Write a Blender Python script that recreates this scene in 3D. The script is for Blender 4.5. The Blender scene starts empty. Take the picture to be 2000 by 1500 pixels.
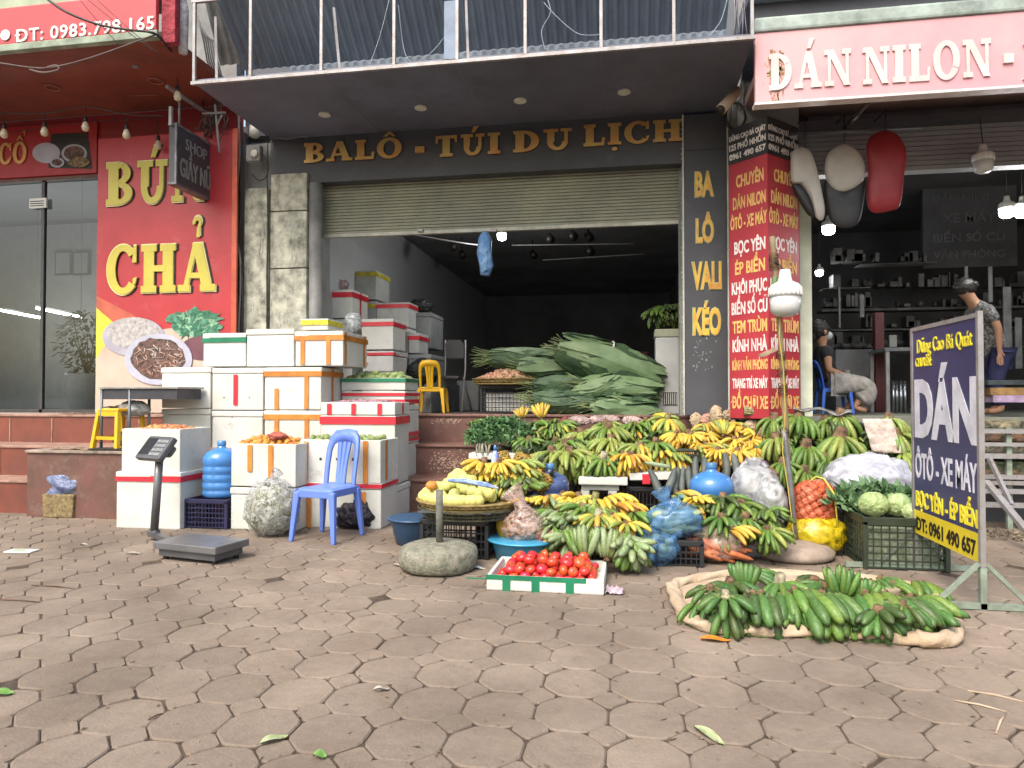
import bpy, bmesh, math, random
from mathutils import Vector, Matrix, noise
R = math.radians
PI = math.pi
rnd = random.Random(7)
S = bpy.context.scene
COL = S.collection
F = 1350.0; YAW = math.atan(225 / F); PITCH = math.atan(25 / F); EYE = 1.1
YF = 7.2     # plane of the middle shop front
ZF = 0.9     # shop floor level

# ---------------------------------------------------------------- camera
cam = bpy.data.objects.new('camera', bpy.data.cameras.new('camera'))
COL.objects.link(cam); S.camera = cam
cam.data.sensor_width = 36; cam.data.lens = 36 * F / 2000
cam.data.clip_end = 1000; cam.data.clip_start = .05
cam.location = (0, 0, EYE); cam.rotation_euler = (PI / 2 + PITCH, 0, YAW)
CM = Matrix.Rotation(YAW, 3, 'Z') @ Matrix.Rotation(PI / 2 + PITCH, 3, 'X')
def ray(px, py): return CM @ Vector(((px - 1000) / F, (750 - py) / F, -1))
def at(px, py, Y):
    "where the line of sight through a photo pixel meets the vertical plane at distance Y"
    d = ray(px, py); t = Y / d.y
    return Vector((d.x * t, Y, EYE + d.z * t))
def gnd(px, py, z=0.0):
    d = ray(px, py); t = (z - EYE) / d.z
    return Vector((d.x * t, d.y * t, z))
def onx(px, py, X):
    d = ray(px, py); t = X / d.x
    return Vector((X, d.y * t, EYE + d.z * t))
def mpp(px, Y):
    d = ray(px, 775); return Y / d.y / F

# ---------------------------------------------------------------- materials
MATS = {}
def srgb(c):
    if isinstance(c, str):
        c = tuple(int(c[i:i + 2], 16) / 255 for i in (0, 2, 4))
        return tuple(x / 12.92 if x <= .04045 else ((x + .055) / 1.055) ** 2.4 for x in c)
    return c
def mat(name, col, rough=.6, var=.12, scale=6, bump=.15, bscale=60, metal=0, col2=None, amount=.5, spec=.5, emit=None, detail=6, coat=0, rand=0, dist=.002, tint=None):
    """principled material; colour drifts by noise between col and col2 (or darker col)"""
    if name in MATS: return MATS[name]
    m = bpy.data.materials.new(name); m.use_nodes = True
    nt = m.node_tree; N = nt.nodes; L = nt.links
    b = N['Principled BSDF']
    c = srgb(col)
    if emit:
        b.inputs['Base Color'].default_value = (*c, 1)
        b.inputs['Emission Color'].default_value = (*c, 1); b.inputs['Emission Strength'].default_value = emit
        MATS[name] = m; return m
    c2 = srgb(col2) if col2 is not None else tuple(x * (1 - var * 2.2) for x in c)
    c1 = c if col2 is not None else tuple(min(1, x * (1 + var * .6)) for x in c)
    tc = N.new('ShaderNodeTexCoord'); oi = N.new('ShaderNodeObjectInfo')
    ad = N.new('ShaderNodeVectorMath'); ad.operation = 'MULTIPLY_ADD'
    L.new(oi.outputs['Random'], ad.inputs[0]); ad.inputs[1].default_value = (37, 19, 53)
    L.new(tc.outputs['Object'], ad.inputs[2])
    n = N.new('ShaderNodeTexNoise'); n.inputs['Scale'].default_value = scale; n.inputs['Detail'].default_value = detail
    n.inputs['Roughness'].default_value = .62
    L.new(ad.outputs[0], n.inputs['Vector'])
    r = N.new('ShaderNodeValToRGB')
    r.color_ramp.elements[0].position = .5 - .22 * (1.2 - amount) - (amount - .5) * .5; r.color_ramp.elements[1].position = .5 + .22 * (1.2 - amount) - (amount - .5) * .5
    r.color_ramp.elements[0].color = (*c1, 1); r.color_ramp.elements[1].color = (*c2, 1)
    L.new(n.outputs['Fac'], r.inputs['Fac'])
    out = r.outputs['Color']
    if rand:
        h = N.new('ShaderNodeHueSaturation')
        mr = N.new('ShaderNodeMapRange'); mr.inputs['To Min'].default_value = .5 - rand * .12; mr.inputs['To Max'].default_value = .5 + rand * .12
        mv = N.new('ShaderNodeMapRange'); mv.inputs['To Min'].default_value = 1 - rand; mv.inputs['To Max'].default_value = 1 + rand
        L.new(oi.outputs['Random'], mr.inputs['Value'])
        m7 = N.new('ShaderNodeMath'); m7.operation = 'MULTIPLY'; m7.inputs[1].default_value = 7.31
        f7 = N.new('ShaderNodeMath'); f7.operation = 'FRACT'
        L.new(oi.outputs['Random'], m7.inputs[0]); L.new(m7.outputs[0], f7.inputs[0]); L.new(f7.outputs[0], mv.inputs['Value'])
        L.new(mr.outputs[0], h.inputs['Hue']); L.new(mv.outputs[0], h.inputs['Value'])
        L.new(out, h.inputs['Color']); out = h.outputs['Color']
    if tint:     # a second colour by the 't' attribute of the mesh: list of (pos, colour-or-None, blend)
        a = N.new('ShaderNodeAttribute'); a.attribute_name = 't'
        rr = N.new('ShaderNodeValToRGB'); e = rr.color_ramp.elements
        while len(e) < len(tint): e.new(.5)
        for k, (p, cc, al) in enumerate(tint):
            e[k].position = p; e[k].color = (*srgb(cc), al)
        L.new(a.outputs['Fac'], rr.inputs['Fac'])
        mx = N.new('ShaderNodeMix'); mx.data_type = 'RGBA'
        L.new(rr.outputs['Alpha'], mx.inputs['Factor']); L.new(out, mx.inputs['A']); L.new(rr.outputs['Color'], mx.inputs['B'])
        out = mx.outputs['Result']
    L.new(out, b.inputs['Base Color'])
    n2 = N.new('ShaderNodeTexNoise'); n2.inputs['Scale'].default_value = bscale; n2.inputs['Detail'].default_value = 4
    L.new(ad.outputs[0], n2.inputs['Vector'])
    if bump:
        bp = N.new('ShaderNodeBump'); bp.inputs['Strength'].default_value = min(1, bump * 2); bp.inputs['Distance'].default_value = dist * 2
        L.new(n2.outputs['Fac'], bp.inputs['Height']); L.new(bp.outputs['Normal'], b.inputs['Normal'])
    rm = N.new('ShaderNodeMapRange'); rm.inputs['To Min'].default_value = max(.05, rough - .12); rm.inputs['To Max'].default_value = min(1, rough + .15)
    L.new(n.outputs['Fac'], rm.inputs['Value']); L.new(rm.outputs[0], b.inputs['Roughness'])
    b.inputs['Metallic'].default_value = metal; b.inputs['Specular IOR Level'].default_value = spec
    b.inputs['Coat Weight'].default_value = coat; b.inputs['Coat Roughness'].default_value = .25
    MATS[name] = m; return m
def specks(m, scale, lo, hi, amt, col, stretch=(1, 1, 1)):
    "stains, scars and grime: a second colour where a noise passes a threshold"
    N = m.node_tree.nodes; L = m.node_tree.links; b = N['Principled BSDF']; src = b.inputs['Base Color'].links[0].from_socket
    n = N.new('ShaderNodeTexNoise'); n.inputs['Scale'].default_value = scale; n.inputs['Detail'].default_value = 8; n.inputs['Roughness'].default_value = .8
    tc = N.new('ShaderNodeTexCoord'); oi = N.new('ShaderNodeObjectInfo'); va = N.new('ShaderNodeVectorMath'); vm = N.new('ShaderNodeVectorMath'); vm.operation = 'MULTIPLY'; vm.inputs[1].default_value = stretch
    L.new(tc.outputs['Object'], va.inputs[0]); L.new(oi.outputs['Location'], va.inputs[1]); L.new(va.outputs[0], vm.inputs[0]); L.new(vm.outputs[0], n.inputs['Vector'])
    mp = N.new('ShaderNodeMapRange'); mp.inputs['From Min'].default_value = lo; mp.inputs['From Max'].default_value = hi; mp.inputs['To Max'].default_value = amt; L.new(n.outputs['Fac'], mp.inputs['Value'])
    mx = N.new('ShaderNodeMix'); mx.data_type = 'RGBA'; mx.inputs['B'].default_value = (*col, 1); L.new(mp.outputs[0], mx.inputs['Factor']); L.new(src, mx.inputs['A']); L.new(mx.outputs['Result'], b.inputs['Base Color'])
def film(name, col, alpha=.4, rough=.25, scale=25, bump=.8):
    "thin crumpled plastic film"
    if name in MATS: return MATS[name]
    m = bpy.data.materials.new(name); m.use_nodes = True
    nt = m.node_tree; N = nt.nodes; L = nt.links; b = N['Principled BSDF']; o = N['Material Output']
    c = srgb(col)
    b.inputs['Base Color'].default_value = (*c, 1); b.inputs['Roughness'].default_value = rough; b.inputs['Specular IOR Level'].default_value = .8
    tr = N.new('ShaderNodeBsdfTransparent'); tr.inputs['Color'].default_value = (*[.55 + .45 * x for x in c], 1)
    tc = N.new('ShaderNodeTexCoord')
    n = N.new('ShaderNodeTexNoise'); n.inputs['Scale'].default_value = scale; n.inputs['Detail'].default_value = 5; n.inputs['Distortion'].default_value = 1.6
    L.new(tc.outputs['Object'], n.inputs['Vector'])
    v = N.new('ShaderNodeTexVoronoi'); v.feature = 'DISTANCE_TO_EDGE'; v.inputs['Scale'].default_value = scale * .6
    L.new(n.outputs['Color'], v.inputs['Vector'])
    bp = N.new('ShaderNodeBump'); bp.inputs['Strength'].default_value = bump; bp.inputs['Distance'].default_value = .012
    L.new(n.outputs['Fac'], bp.inputs['Height']); L.new(bp.outputs['Normal'], b.inputs['Normal'])
    mp = N.new('ShaderNodeMapRange'); mp.inputs['From Min'].default_value = .35; mp.inputs['From Max'].default_value = .65
    mp.inputs['To Min'].default_value = max(0, alpha - .25); mp.inputs['To Max'].default_value = min(1, alpha + .3)
    L.new(n.outputs['Fac'], mp.inputs['Value'])
    mx = N.new('ShaderNodeMixShader'); L.new(mp.outputs[0], mx.inputs['Fac']); L.new(tr.outputs[0], mx.inputs[1]); L.new(b.outputs[0], mx.inputs[2])
    L.new(mx.outputs[0], o.inputs['Surface']); MATS[name] = m; return m
def glassmat(name, col='c8d0d0', alpha=.3, rough=.02):
    if name in MATS: return MATS[name]
    m = bpy.data.materials.new(name); m.use_nodes = True
    nt = m.node_tree; N = nt.nodes; L = nt.links; o = N['Material Output']
    g = N.new('ShaderNodeBsdfGlossy'); g.inputs['Roughness'].default_value = rough
    tr = N.new('ShaderNodeBsdfTransparent'); tr.inputs['Color'].default_value = (*srgb(col), 1)
    lw = N.new('ShaderNodeFresnel'); lw.inputs['IOR'].default_value = 1.5
    md = N.new('ShaderNodeMath'); md.operation = 'ADD'; md.inputs[1].default_value = alpha
    L.new(lw.outputs[0], md.inputs[0])
    mx = N.new('ShaderNodeMixShader'); L.new(md.outputs[0], mx.inputs['Fac']); L.new(tr.outputs[0], mx.inputs[1]); L.new(g.outputs[0], mx.inputs[2])
    L.new(mx.outputs[0], o.inputs['Surface']); MATS[name] = m; return m

# ---------------------------------------------------------------- things, parts
def tag(o, label=None, cat=None, group=None, kind=None):
    if label: o['label'] = label
    if cat: o['category'] = cat
    if group: o['group'] = group
    if kind: o['kind'] = kind
    return o
def thing(name, label, cat, loc=(0, 0, 0), rz=0, group=None):
    o = bpy.data.objects.new(name, None); COL.objects.link(o)
    o.empty_display_size = .1
    o.location = loc; o.rotation_euler = (0, 0, rz)
    return tag(o, label, cat, group)
def wm(o):
    m = o.matrix_basis
    return wm(o.parent) @ o.matrix_parent_inverse @ m if o.parent else m
def adopt(o, parent):
    o.parent = parent; o.matrix_parent_inverse = wm(parent).inverted()
def tree(o): return [c for c in COL.objects if c.parent == o]
def dup(root, loc=None, rot=None, scale=None, label=None, group=None, parts=None):
    r = root.copy(); COL.objects.link(r)
    if loc is not None: r.location = loc
    if rot is not None: r.rotation_euler = rot if hasattr(rot, '__len__') else (0, 0, rot)
    if scale is not None: r.scale = scale if hasattr(scale, '__len__') else (scale,) * 3
    if label: r['label'] = label
    if group: r['group'] = group
    for ch in (parts if parts is not None else root.children):
        c = ch.copy(); COL.objects.link(c); c.parent = r
        for g in ch.children:
            d = g.copy(); COL.objects.link(d); d.parent = c
    return r

class MB:
    "collects shapes and links them as one mesh object"
    def __init__(s): s.v = []; s.f = []; s.t = []; s.sm = []
    def add(s, vs, fs, M=None, t=None, smooth=True):
        n = len(s.v)
        if M is not None: vs = [M @ Vector(p) for p in vs]
        s.v.extend([tuple(p) for p in vs]); s.f.extend([tuple(i + n for i in f) for f in fs])
        s.t.extend(t if t is not None else [0.0] * len(vs)); s.sm.extend([smooth] * len(fs)); return s
    def box(s, x0, x1, y0, y1, z0, z1, b=0.0, M=None):
        if x0 > x1: x0, x1 = x1, x0
        if y0 > y1: y0, y1 = y1, y0
        if z0 > z1: z0, z1 = z1, z0
        if b <= 0:
            vs = [(x, y, z) for x in (x0, x1) for y in (y0, y1) for z in (z0, z1)]
            return s.add(vs, [(0, 1, 3, 2), (4, 6, 7, 5), (0, 4, 5, 1), (2, 3, 7, 6), (0, 2, 6, 4), (1, 5, 7, 3)], M, smooth=False)
        b = min(b, (x1 - x0) * .45, (y1 - y0) * .45, (z1 - z0) * .45)
        bm = bmesh.new(); bmesh.ops.create_cube(bm, size=1)
        for v in bm.verts: v.co = Vector(((x0 + x1) / 2 + v.co.x * (x1 - x0), (y0 + y1) / 2 + v.co.y * (y1 - y0), (z0 + z1) / 2 + v.co.z * (z1 - z0)))
        bmesh.ops.bevel(bm, geom=bm.edges[:], offset=b, segments=2, affect='EDGES', profile=.6)
        return s.bm(bm, M, smooth=False)
    def bm(s, bm, M=None, t=None, smooth=True):
        bm.verts.index_update(); vs = [v.co.copy() for v in bm.verts]; fs = [[v.index for v in f.verts] for f in bm.faces]; bm.free()
        return s.add(vs, fs, M, t, smooth)
    def tube(s, pts, rad, n=8, caps=True, M=None, t=False, squash=1.0):
        pts = [Vector(p) for p in pts]
        if not hasattr(rad, '__len__'): rad = [rad] * len(pts)
        vs = []; tt = []; up = None
        for i, p in enumerate(pts):
            d = (pts[min(i + 1, len(pts) - 1)] - pts[max(i - 1, 0)])
            if d.length < 1e-9: d = Vector((0, 0, 1))
            d.normalize()
            if up is None:
                up = Vector((0, 0, 1)) if abs(d.z) < .9 else Vector((1, 0, 0))
            u = (up - d * up.dot(d)); u.normalize(); w = d.cross(u); up = u
            for k in range(n):
                a = 2 * PI * k / n
                vs.append(p + (u * math.cos(a) * squash + w * math.sin(a)) * rad[i]); tt.append(i / (len(pts) - 1))
        fs = [(i * n + k, i * n + (k + 1) % n, (i + 1) * n + (k + 1) % n, (i + 1) * n + k) for i in range(len(pts) - 1) for k in range(n)]
        if caps: fs += [tuple(range(n))[::-1], tuple(range((len(pts) - 1) * n, len(pts) * n))]
        return s.add(vs, fs, M, tt if t else None)
    def bar(s, a, b, w, h=None, M=None):
        "square bar from a to b"
        h = h or w; a = Vector(a); b = Vector(b); d = (b - a); L = d.length; d.normalize()
        up = Vector((0, 0, 1)) if abs(d.z) < .95 else Vector((0, 1, 0))
        x = d.cross(up); x.normalize(); z = x.cross(d)
        MM = Matrix((x, d, z)).transposed().to_4x4(); MM.translation = a
        if M is not None: MM = M @ MM
        return s.box(-w / 2, w / 2, 0, L, -h / 2, h / 2, 0, MM)
    def lathe(s, prof, n=24, M=None, smooth=True, t=False):
        vs = []; tt = []
        for r, z in prof:
            for k in range(n):
                a = 2 * PI * k / n; vs.append((r * math.cos(a), r * math.sin(a), z)); tt.append(z)
        m = len(prof)
        fs = [(i * n + k, i * n + (k + 1) % n, (i + 1) * n + (k + 1) % n, (i + 1) * n + k) for i in range(m - 1) for k in range(n)]
        fs += [tuple(range(n))[::-1], tuple(range((m - 1) * n, m * n))]
        return s.add(vs, fs, M, tt if t else None, smooth)
    def blob(s, c, r, amp=.1, freq=3, sub=3, seed=0, M=None, flat=None, ridge=0):
        bm = bmesh.new(); bmesh.ops.create_icosphere(bm, subdivisions=sub, radius=1)
        r = Vector(r) if hasattr(r, '__len__') else Vector((r, r, r)); c = Vector(c); off = Vector((seed * 7.3, seed * 3.1, seed * 5.7))
        for v in bm.verts:
            q = v.co.copy(); k = 1 + amp * noise.noise(q * freq + off) + amp * .5 * noise.noise(q * freq * 2.3 + off)
            if ridge: k += ridge * abs(noise.noise(q * freq * 2.6 + off * 1.7))
            q = Vector((q.x * r.x, q.y * r.y, q.z * r.z)) * k
            if flat is not None and q.z < -r.z * flat: q.z = -r.z * flat
            v.co = c + q
        return s.bm(bm, M)
    def poly(s, pts, y0, y1, M=None):
        "outline in x,z extruded from y0 to y1"
        n = len(pts); vs = [(p[0], y0, p[1]) for p in pts] + [(p[0], y1, p[1]) for p in pts]
        fs = [tuple(range(n)), tuple(range(2 * n - 1, n - 1, -1))] + [(i, i + n, (i + 1) % n + n, (i + 1) % n) for i in range(n)]
        return s.add(vs, fs, M, smooth=False)
    def quad(s, a, b, c, d, smooth=False): return s.add([a, b, c, d], [(0, 1, 2, 3)], smooth=smooth)
    def mesh(s, name):
        me = bpy.data.meshes.new(name); me.from_pydata(s.v, [], s.f); me.update()
        if any(s.t):
            a = me.attributes.new('t', 'FLOAT', 'POINT'); a.data.foreach_set('value', s.t)
        me.polygons.foreach_set('use_smooth', s.sm)
        return me
    def build(s, name, m, parent=None, label=None, cat=None, group=None, kind=None, recenter=True):
        me = s.mesh(name); me.materials.append(m)
        o = bpy.data.objects.new(name, me); COL.objects.link(o)
        if parent is not None: adopt(o, parent)
        elif recenter and kind != 'structure':
            xs = [v[0] for v in s.v]; ys = [v[1] for v in s.v]; zs = [v[2] for v in s.v]
            c = Vector(((min(xs) + max(xs)) / 2, (min(ys) + max(ys)) / 2, min(zs)))
            me.transform(Matrix.Translation(-c)); o.location = c
        return tag(o, label, cat, group, kind)
def T(x, y, z): return Matrix.Translation((x, y, z))
def RX(a): return Matrix.Rotation(a, 4, 'X')
def RY(a): return Matrix.Rotation(a, 4, 'Y')
def RZ(a): return Matrix.Rotation(a, 4, 'Z')
def SC(x, y, z): return Matrix.Diagonal((x, y, z, 1))

# ---------------------------------------------------------------- lettering
def glyphs(txt, bold=0.0, shear=0.0, ext=.05, spacing=1.0):
    cu = bpy.data.curves.new('lettering', 'FONT'); cu.body = txt; cu.size = 1; cu.extrude = ext; cu.offset = bold; cu.shear = shear
    cu.space_character = spacing; cu.resolution_u = 3
    o = bpy.data.objects.new('lettering', cu); COL.objects.link(o)
    dg = bpy.context.evaluated_depsgraph_get(); me = bpy.data.meshes.new_from_object(o.evaluated_get(dg))
    vs = [v.co.copy() for v in me.vertices]; fs = [tuple(p.vertices) for p in me.polygons]
    bpy.data.objects.remove(o); bpy.data.curves.remove(cu); bpy.data.meshes.remove(me)
    return vs, fs
def frame3(o, x, z):
    "matrix whose X runs along x, Z along z and -Y looks out of the written face"
    o = Vector(o); x = Vector(x).normalized(); z = Vector(z).normalized(); y = z.cross(x)
    M = Matrix((x, y, z)).transposed().to_4x4(); M.translation = o; return M
def write(mb, txt, M, x0, x1, z0, z1, bold=0.0, out=.006, shear=0, spacing=1.0, capfit=None, font='sans'):
    "text fitted in the box x0..x1, z0..z1 of frame M (cap height; accents may rise above)"
    bar = txt[0] == 'Đ'
    if bar: txt = 'D' + txt[1:]
    if font == 'slab': vs, fs = slabtext(txt)
    else:
        vs, fs = glyphs(txt, bold, shear, spacing=spacing)
        vs = [Vector((v.x, -v.z, v.y)) for v in vs]
    ax = min(v.x for v in vs); bx = max(v.x for v in vs)
    ymin = min(v.y for v in vs); ymax = max(v.y for v in vs)
    if font == 'slab': az, bz = 0, 1
    else: az, bz = -bold, .729 + bold
    if capfit: az, bz = capfit
    q = []
    for v in vs:
        yy = (v.y - ymin) / max(1e-6, ymax - ymin)   # 0 = outermost
        q.append(Vector((x0 + (v.x - ax) / (bx - ax) * (x1 - x0), -out + yy * (out - .0005) if font != 'slab' else -out + v.y, z0 + (v.z - az) / (bz - az) * (z1 - z0))))
    mb.add(q, fs, M, smooth=False)
    if bar: c_ = z1 - z0; mb.box(x0 - .12 * c_, x0 + .3 * c_, -out - .0012, -out + .002, z0 + .45 * c_, z0 + .57 * c_, 0, M)
# a heavy slab-serif face drawn from strokes
def slabletter(ch):
    base = {'Ô': 'O', 'Ú': 'U', 'Ị': 'I', 'Ả': 'A', 'Á': 'A', 'É': 'E', 'Ổ': 'O', 'Ư': 'U'}.get(ch, ch)
    k = []       # list of (outer polygon) strips: quads lists
    TW, TN, SH = .29, .15, .14
    def vb(x, z0=0, z1=1, w=TW): k.append([(x - w / 2, z0), (x + w / 2, z0), (x + w / 2, z1), (x - w / 2, z1)])
    def hb(x0, x1, z, h=TN): k.append([(x0, z - h / 2), (x1, z - h / 2), (x1, z + h / 2), (x0, z + h / 2)])
    def serif(x, z, w=.42):
        up = z < .5
        zz = (0, SH) if up else (1 - SH, 1)
        k.append([(x - w / 2, zz[0]), (x + w / 2, zz[0]), (x + w / 2, zz[1]), (x - w / 2, zz[1])])
    def diag(x0, z0, x1, z1, w): k.append([(x0 - w / 2, z0), (x0 + w / 2, z0), (x1 + w / 2, z1), (x1 - w / 2, z1)])
    def arc(cx, cz, rx, rz, tx, tz, a0, a1, n=14):
        for i in range(n):
            p = []
            for a in (a0 + (a1 - a0) * i / n, a0 + (a1 - a0) * (i + 1) / n):
                c, s_ = math.cos(R(a)), math.sin(R(a)); p.append(((cx + rx * c, cz + rz * s_), (cx + (rx - tx) * c, cz + (rz - tz) * s_)))
            k.append([p[0][0], p[1][0], p[1][1], p[0][1]])
    W = .8
    if base == 'B':
        vb(.24); arc(.4, .74, .36, .26, .22, .12, -90, 90); arc(.4, .27, .42, .27, .24, .12, -90, 90); hb(.02, .42, 1 - .065); hb(.02, .42, .065); hb(.2, .42, .5, .1); W = .84
    elif base == 'A':
        diag(.16, 0, .46, 1, .13); diag(.8, 0, .5, 1, .27); hb(.26, .7, .33, .11); serif(.14, 0, .34); serif(.8, 0, .42); W = 1.0
    elif base == 'L': vb(.24); serif(.24, 1); hb(.02, .74, .065); diag(.7, .0, .73, .36, .1); W = .78
    elif base == 'O': arc(.48, .5, .48, .53, .25, .14, 0, 360, 28); W = .96
    elif base == 'C': arc(.48, .5, .48, .53, .25, .14, 42, 318, 22); k.append([(.74, .64), (.86, .64), (.86, 1), (.78, 1)]); k.append([(.76, .16), (.84, .2), (.88, .34), (.76, .3)]); W = .9
    elif base == 'T': vb(.44); hb(.02, .86, .93, .14); serif(.44, 0, .5); k.append([(.02, .66), (.1, .66), (.14, 1), (.02, 1)]); k.append([(.78, .66), (.86, .66), (.86, 1), (.74, 1)]); W = .88
    elif base == 'I': vb(.24); serif(.24, 0, .48); serif(.24, 1, .48); W = .48
    elif base == 'U':
        k.append([(.14, .4), (.38, .4), (.38, 1), (.14, 1)]); k.append([(.7, .4), (.82, .4), (.82, 1), (.7, 1)]); arc(.48, .4, .34, .42, .19, .15, 180, 360); serif(.26, 1, .48); serif(.76, 1, .36); W = .96
    elif base == 'D': vb(.24); arc(.36, .5, .52, .5, .26, .13, -90, 90, 18); hb(.02, .38, .935); hb(.02, .38, .065); W = .9
    elif base == 'H': vb(.22); vb(.76); hb(.3, .7, .5, .13); [serif(x, z, .44) for x in (.22, .76) for z in (0, 1)]; W = .98
    elif base == 'N': vb(.18, w=.12); vb(.84, w=.12); diag(.84, 0, .22, 1, .25); serif(.18, 0, .34); serif(.16, 1, .32); serif(.82, 1, .34); W = 1.0
    elif base == '-': hb(0, .3, .38, .16); W = .3
    elif base == ' ': W = .34
    acc = {'Ô': '^', 'Ú': '/', 'Ị': '.', 'Ả': '?', 'Á': '/', 'Ổ': '^?'}.get(ch, '')
    c = W / 2
    if '^' in acc: k.append([(c - .24, 1.1), (c - .1, 1.1), (c + .03, 1.27), (c - .03, 1.33)]); k.append([(c + .1, 1.1), (c + .24, 1.1), (c + .05, 1.34), (c - .03, 1.27)])
    if '/' in acc: k.append([(c - .05, 1.08), (c + .08, 1.08), (c + .24, 1.36), (c + .04, 1.36)])
    if '.' in acc: k.append([(c + .1 * math.cos(a * PI / 4), -.2 + .09 * math.sin(a * PI / 4)) for a in range(8)])
    if acc == '?': arc(c, 1.42, .13, .13, .08, .08, -60, 200, 8); k.append([(c - .02, 1.12), (c + .08, 1.12), (c + .08, 1.34), (c + .0, 1.32)])
    if acc == '^?': arc(c + .3, 1.5, .1, .1, .06, .06, -60, 200, 8); k.append([(c + .28, 1.27), (c + .34, 1.27), (c + .36, 1.44), (c + .3, 1.42)])
    return k, W
def slabtext(txt, gap=.1):
    vs = []; fs = []; x = 0; j = 0
    for ch in txt:
        ks, W = slabletter(ch)
        for q in ks:
            n0 = len(vs); e = (j % 13) * .00022; j += 1
            n = len(q)
            vs += [Vector((x + p[0], e, p[1])) for p in q] + [Vector((x + p[0], .012 + e, p[1])) for p in q]
            fs.append(tuple(n0 + i for i in range(n))); fs += [(n0 + i, n0 + i + n, n0 + (i + 1) % n + n, n0 + (i + 1) % n) for i in range(n)]
        x += W + (gap if ch != ' ' else 0)
    return vs, fs
# ---------------------------------------------------------------- light
SUN_EL, SUN_AZ = R(52), R(200)       # azimuth measured from +Y; behind the camera
w = bpy.data.worlds.new('World'); S.world = w; w.use_nodes = True
nt = w.node_tree; bg = nt.nodes['Background']; sk = nt.nodes.new('ShaderNodeTexSky'); sk.sky_type = 'NISHITA'
sk.sun_disc = False; sk.sun_elevation = SUN_EL; sk.sun_rotation = SUN_AZ; sk.air_density = 1.4; sk.dust_density = 5; sk.ozone_density = 1
nt.links.new(sk.outputs[0], bg.inputs[0]); bg.inputs[1].default_value = .15
sl = bpy.data.lights.new('sun', 'SUN'); sl.energy = 1.0; sl.angle = R(22); sl.color = (1, .97, .93)
so = bpy.data.objects.new('sun', sl); COL.objects.link(so)
sd = Vector((math.sin(SUN_AZ) * math.cos(SUN_EL), math.cos(SUN_AZ) * math.cos(SUN_EL), math.sin(SUN_EL)))
so.rotation_euler = sd.to_track_quat('Z', 'Y').to_euler(); so.location = (0, -5, 12)
S.view_settings.view_transform = 'Standard'; S.view_settings.look = 'None'; S.view_settings.gamma = 1; S.view_settings.exposure = 1.16

# ---------------------------------------------------------------- pavement
def paver_mat():
    m = mat('paver', '897c6e', rough=.85, var=.10, scale=2.2, bump=.5, bscale=90, col2='786b5e', amount=.5, detail=10, dist=.0016, spec=.25)
    nt = m.node_tree; N = nt.nodes; L = nt.links; b = N['Principled BSDF']
    src = b.inputs['Base Color'].links[0].from_socket
    g = N.new('ShaderNodeNewGeometry')
    mr = N.new('ShaderNodeMapRange'); mr.inputs['To Min'].default_value = .9; mr.inputs['To Max'].default_value = 1.08
    L.new(g.outputs['Random Per Island'], mr.inputs['Value'])
    tc = N.new('ShaderNodeTexCoord')
    n = N.new('ShaderNodeTexNoise'); n.inputs['Scale'].default_value = 26; n.inputs['Detail'].default_value = 8; n.inputs['Roughness'].default_value = .75
    L.new(tc.outputs['Object'], n.inputs['Vector'])
    n3 = N.new('ShaderNodeTexNoise'); n3.inputs['Scale'].default_value = .9; n3.inputs['Detail'].default_value = 5; L.new(tc.outputs['Object'], n3.inputs['Vector'])
    m3 = N.new('ShaderNodeMapRange'); m3.inputs['From Min'].default_value = .35; m3.inputs['From Max'].default_value = .65; m3.inputs['To Min'].default_value = .76; m3.inputs['To Max'].default_value = 1.1
    L.new(n3.outputs['Fac'], m3.inputs['Value'])
    m2 = N.new('ShaderNodeMapRange'); m2.inputs['From Min'].default_value = .3; m2.inputs['From Max'].default_value = .7; m2.inputs['To Min'].default_value = .86; m2.inputs['To Max'].default_value = 1.1
    L.new(n.outputs['Fac'], m2.inputs['Value'])
    a = N.new('ShaderNodeMath'); a.operation = 'MULTIPLY'; L.new(mr.outputs[0], a.inputs[0]); L.new(m2.outputs[0], a.inputs[1])
    a2 = N.new('ShaderNodeMath'); a2.operation = 'MULTIPLY'; L.new(a.outputs[0], a2.inputs[0]); L.new(m3.outputs[0], a2.inputs[1])
    v = N.new('ShaderNodeVectorMath'); v.operation = 'SCALE'; L.new(src, v.inputs[0]); L.new(a2.outputs[0], v.inputs['Scale'])
    L.new(v.outputs[0], b.inputs['Base Color']); return m
M_PAVER = paver_mat()
M_DIRT = mat('joint_dirt', '54463a', rough=.95, var=.3, scale=9, bump=.6, bscale=120, dist=.004)
MB().add([(-300, -300, -.007), (300, -300, -.007), (300, 300, -.007), (-300, 300, -.007)], [(0, 1, 2, 3)]).build('ground', M_DIRT, kind='structure')
specks(M_PAVER, 3.2, .55, .75, .45, (.09, .068, .05)); specks(M_PAVER, 14, .6, .72, .5, (.075, .06, .045))
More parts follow.
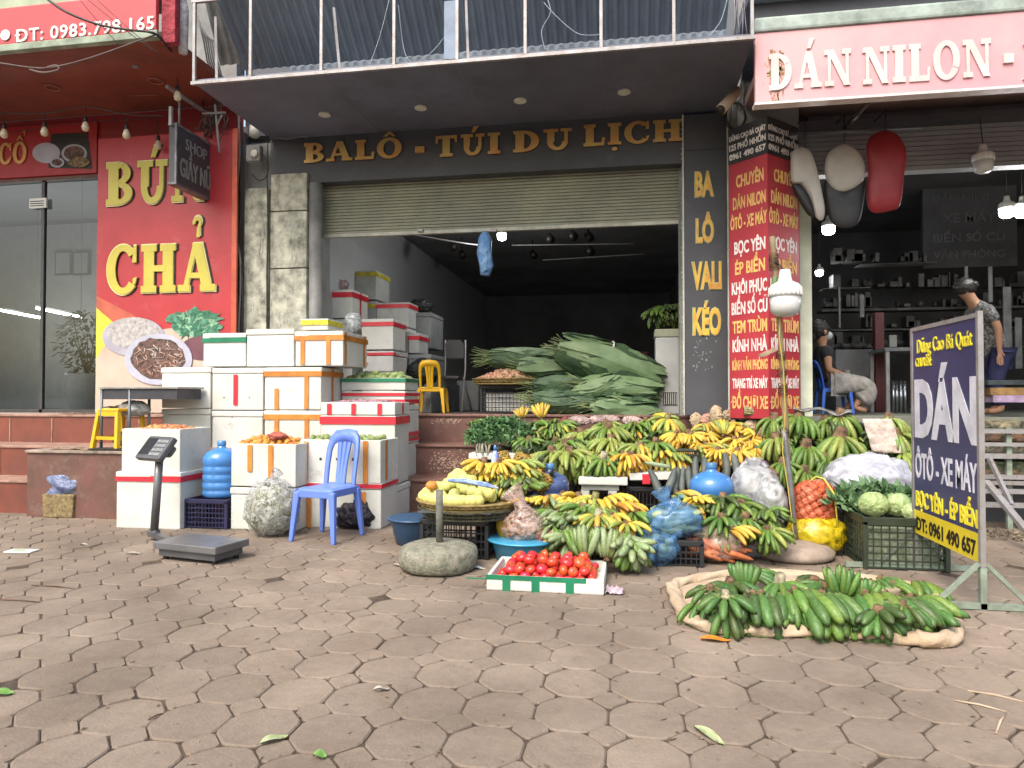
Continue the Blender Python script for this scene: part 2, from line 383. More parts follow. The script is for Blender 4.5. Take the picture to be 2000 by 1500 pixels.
def pavement():
    P = .2545; PY = .268; mb = MB(); c = .29
    def stone(cx, cy, ring, top=None):
        n = len(ring); a = rnd.uniform(-.012, .012); z = rnd.gauss(0, .0012); tx, ty = rnd.gauss(0, .006), rnd.gauss(0, .006)
        j = (rnd.gauss(0, .0016), rnd.gauss(0, .0016)); ca, sa = math.cos(a), math.sin(a)
        vs = []
        for s, dz in ((.958, 0), (1.0, -.005), (1.0, -.02)):
            for i, (x, y) in enumerate(ring):
                x *= s; y *= s
                wob = 1 + .008 * noise.noise(Vector((cx * 9 + i * 3, cy * 9, i)))
                x *= wob; y *= wob
                vs.append((cx + x * ca - y * sa + j[0], cy + x * sa + y * ca + j[1], z + dz + x * tx + y * ty))
        fs = [tuple(range(n))] + [(k * n + i, (k + 1) * n + i, (k + 1) * n + (i + 1) % n, k * n + (i + 1) % n) for k in range(2) for i in range(n)]
        mb.add(vs, fs, smooth=False)
    def rnd_ring(pts):     # rounded corners
        out = []
        n = len(pts)
        for i in range(n):
            p, q, r_ = Vector(pts[i - 1]), Vector(pts[i]), Vector(pts[(i + 1) % n])
            out += [tuple(q.lerp(p, .13)), tuple(q.lerp(r_, .13))]
        return out
    g = .0022
    for i in range(-34, 30):
        for k in range(-1, 26):
            x = i * P + .06; y = .55 + k * PY
            if y > 5.8 and x < -3: continue
            hx, hy = P / 2 - g, PY / 2 - g; cx, cy = c * P, c * PY
            stone(x, y, rnd_ring([(-hx + cx, -hy), (hx - cx, -hy), (hx, -hy + cy), (hx, hy - cy), (hx - cx, hy), (-hx + cx, hy), (-hx, hy - cy), (-hx, -hy + cy)]))
            if rnd.random() > .02:
                sx, sy = c * P - g * 1.7, c * PY - g * 1.7
                stone(x + P / 2, y + PY / 2, rnd_ring([(0, -sy), (sx, 0), (0, sy), (-sx, 0)]))
    mb.build('pavement', M_PAVER, kind='structure')
pavement()
for sx_ in (-1, 1):
    pass
MB().box(-12, -8.75, -.2, 7.4, -.02, -.001).build('pavement', M_PAVER, kind='structure')
MB().box(7.55, 12, -.2, 7.4, -.02, -.001).build('pavement', M_PAVER, kind='structure')
# street behind the photographer, lower than the kerb
M_ASPH = mat('asphalt', '4a4a4a', rough=.9, var=.2, scale=3, bump=.5, bscale=150)
MB().box(-60, 60, -9, -.2, -.03, .0).build('road', M_ASPH, kind='structure')

# ---------------------------------------------------------------- materials of the buildings
M_TILE = mat('red_step_tile', '7e4536', rough=.45, var=.16, scale=3, bump=.08, col2='653a30', detail=8)
M_TILE2 = mat('brown_step_tile', '6e4a42', rough=.6, var=.2, scale=4, bump=.15, col2='5a4238')
M_NOSE = mat('step_edge', 'a08070', rough=.6, var=.2, scale=8)
M_RED = mat('red_paint', '8e3028', rough=.55, var=.1, scale=2, bump=.05)
M_REDD = mat('dark_red_soffit', '84402f', rough=.7, var=.15, scale=1.5, bump=.05)
M_POST = mat('poster_red', 'b2343a', rough=.4, var=.08, scale=1.2, bump=.03)
M_YEL = mat('poster_yellow', 'c4b84c', rough=.45, var=.06, scale=3, bump=.02)
M_BLK = mat('black_edge', '1c1613', rough=.5, var=.1)
M_DARK = mat('charcoal_panel', '47484e', rough=.5, var=.12, scale=1.3, bump=.06)
M_SOFF = mat('soffit_board', '6a6d80', rough=.55, var=.2, scale=.9, bump=.05, col2='565866', detail=8)
M_CONC = mat('stained_concrete', 'c8c8b6', rough=.85, var=.2, scale=7, bump=.5, col2='66675f', bscale=30, detail=12, amount=.48, dist=.004)
M_GREYP = mat('grey_plaster', '8a8b88', rough=.8, var=.15, scale=2, bump=.2, detail=8)
M_INWALL = mat('interior_wall', '6e6f70', rough=.8, var=.06, scale=1, bump=.05)
M_INDARK = mat('interior_dark', '7e7e80', rough=.8, var=.15, scale=1.2, bump=.05)
M_FLOOR = mat('shop_floor', '77716a', rough=.5, var=.15, scale=3)
M_GALV = mat('galvanised_tube', '9c9c9f', rough=.45, var=.22, scale=9, metal=.35, bump=.1, col2='8c8580')
M_CORR = mat('corrugated_roof', '7d8893', rough=.55, var=.12, scale=1.2, bump=.05, metal=.2)
M_SHUT = mat('shutter_slat', '9c9c86', rough=.5, var=.1, scale=2, bump=.05, col2='85867a')
M_SHUT2 = mat('grey_slat', '8d8f90', rough=.5, var=.12, scale=2, bump=.05)
M_GOLD = mat('gold_letter', 'c2a868', rough=.35, var=.2, scale=6, metal=.45, col2='c08850', bump=.05)
M_WHITE = mat('white_paint', 'dcdcd4', rough=.5, var=.06, scale=4, bump=.05)
M_OFFW = mat('offwhite', 'cfcfc4', rough=.6, var=.15, scale=3, bump=.1)

specks(M_CONC, 9, .5, .62, .6, (.52, .51, .44), (1, 1, .35)); specks(M_CONC, 5, .56, .64, .75, (.06, .06, .05), (1.6, 1, .3)); specks(M_TILE, 8, .56, .7, .5, (.12, .09, .075)); specks(M_TILE2, 6, .52, .68, .55, (.2, .16, .13)); specks(M_SHUT, 4, .56, .7, .4, (.12, .115, .09), (1, 1, 4)); specks(M_POST, 2.5, .55, .75, .25, (.62, .3, .28)); specks(M_GALV, 18, .55, .66, .6, (.13, .07, .04)); specks(M_SOFF, 1.4, .52, .7, .5, (.045, .047, .055)); specks(M_CORR, 2, .5, .7, .5, (.09, .1, .12), (3, 1, .5)); specks(M_GREYP, 4, .52, .7, .5, (.09, .09, .085), (1.5, 1, .4)); specks(M_DARK, 5, .56, .72, .35, (.14, .14, .145))
# ---------------------------------------------------------------- restaurant on the left
XL = -13.0
xs = at(190, 700, 7.0).x
steps = thing('front_steps', 'red tiled steps leading up to the restaurant at the far left', 'steps', (-7, 5.7, 0))
xa = -2.95
mb = MB(); mb.box(XL, gnd(440, 1000).x, 5.7, 6.06, 0, .285); mb.box(XL, xa, 6.06, 6.52, 0, .585); mb.box(XL, xa + .25, 6.52, 7.2, 0, .885)
mb.build('riser', M_TILE, steps)
mb = MB(); mb.box(XL, gnd(440, 1000).x + .01, 5.685, 6.06, .287, .312, .006); mb.box(XL, xa + .01, 6.045, 6.52, .587, .612, .006); mb.box(XL, xa + .26, 6.505, 7.2, .887, .912, .006)
mb.build('tread', M_NOSE, steps)
mb = MB()
for k, (y, z0, z1) in enumerate(((5.696, .03, .27), (6.056, .32, .57), (6.516, .62, .87))):
    for i in range(16): x = -10.6 + i * .52 + k * .17; mb.box(x, x + .012, y - .002, y, z0, z1)
mb.build('joint', M_NOSE, steps)
# low platform in front of the steps
pa, pb = gnd(80, 1003), gnd(236, 1003)
pf = thing('tiled_platform', 'worn brown tiled block standing before the red steps, under the small table', 'platform', (pa.x, 5.5, 0))
MB().box(pa.x, pb.x + .35, 5.56, 6.0, 0, .585).build('block', M_TILE2, pf)
MB().box(pa.x - .01, pb.x + .36, 5.54, 6.02, .587, .612, .005).build('slab', mat('slab_edge', '9a8a7c', rough=.7, var=.25, scale=8), pf)

rest = thing('restaurant_building', 'restaurant front at the left edge with red ceiling and dark glass wall', 'building', (-8, 7.2, 0))
Zh0, Zh1 = at(100, 346, 7.2).z, at(100, 236, 7.2).z
xg = at(192, 600, 7.2).x
xp1 = at(462, 600, 7.2).x
MB().box(XL, xp1, 7.2, 7.32, Zh0, Zh1 + .02).build('header', mat('header_red', '8e2a2c', rough=.5, var=.08), rest)
MB().box(XL, xg, 7.19, 7.22, Zh0 - .035, Zh0 - .002).build('moulding', M_TILE2, rest)
# soffit
Ys = gnd(100, 100, Zh1).y
MB().box(XL, at(380, 200, 6.2).x, Ys + .02, 7.2, Zh1 + .03, Zh1 + .1).build('soffit', M_REDD, rest)
MB().box(XL, xp1 - .1, 7.33, 7.5, Zh1 + .1, 9).build('upper_wall', M_GREYP, rest); MB().box(xp1 - .12, xp1 + .3, 7.56, 7.7, 0, 9).build('party_wall', M_GREYP, rest)
mb = MB(); mb.box(XL, xp1, 7.2, 13, ZF - .06, ZF - .002); mb.build('floor', M_FLOOR, rest)
mb = MB(); mb.box(XL - .1, XL, 7.5, 13, ZF, 4.2); mb.box(xp1 - .15, xp1 - .05, 7.34, 13, ZF, 4.2); mb.box(XL, xp1, 12.9, 13, ZF, 4.2); mb.box(XL, xp1, 7.5, 13, 4.2, 4.3)
mb.build('interior_wall', mat('restaurant_wall', '70726f', rough=.8, var=.1, scale=1), rest)
# glass front
gl = MB().quad((XL, 7.245, ZF + .02), (xg, 7.245, ZF + .02), (xg, 7.245, Zh0 - .04), (XL, 7.245, Zh0 - .04)).build('glass_wall', glassmat('shop_glass', alpha=.03), rest)
mb = MB()
for px in (82, -120): x = at(px, 600, 7.23).x; mb.box(x - .02, x + .02, 7.225, 7.265, ZF, Zh0 - .03)
mb.box(XL, xg, 7.225, 7.265, ZF, ZF + .05); mb.build('frame', mat('dark_alu', '4c4d4c', rough=.4, metal=.3), gl)
s0 = at(57, 388, 7.2); s1 = at(90, 405, 7.2)
MB().box(s0.x, s1.x, 7.2, 7.222, s1.z, s0.z).build('sticker', M_WHITE, gl)
mb = MB()
for k in range(3): mb.box(s0.x + .015, s1.x - .03, 7.197, 7.199, s1.z + .02 + k * .027, s1.z + .03 + k * .027)
mb.build('sticker_print', M_BLK, gl)
# restaurant inside: two picture frames, ceiling tubes, table
for px, lab in ((126, 'dark framed picture on the grey wall behind the glass, left one'), (161, 'dark framed picture with faint lettering on the wall, right one')):
    a, b_ = at(px - 16, 492, 10.5), at(px + 16, 537, 10.5)
    pfm = thing('picture_frame', lab, 'picture', (a.x, 10.5, b_.z))
    MB().box(a.x, b_.x, 10.47, 10.5, b_.z, a.z).build('frame', M_BLK, pfm)
    MB().box(a.x + .03, b_.x - .03, 10.46, 10.468, b_.z + .03, a.z - .03).build('print', M_INWALL if px > 140 else M_INDARK, pfm)
MB().box(XL + .2, at(200, 500, 10.55).x + 1.2, 10.52, 10.6, ZF, 4.1).build('partition', mat('partition', '7c7e7c', rough=.8, var=.05), rest)
M_LAMP = mat('lamp_glow', 'ffffff', emit=14)
for (x0, y0, x1, y1, lab) in ((-30, 600, 82, 621, 'long tube light inside the restaurant, the left one of two'), (72, 602, 158, 619, 'shorter tube light inside the restaurant, right one of two')):
    a, b_ = at(x0, y0, 9.6), at(x1, y1, 8.6)
    t_ = thing('tube_light', lab, 'lamp', a)
    MB().tube([a, b_], .018, 8).build('tube', M_LAMP, t_); MB().bar(a + Vector((0, 0, .035)), b_ + Vector((0, 0, .035)), .05, .03).build('fitting', M_GREYP, t_)
    pl = bpy.data.lights.new('tube_glow', 'POINT'); pl.energy = 22; pl.shadow_soft_size = .3; lo = bpy.data.objects.new('tube_glow', pl); COL.objects.link(lo); lo.location = (a + b_) / 2 - Vector((0, 0, .12))
    for q in (a, b_): MB().tube([q + Vector((0, 0, .05)), q + Vector((0, 0, 4.2 - q.z))], .004, 5).build('hanger', M_DARK, t_)

# ---------------------------------------------------------------- middle building
shop = thing('shop_building', 'middle shop building with dark fascia over a half-open roller door', 'building', (-1.3, 7.2, 0))
Zs = at(975, 248, YF).z; Yo = gnd(927, 118, Zs).y
xsl, xsr = at(378, 160, Yo).x, at(1474, 74, Yo).x
Z345 = at(975, 341, YF).z
xd0, xd1 = at(622, 600, YF).x, at(1334, 600, YF).x
mb = MB(); mb.box(xsl, xsr, Yo, YF, Zs, Zs + .035, .006); mb.build('soffit', M_SOFF, shop)
mb = MB()
for i in range(1, 4): x = xsl + (xsr - xsl) * i / 4; mb.box(x, x + .008, Yo + .02, YF - .01, Zs - .003, Zs - .0005)
mb.build('panel_joint', M_INDARK, shop)
xf0 = at(528, 300, YF - .06).x
MB().box(xf0, xd1 + .0, YF - .06, YF + .1, Z345, Zs - .002).build('fascia', M_DARK, shop)
mb = MB(); mb.box(xp1 + .02, xd0 - .02, YF + .02, YF + .34, 0, Z345 + .0); mb.box(xp1 + .02, xf0 - .003, YF + .02, YF + .3, Z345, Zs - .002)
mb.build('wall', M_GREYP, shop)
# concrete column faces with joints
c0, c1, c2, c3 = [at(p, 600, YF - .1).x for p in (476, 520, 527, 598)]
mb = MB(); mb.box(c0, c1, YF - .1, YF + .01, 0, Zs - .55, .006)
zz = [0, .9, 1.55, 2.2, 2.85, 3.05]
zz = [0, 1.2, at(560, 524, 7.1).z, at(560, 412, 7.1).z, at(560, 338, 7.1).z]
for a, b_ in zip(zz, zz[1:]): mb.box(c2, c3, YF - .1, YF + .01, a + .006, b_ - .006, .008)
mb.build('column', M_CONC, shop)
MB().tube([(c3 + .07, YF - .02, 0), (c3 + .07, YF - .02, Z345 - .002)], .075, 14).build('drain_pipe', mat('pipe_grey', '8f8f8c', rough=.6, var=.2, scale=3), shop)
# steps in the recess
mb = MB(); st2 = thing('entrance_steps', 'brown tiled steps at the middle shop, splashed with pale paint', 'steps', (-1, 6.4, 0))
mb.box(xa + .3, 2.0, 6.4, 6.86, 0, .285); mb.box(xa + .3, 2.0, 6.86, 7.3, 0, .585); mb.box(xa + .3, 2.0, 7.3, 7.62, 0, .885); mb.build('riser', M_TILE2, st2)
mb = MB(); mb.box(xa + .3, 2.0, 6.38, 6.86, .287, .312, .006); mb.box(xa + .3, 2.0, 6.84, 7.3, .587, .612, .006); mb.box(xa + .3, 2.0, 7.28, 7.62, .887, .912, .006)
mb.build('tread', mat('brown_tread', '7c5a50', rough=.5, var=.2, scale=6), st2)
mb = MB()
for k in range(240):
    px = rnd.gauss(868, 14) if k % 3 else rnd.gauss(890, 14); z = rnd.gauss(.43, .05) if k % 4 else rnd.gauss(.84, .02)
    if not (832 < px < 912 and (.33 < z < .57 or .65 < z < .88)): continue
    y = 6.86 if z < .58 else 7.3
    x = at(px, 800, y).x; r_ = rnd.uniform(.003, .014)
    mb.poly([(x + r_ * math.cos(a) * rnd.uniform(.5, 1.4), z + r_ * math.sin(a) * rnd.uniform(.4, 1)) for a in (0, 1.2, 2.5, 3.8, 5)], y - .0015, y - .0002)
mb.build('paint_splash', mat('old_paint', 'b09484', rough=.8), st2)
# interior
mb = MB(); mb.box(xd0 - .12, xd1 + 1.9, 7.62, 15, ZF - .1, ZF + .0); mb.build('floor', M_FLOOR, shop)
mb = MB(); mb.box(xd0 - .18, xd0 - .06, 7.56, 17, ZF, 4.3)
mb.build('side_wall', mat('left_inner_wall', 'b4b6b8', rough=.8, var=.05, scale=1), shop)
mb = MB(); mb.box(xd1 + .45, xd1 + .6, 7.56, 17, ZF, 4.3); mb.box(xd0 - .1, xd1 + .45, 16.8, 17, ZF, 4.3); mb.box(xd0 - .06, xd1 + .45, 7.56, 17, Z345 + .12, Z345 + .24)
mb.build('interior_wall', M_INDARK, shop)
MB().box(xd0 - .18, 2.2, 7.7, 15, 4.3, 4.4).build('slab', M_GREYP, shop)
MB().box(xp1, xsr + .1, 7.4, 7.55, Zs + .16, 9).build('upper_wall', mat('upper_wall', '6c7076', rough=.8, var=.12, scale=1), shop)
# corrugated canopy underside above the frame
def corr(x0, x1, ya, za, yb, zb, m, name, parent, pitch=.1):
    n = int((x1 - x0) / pitch * 4); vs = []
    for j, (y, z) in enumerate(((ya, za), (yb, zb))):
        for i in range(n + 1):
            k = (0, .018, .018, 0)[i % 4]; vs.append((x0 + (x1 - x0) * i / n, y - k, z - k))
    fs = [(i, i + 1, n + 2 + i, n + 1 + i) for i in range(n)]
    o = MB().add(vs, fs, smooth=False).build(name, m, parent); md = o.modifiers.new('thickness', 'SOLIDIFY'); md.thickness = .004; return o
z1_ = at(900, 96, 6.9).z
corr(at(440, 60, 6.6).x, xsr - .05, 6.95, z1_, 5.9, z1_ + .95, M_CORR, 'canopy_sheet', shop)
corr(at(380, 60, 6.3).x - .1, at(475, 80, 6.6).x, 6.9, z1_ + .05, 6.3, z1_ + 1.2, mat('grey_sheet', '70716e', rough=.6, var=.2), 'canopy_flap', shop)
MB().box(xsl + .3, xsr - .05, 6.96, 7.06, z1_ - .07, z1_ + .03, .01).build('beam', M_CORR, shop)
MB().box(xsl + .3, xsr - .05, 7.1, 7.2, Zs + .17, z1_ - .08).build('parapet', M_DARK, shop)
# roller shutter, half open
Zb = at(975, 446, 7.34).z
sh = thing('roller_shutter', 'half-raised roller shutter with pale green slats in the middle shop', 'shutter', ((xd0 + xd1) / 2, 7.34, Zb))
mb = MB(); n = 17; hh = (Z345 + .06 - Zb) / n
vs = []; fs = []
for i in range(n):
    for k, (dy, dz) in enumerate(((0, 0), (-.014, .15), (-.018, .5), (-.014, .85), (0, 1))):
        z = Zb + (i + dz) * hh; vs += [(xd0 - .02, 7.34 + dy, z), (xd1 + .01, 7.34 + dy, z)]
for k in range(len(vs) // 2 - 1): fs.append((2 * k, 2 * k + 1, 2 * k + 3, 2 * k + 2))
mb.add(vs, fs, smooth=False); mb.box(xd0 - .02, xd1 + .01, 7.35, 7.37, Zb, Zb + n * hh); mb.build('slats', M_SHUT, sh)
MB().box(xd0 - .01, xd1 + .0, 7.31, 7.36, Zb - .035, Zb + .004, .006).build('bottom_bar', mat('shutter_bar', 'b3b3a5', rough=.5, var=.15), sh)
MB().box(xd0 - .05, xd0 + .0, 7.28, 7.4, ZF, Z345 + .06).build('guide_rail', M_GREYP, sh); MB().box(xd1 - .03, xd1 + .02, 7.28, 7.4, ZF, Z345 + .06).build('guide_rail', M_GREYP, sh)
for px in (822, 965): q = at(px, 450, 7.31); MB().box(q.x - .03, q.x + .03, 7.28, 7.31, q.z - .02, q.z + .015, .004).build('lock', M_GALV, sh)
# lettering on the fascia
mb = MB(); FM = frame3((0, YF - .06, 0), (1, 0, 0), (0, 0, 1))
def put(mb, txt, M, Y, pa, pb, yt, yb, out=.03, **k):
    "letters between two photo pixels on plane Y"
    a = at(pa[0], pa[1], Y); b = at(pb[0], pb[1], Y); z0 = (a.z + b.z) / 2
    h = at((pa[0] + pb[0]) / 2, yt, Y).z - at((pa[0] + pb[0]) / 2, yb, Y).z
    write(mb, txt, M, a.x, b.x, z0, z0 + h, out=out, **k)
SIGNS = (('BALÔ', 596, 786, 318, 310, 278, 316), ('-', 812, 830, 300, 300, 262, 304), ('TÚI', 852, 978, 308, 302, 265, 306), ('DU', 1003, 1117, 299, 293, 256, 297), ('LỊCH', 1140, 1331, 287, 277, 238, 280))
for txt, xa_, xb_, ya_, yb_, yt_, ybm in SIGNS:
    if txt == '-':
        a = at(xa_, 300, YF - .06); b_ = at(xb_, 287, YF - .06); mb.box(a.x, b_.x, YF - .09, YF - .0615, a.z, b_.z)
    else: put(mb, txt, FM, YF - .06, (xa_, ya_), (xb_, yb_), yt_, ybm, out=.03, font='slab')
mb.build('lettering', M_GOLD, shop)
# downlights in the soffit
dl = None
for px, py, lab in ((634, 222, 'round recessed soffit light, first from the left'), (822, 209, 'round recessed soffit light, second from the left'), (1016, 195, 'round recessed soffit light, third from the left'), (1219, 178, 'pale recessed soffit light, rightmost')):
    g = gnd(px, py, Zs - .002)
    d = thing('recessed_light', lab, 'lamp', (g.x, g.y, Zs - .02), 0, 'recessed lights in the shop soffit')
    MB().lathe([(.03, .0), (.048, -.004), (.062, 0), (.062, .017), (.05, .0175)], 20, T(g.x, g.y, Zs - .0185)).build('ring', M_OFFW, d)
    MB().lathe([(.002, .002), (.034, .002), (.034, .012), (.002, .0125)], 20, T(g.x, g.y, Zs - .0185)).build('lens', mat('lens', 'b9b9aa', rough=.3), d)
# sign frame of metal tubes
fr = thing('sign_frame', 'empty frame of weathered metal tubes over the dark soffit', 'frame', ((xsl + xsr) / 2, Yo, Zs))
zf = at(927, 118, Yo - .03).z
MB().bar((xsl, Yo - .03, zf), (xsr, Yo - .03, zf), .03).build('rail', M_GALV, fr)
MB().bar((xsl, Yo - .03, zf + 1.5), (xsr, Yo - .03, zf + 1.5), .035).build('rail', M_GALV, fr)
z0m = at(400, 1, Yo - .03).z
MB().bar((xsl, Yo - .03, z0m), (at(428, 0, Yo - .03).x, Yo - .03, z0m), .03).build('rail', M_GALV, fr)
for px in (380, 490, 628, 770, 893, 1026, 1174, 1316, 1469):
    x = at(px, 80, Yo - .03).x; MB().bar((x, Yo - .03, zf + .018), (x, Yo - .03, zf + 1.48), .025).build('post', M_GALV, fr)
for pa_, pb_ in (((632, 20), (663, 137)), ((898, 0), (914, 115)), ((390, 40), (423, 152))):
    a = at(*pa_, Yo + .0); b_ = at(*pb_, Yo + .0); b_.z = zf + .03; a.y += .25; MB().bar(b_, a + (a - b_) * .4, .022).build('brace', M_GALV, fr)
a = at(868, 20, Yo + .01); b_ = at(893, 122, Yo + .01)
MB().box(a.x - .0, b_.x, Yo + .0, Yo + .012, zf + .02, at(893, 0, Yo).z).build('plate', mat('blue_grey_plate', '7b8ba0', rough=.6, var=.1), fr)
# loose strings hanging in the frame
def cable(name, pts, r, m, label, cat='cable', group=None, n=6, sag=0):
    mb = MB(); P = []
    pts = [Vector(p) for p in pts]
    for i in range(len(pts) - 1):
        p0 = pts[max(i - 1, 0)]; p1 = pts[i]; p2 = pts[i + 1]; p3 = pts[min(i + 2, len(pts) - 1)]
        for k in range(8):
            t = k / 8; P.append(.5 * ((2 * p1) + (-p0 + p2) * t + (2 * p0 - 5 * p1 + 4 * p2 - p3) * t * t + (-p0 + 3 * p1 - 3 * p2 + p3) * t ** 3))
    P.append(pts[-1]); mb.tube(P, r, n); return mb.build(name, m, None, label, cat, group)
M_STR = mat('pale_string', '93a0a8', rough=.7); M_CBL = mat('black_cable', '221f1d', rough=.5, var=.1)
for k, (ps, lab) in enumerate((([(760, 0), (742, 70), (724, 122)], 'pale loose string hanging in the frame, leftmost of the strings'),
        ([(778, 10), (790, 100), (812, 122), (850, 95), (886, 45)], 'thin string looping down beside the fourth frame post'),
        ([(1070, 0), (1075, 25), (1058, 60), (1065, 98)], 'pale string dangling left of the sixth frame post'),
        ([(1062, 5), (1090, 35), (1130, 66), (1172, 68)], 'thin string sagging across to the seventh post'),
        ([(1420, 0), (1408, 40), (1385, 72)], 'twisted string near the right end of the frame'))):
    cable('string', [at(x, y, Yo + .02 + .03 * (k % 3)) for x, y in ps], .0035, M_STR, lab, 'string', 'loose strings in the metal frame')
mb = MB()
for i in range(7):
    ps = [at(1433 + i * 5 + 3 * math.sin(i * 2 + k), y, Yo + .15 + i * .02) for k, y in enumerate((-20, 15, 45, 68))]; mb.tube(ps, .005, 5)
mb.build('cable_bundle', mat('grey_cable', '8a8790', rough=.6), None, 'bundle of grey cables running up at the right end of the frame', 'cable')

# ---------------------------------------------------------------- right building
rb = thing('workshop_building', 'open vehicle-film workshop on the right with a dark interior', 'building', (4, 7.0, 0))
xw0 = at(1560, 600, 7.15).x; xw1 = at(1585, 700, 7.15).x
Zr0 = at(1780, 336, 7.2).z; Zr1 = at(1780, 252, 7.2).z
MB().box(xw0, xw1, 7.12, 7.3, 0, Zr0).build('pillar', mat('cream_pillar', 'c9cdb8', rough=.6, var=.12, scale=3), rb)
mb = MB(); n = 9
for i in range(n): z = Zr0 + (Zr1 - Zr0) * i / n; mb.box(xw0, 12, 7.18 - .006 * (i % 2) - .02, 7.3, z + .004, z + (Zr1 - Zr0) / n - .002)
mb.build('shutter_roll', M_SHUT2, rb)
MB().box(xw0 - .35, 12, 7.02, 7.5, Zr1, Zr1 + .07).build('lintel', M_DARK, rb)
MB().box(xsr + .12, 12, 5.9, 7.3, Zr1 + .22, Zr1 + .3).build('soffit', mat('pinkish_soffit', 'a58c84', rough=.7, var=.15, scale=1.5), rb)
MB().box(xsr + .12, 12, 7.32, 7.5, Zr1 + .07, 9).build('upper_wall', M_GREYP, rb)
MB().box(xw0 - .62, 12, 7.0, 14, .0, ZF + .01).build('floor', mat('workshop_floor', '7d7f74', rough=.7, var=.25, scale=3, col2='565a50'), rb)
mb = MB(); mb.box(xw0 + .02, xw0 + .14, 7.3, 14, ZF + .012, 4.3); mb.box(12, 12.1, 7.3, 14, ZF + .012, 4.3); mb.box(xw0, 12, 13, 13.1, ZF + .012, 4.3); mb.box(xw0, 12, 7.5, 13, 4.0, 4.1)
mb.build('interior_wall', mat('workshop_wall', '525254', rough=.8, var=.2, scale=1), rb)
MB().box(1.35, xw0 - .02, 7.15, 7.3, ZF, Zr1).build('pier', M_DARK, rb)
# dull old lettering on the workshop's inner wall
ws = thing('inner_wall_sign', 'dark board with dull grey lettering on the wall inside the workshop', 'sign', (at(1890, 500, 10.4).x, 10.5, 1))
a = at(1800, 365, 10.45); b_ = at(1985, 520, 10.45)
MB().box(a.x, b_.x, 10.42, 10.48, b_.z, a.z).build('board', MATS['workshop_wall'], ws)
mb = MB(); WM = frame3((0, 10.42, 0), (1, 0, 0), (0, 0, 1))
for txt, x0, x1, yt, yb in (('XE MÁY', 1838, 1945, 412, 436), ('BIỂN SỐ CŨ', 1822, 1962, 452, 474), ('VĂN PHÒNG', 1822, 1962, 486, 506), ('DÁN NILON', 1820, 1950, 376, 396)):
    a = at(x0, yb, 10.42); b_ = at(x1, yt, 10.42); write(mb, txt, WM, a.x, b_.x, a.z, b_.z, bold=.02, out=.01)
mb.build('lettering', mat('dull_letter', '5c5d5e', rough=.6), ws)
# ---------------------------------------------------------------- BUN CHA poster board
YP = 6.98
def rectx(pa, pb, Y):
    a = at(pa[0], pa[1], Y); b = at(pb[0], pb[1], Y); return min(a.x, b.x), max(a.x, b.x), min(a.z, b.z), max(a.z, b.z)
po = thing('poster_board', 'tall red poster board reading BÚN CHẢ with pictures of bowls of food', 'sign', (at(325, 600, YP).x, YP, ZF))
x0, x1 = at(188, 600, YP).x, at(459, 600, YP).x; ztop = at(325, 262, YP).z
zbot = ZF + .02
MB().box(x0, x1, YP, YP + .05, zbot, ztop, .004).build('panel', M_POST, po)
x2 = at(455, 500, YP).x
MB().box(x2, x1 + .03, YP - .03, YP - .002, zbot, ztop, .004).build('edge_strip', mat('orange_red_strip', 'c2583c', rough=.4), po)
PM = frame3((0, YP, 0), (1, 0, 0), (0, 0, 1))
for nm, m_, dx, ou, off in (('letter_shadow', M_BLK, .022, .006, -.006), ('letter_rim', mat('pale_rim', 'e6dfa6', rough=.5), 0, .02, 0), ('lettering', M_YEL, 0, .028, 0)):
    mb = MB()
    for txt, xa_, xb_, yb, yt in (('BÚN', 211, 402, 402, 309), ('CHẢ', 211, 423, 574, 474)):
        a = at(xa_, yb, YP); b_ = at(xb_, yt, YP); g = {'letter_shadow': .012, 'letter_rim': .012, 'lettering': 0}[nm]
        write(mb, txt, frame3((dx, YP, off), (1, 0, 0), (0, 0, 1)), a.x - g, b_.x + g, a.z - g, b_.z + g, out=ou, font='slab')
    mb.build(nm, m_, po)
def flat(nm, pts, m_, off, parent=po, Y=YP, th=.0015):
    mb = MB(); mb.poly([(at(px, py, Y).x, at(px, py, Y).z) for px, py in pts], Y - off, Y - off + th); return mb.build(nm, m_, parent)
def ell(cx, cy, rx, ry, n=28, wob=0): return [(cx + rx * math.cos(2 * PI * i / n) * (1 + wob * rnd.uniform(-1, 1)), cy + ry * math.sin(2 * PI * i / n) * (1 + wob * rnd.uniform(-1, 1))) for i in range(n)]
lowy = 806
flat('printed_wedge', [(189, 578), (260, 615), (318, 660), (318, 760), (189, 760)], mat('print_orange', 'c2614a', rough=.45), .004)
flat('printed_wedge', [(189, 601), (225, 632), (225, 700), (187, 770), (187, 806)], mat('print_yel', 'd6d146', rough=.45), .007)
flat('printed_table', [(189, 700), (215, 660), (340, 640), (452, 700), (452, 806), (187, 806)], mat('print_wood', 'c3b0a0', rough=.5, var=.1, scale=2), .010)
flat('printed_greens', ell(383, 632, 52, 30, 40, .22), mat('print_green', '5a9a7c', rough=.5, var=.45, scale=14, col2='2c5a44'), .013)
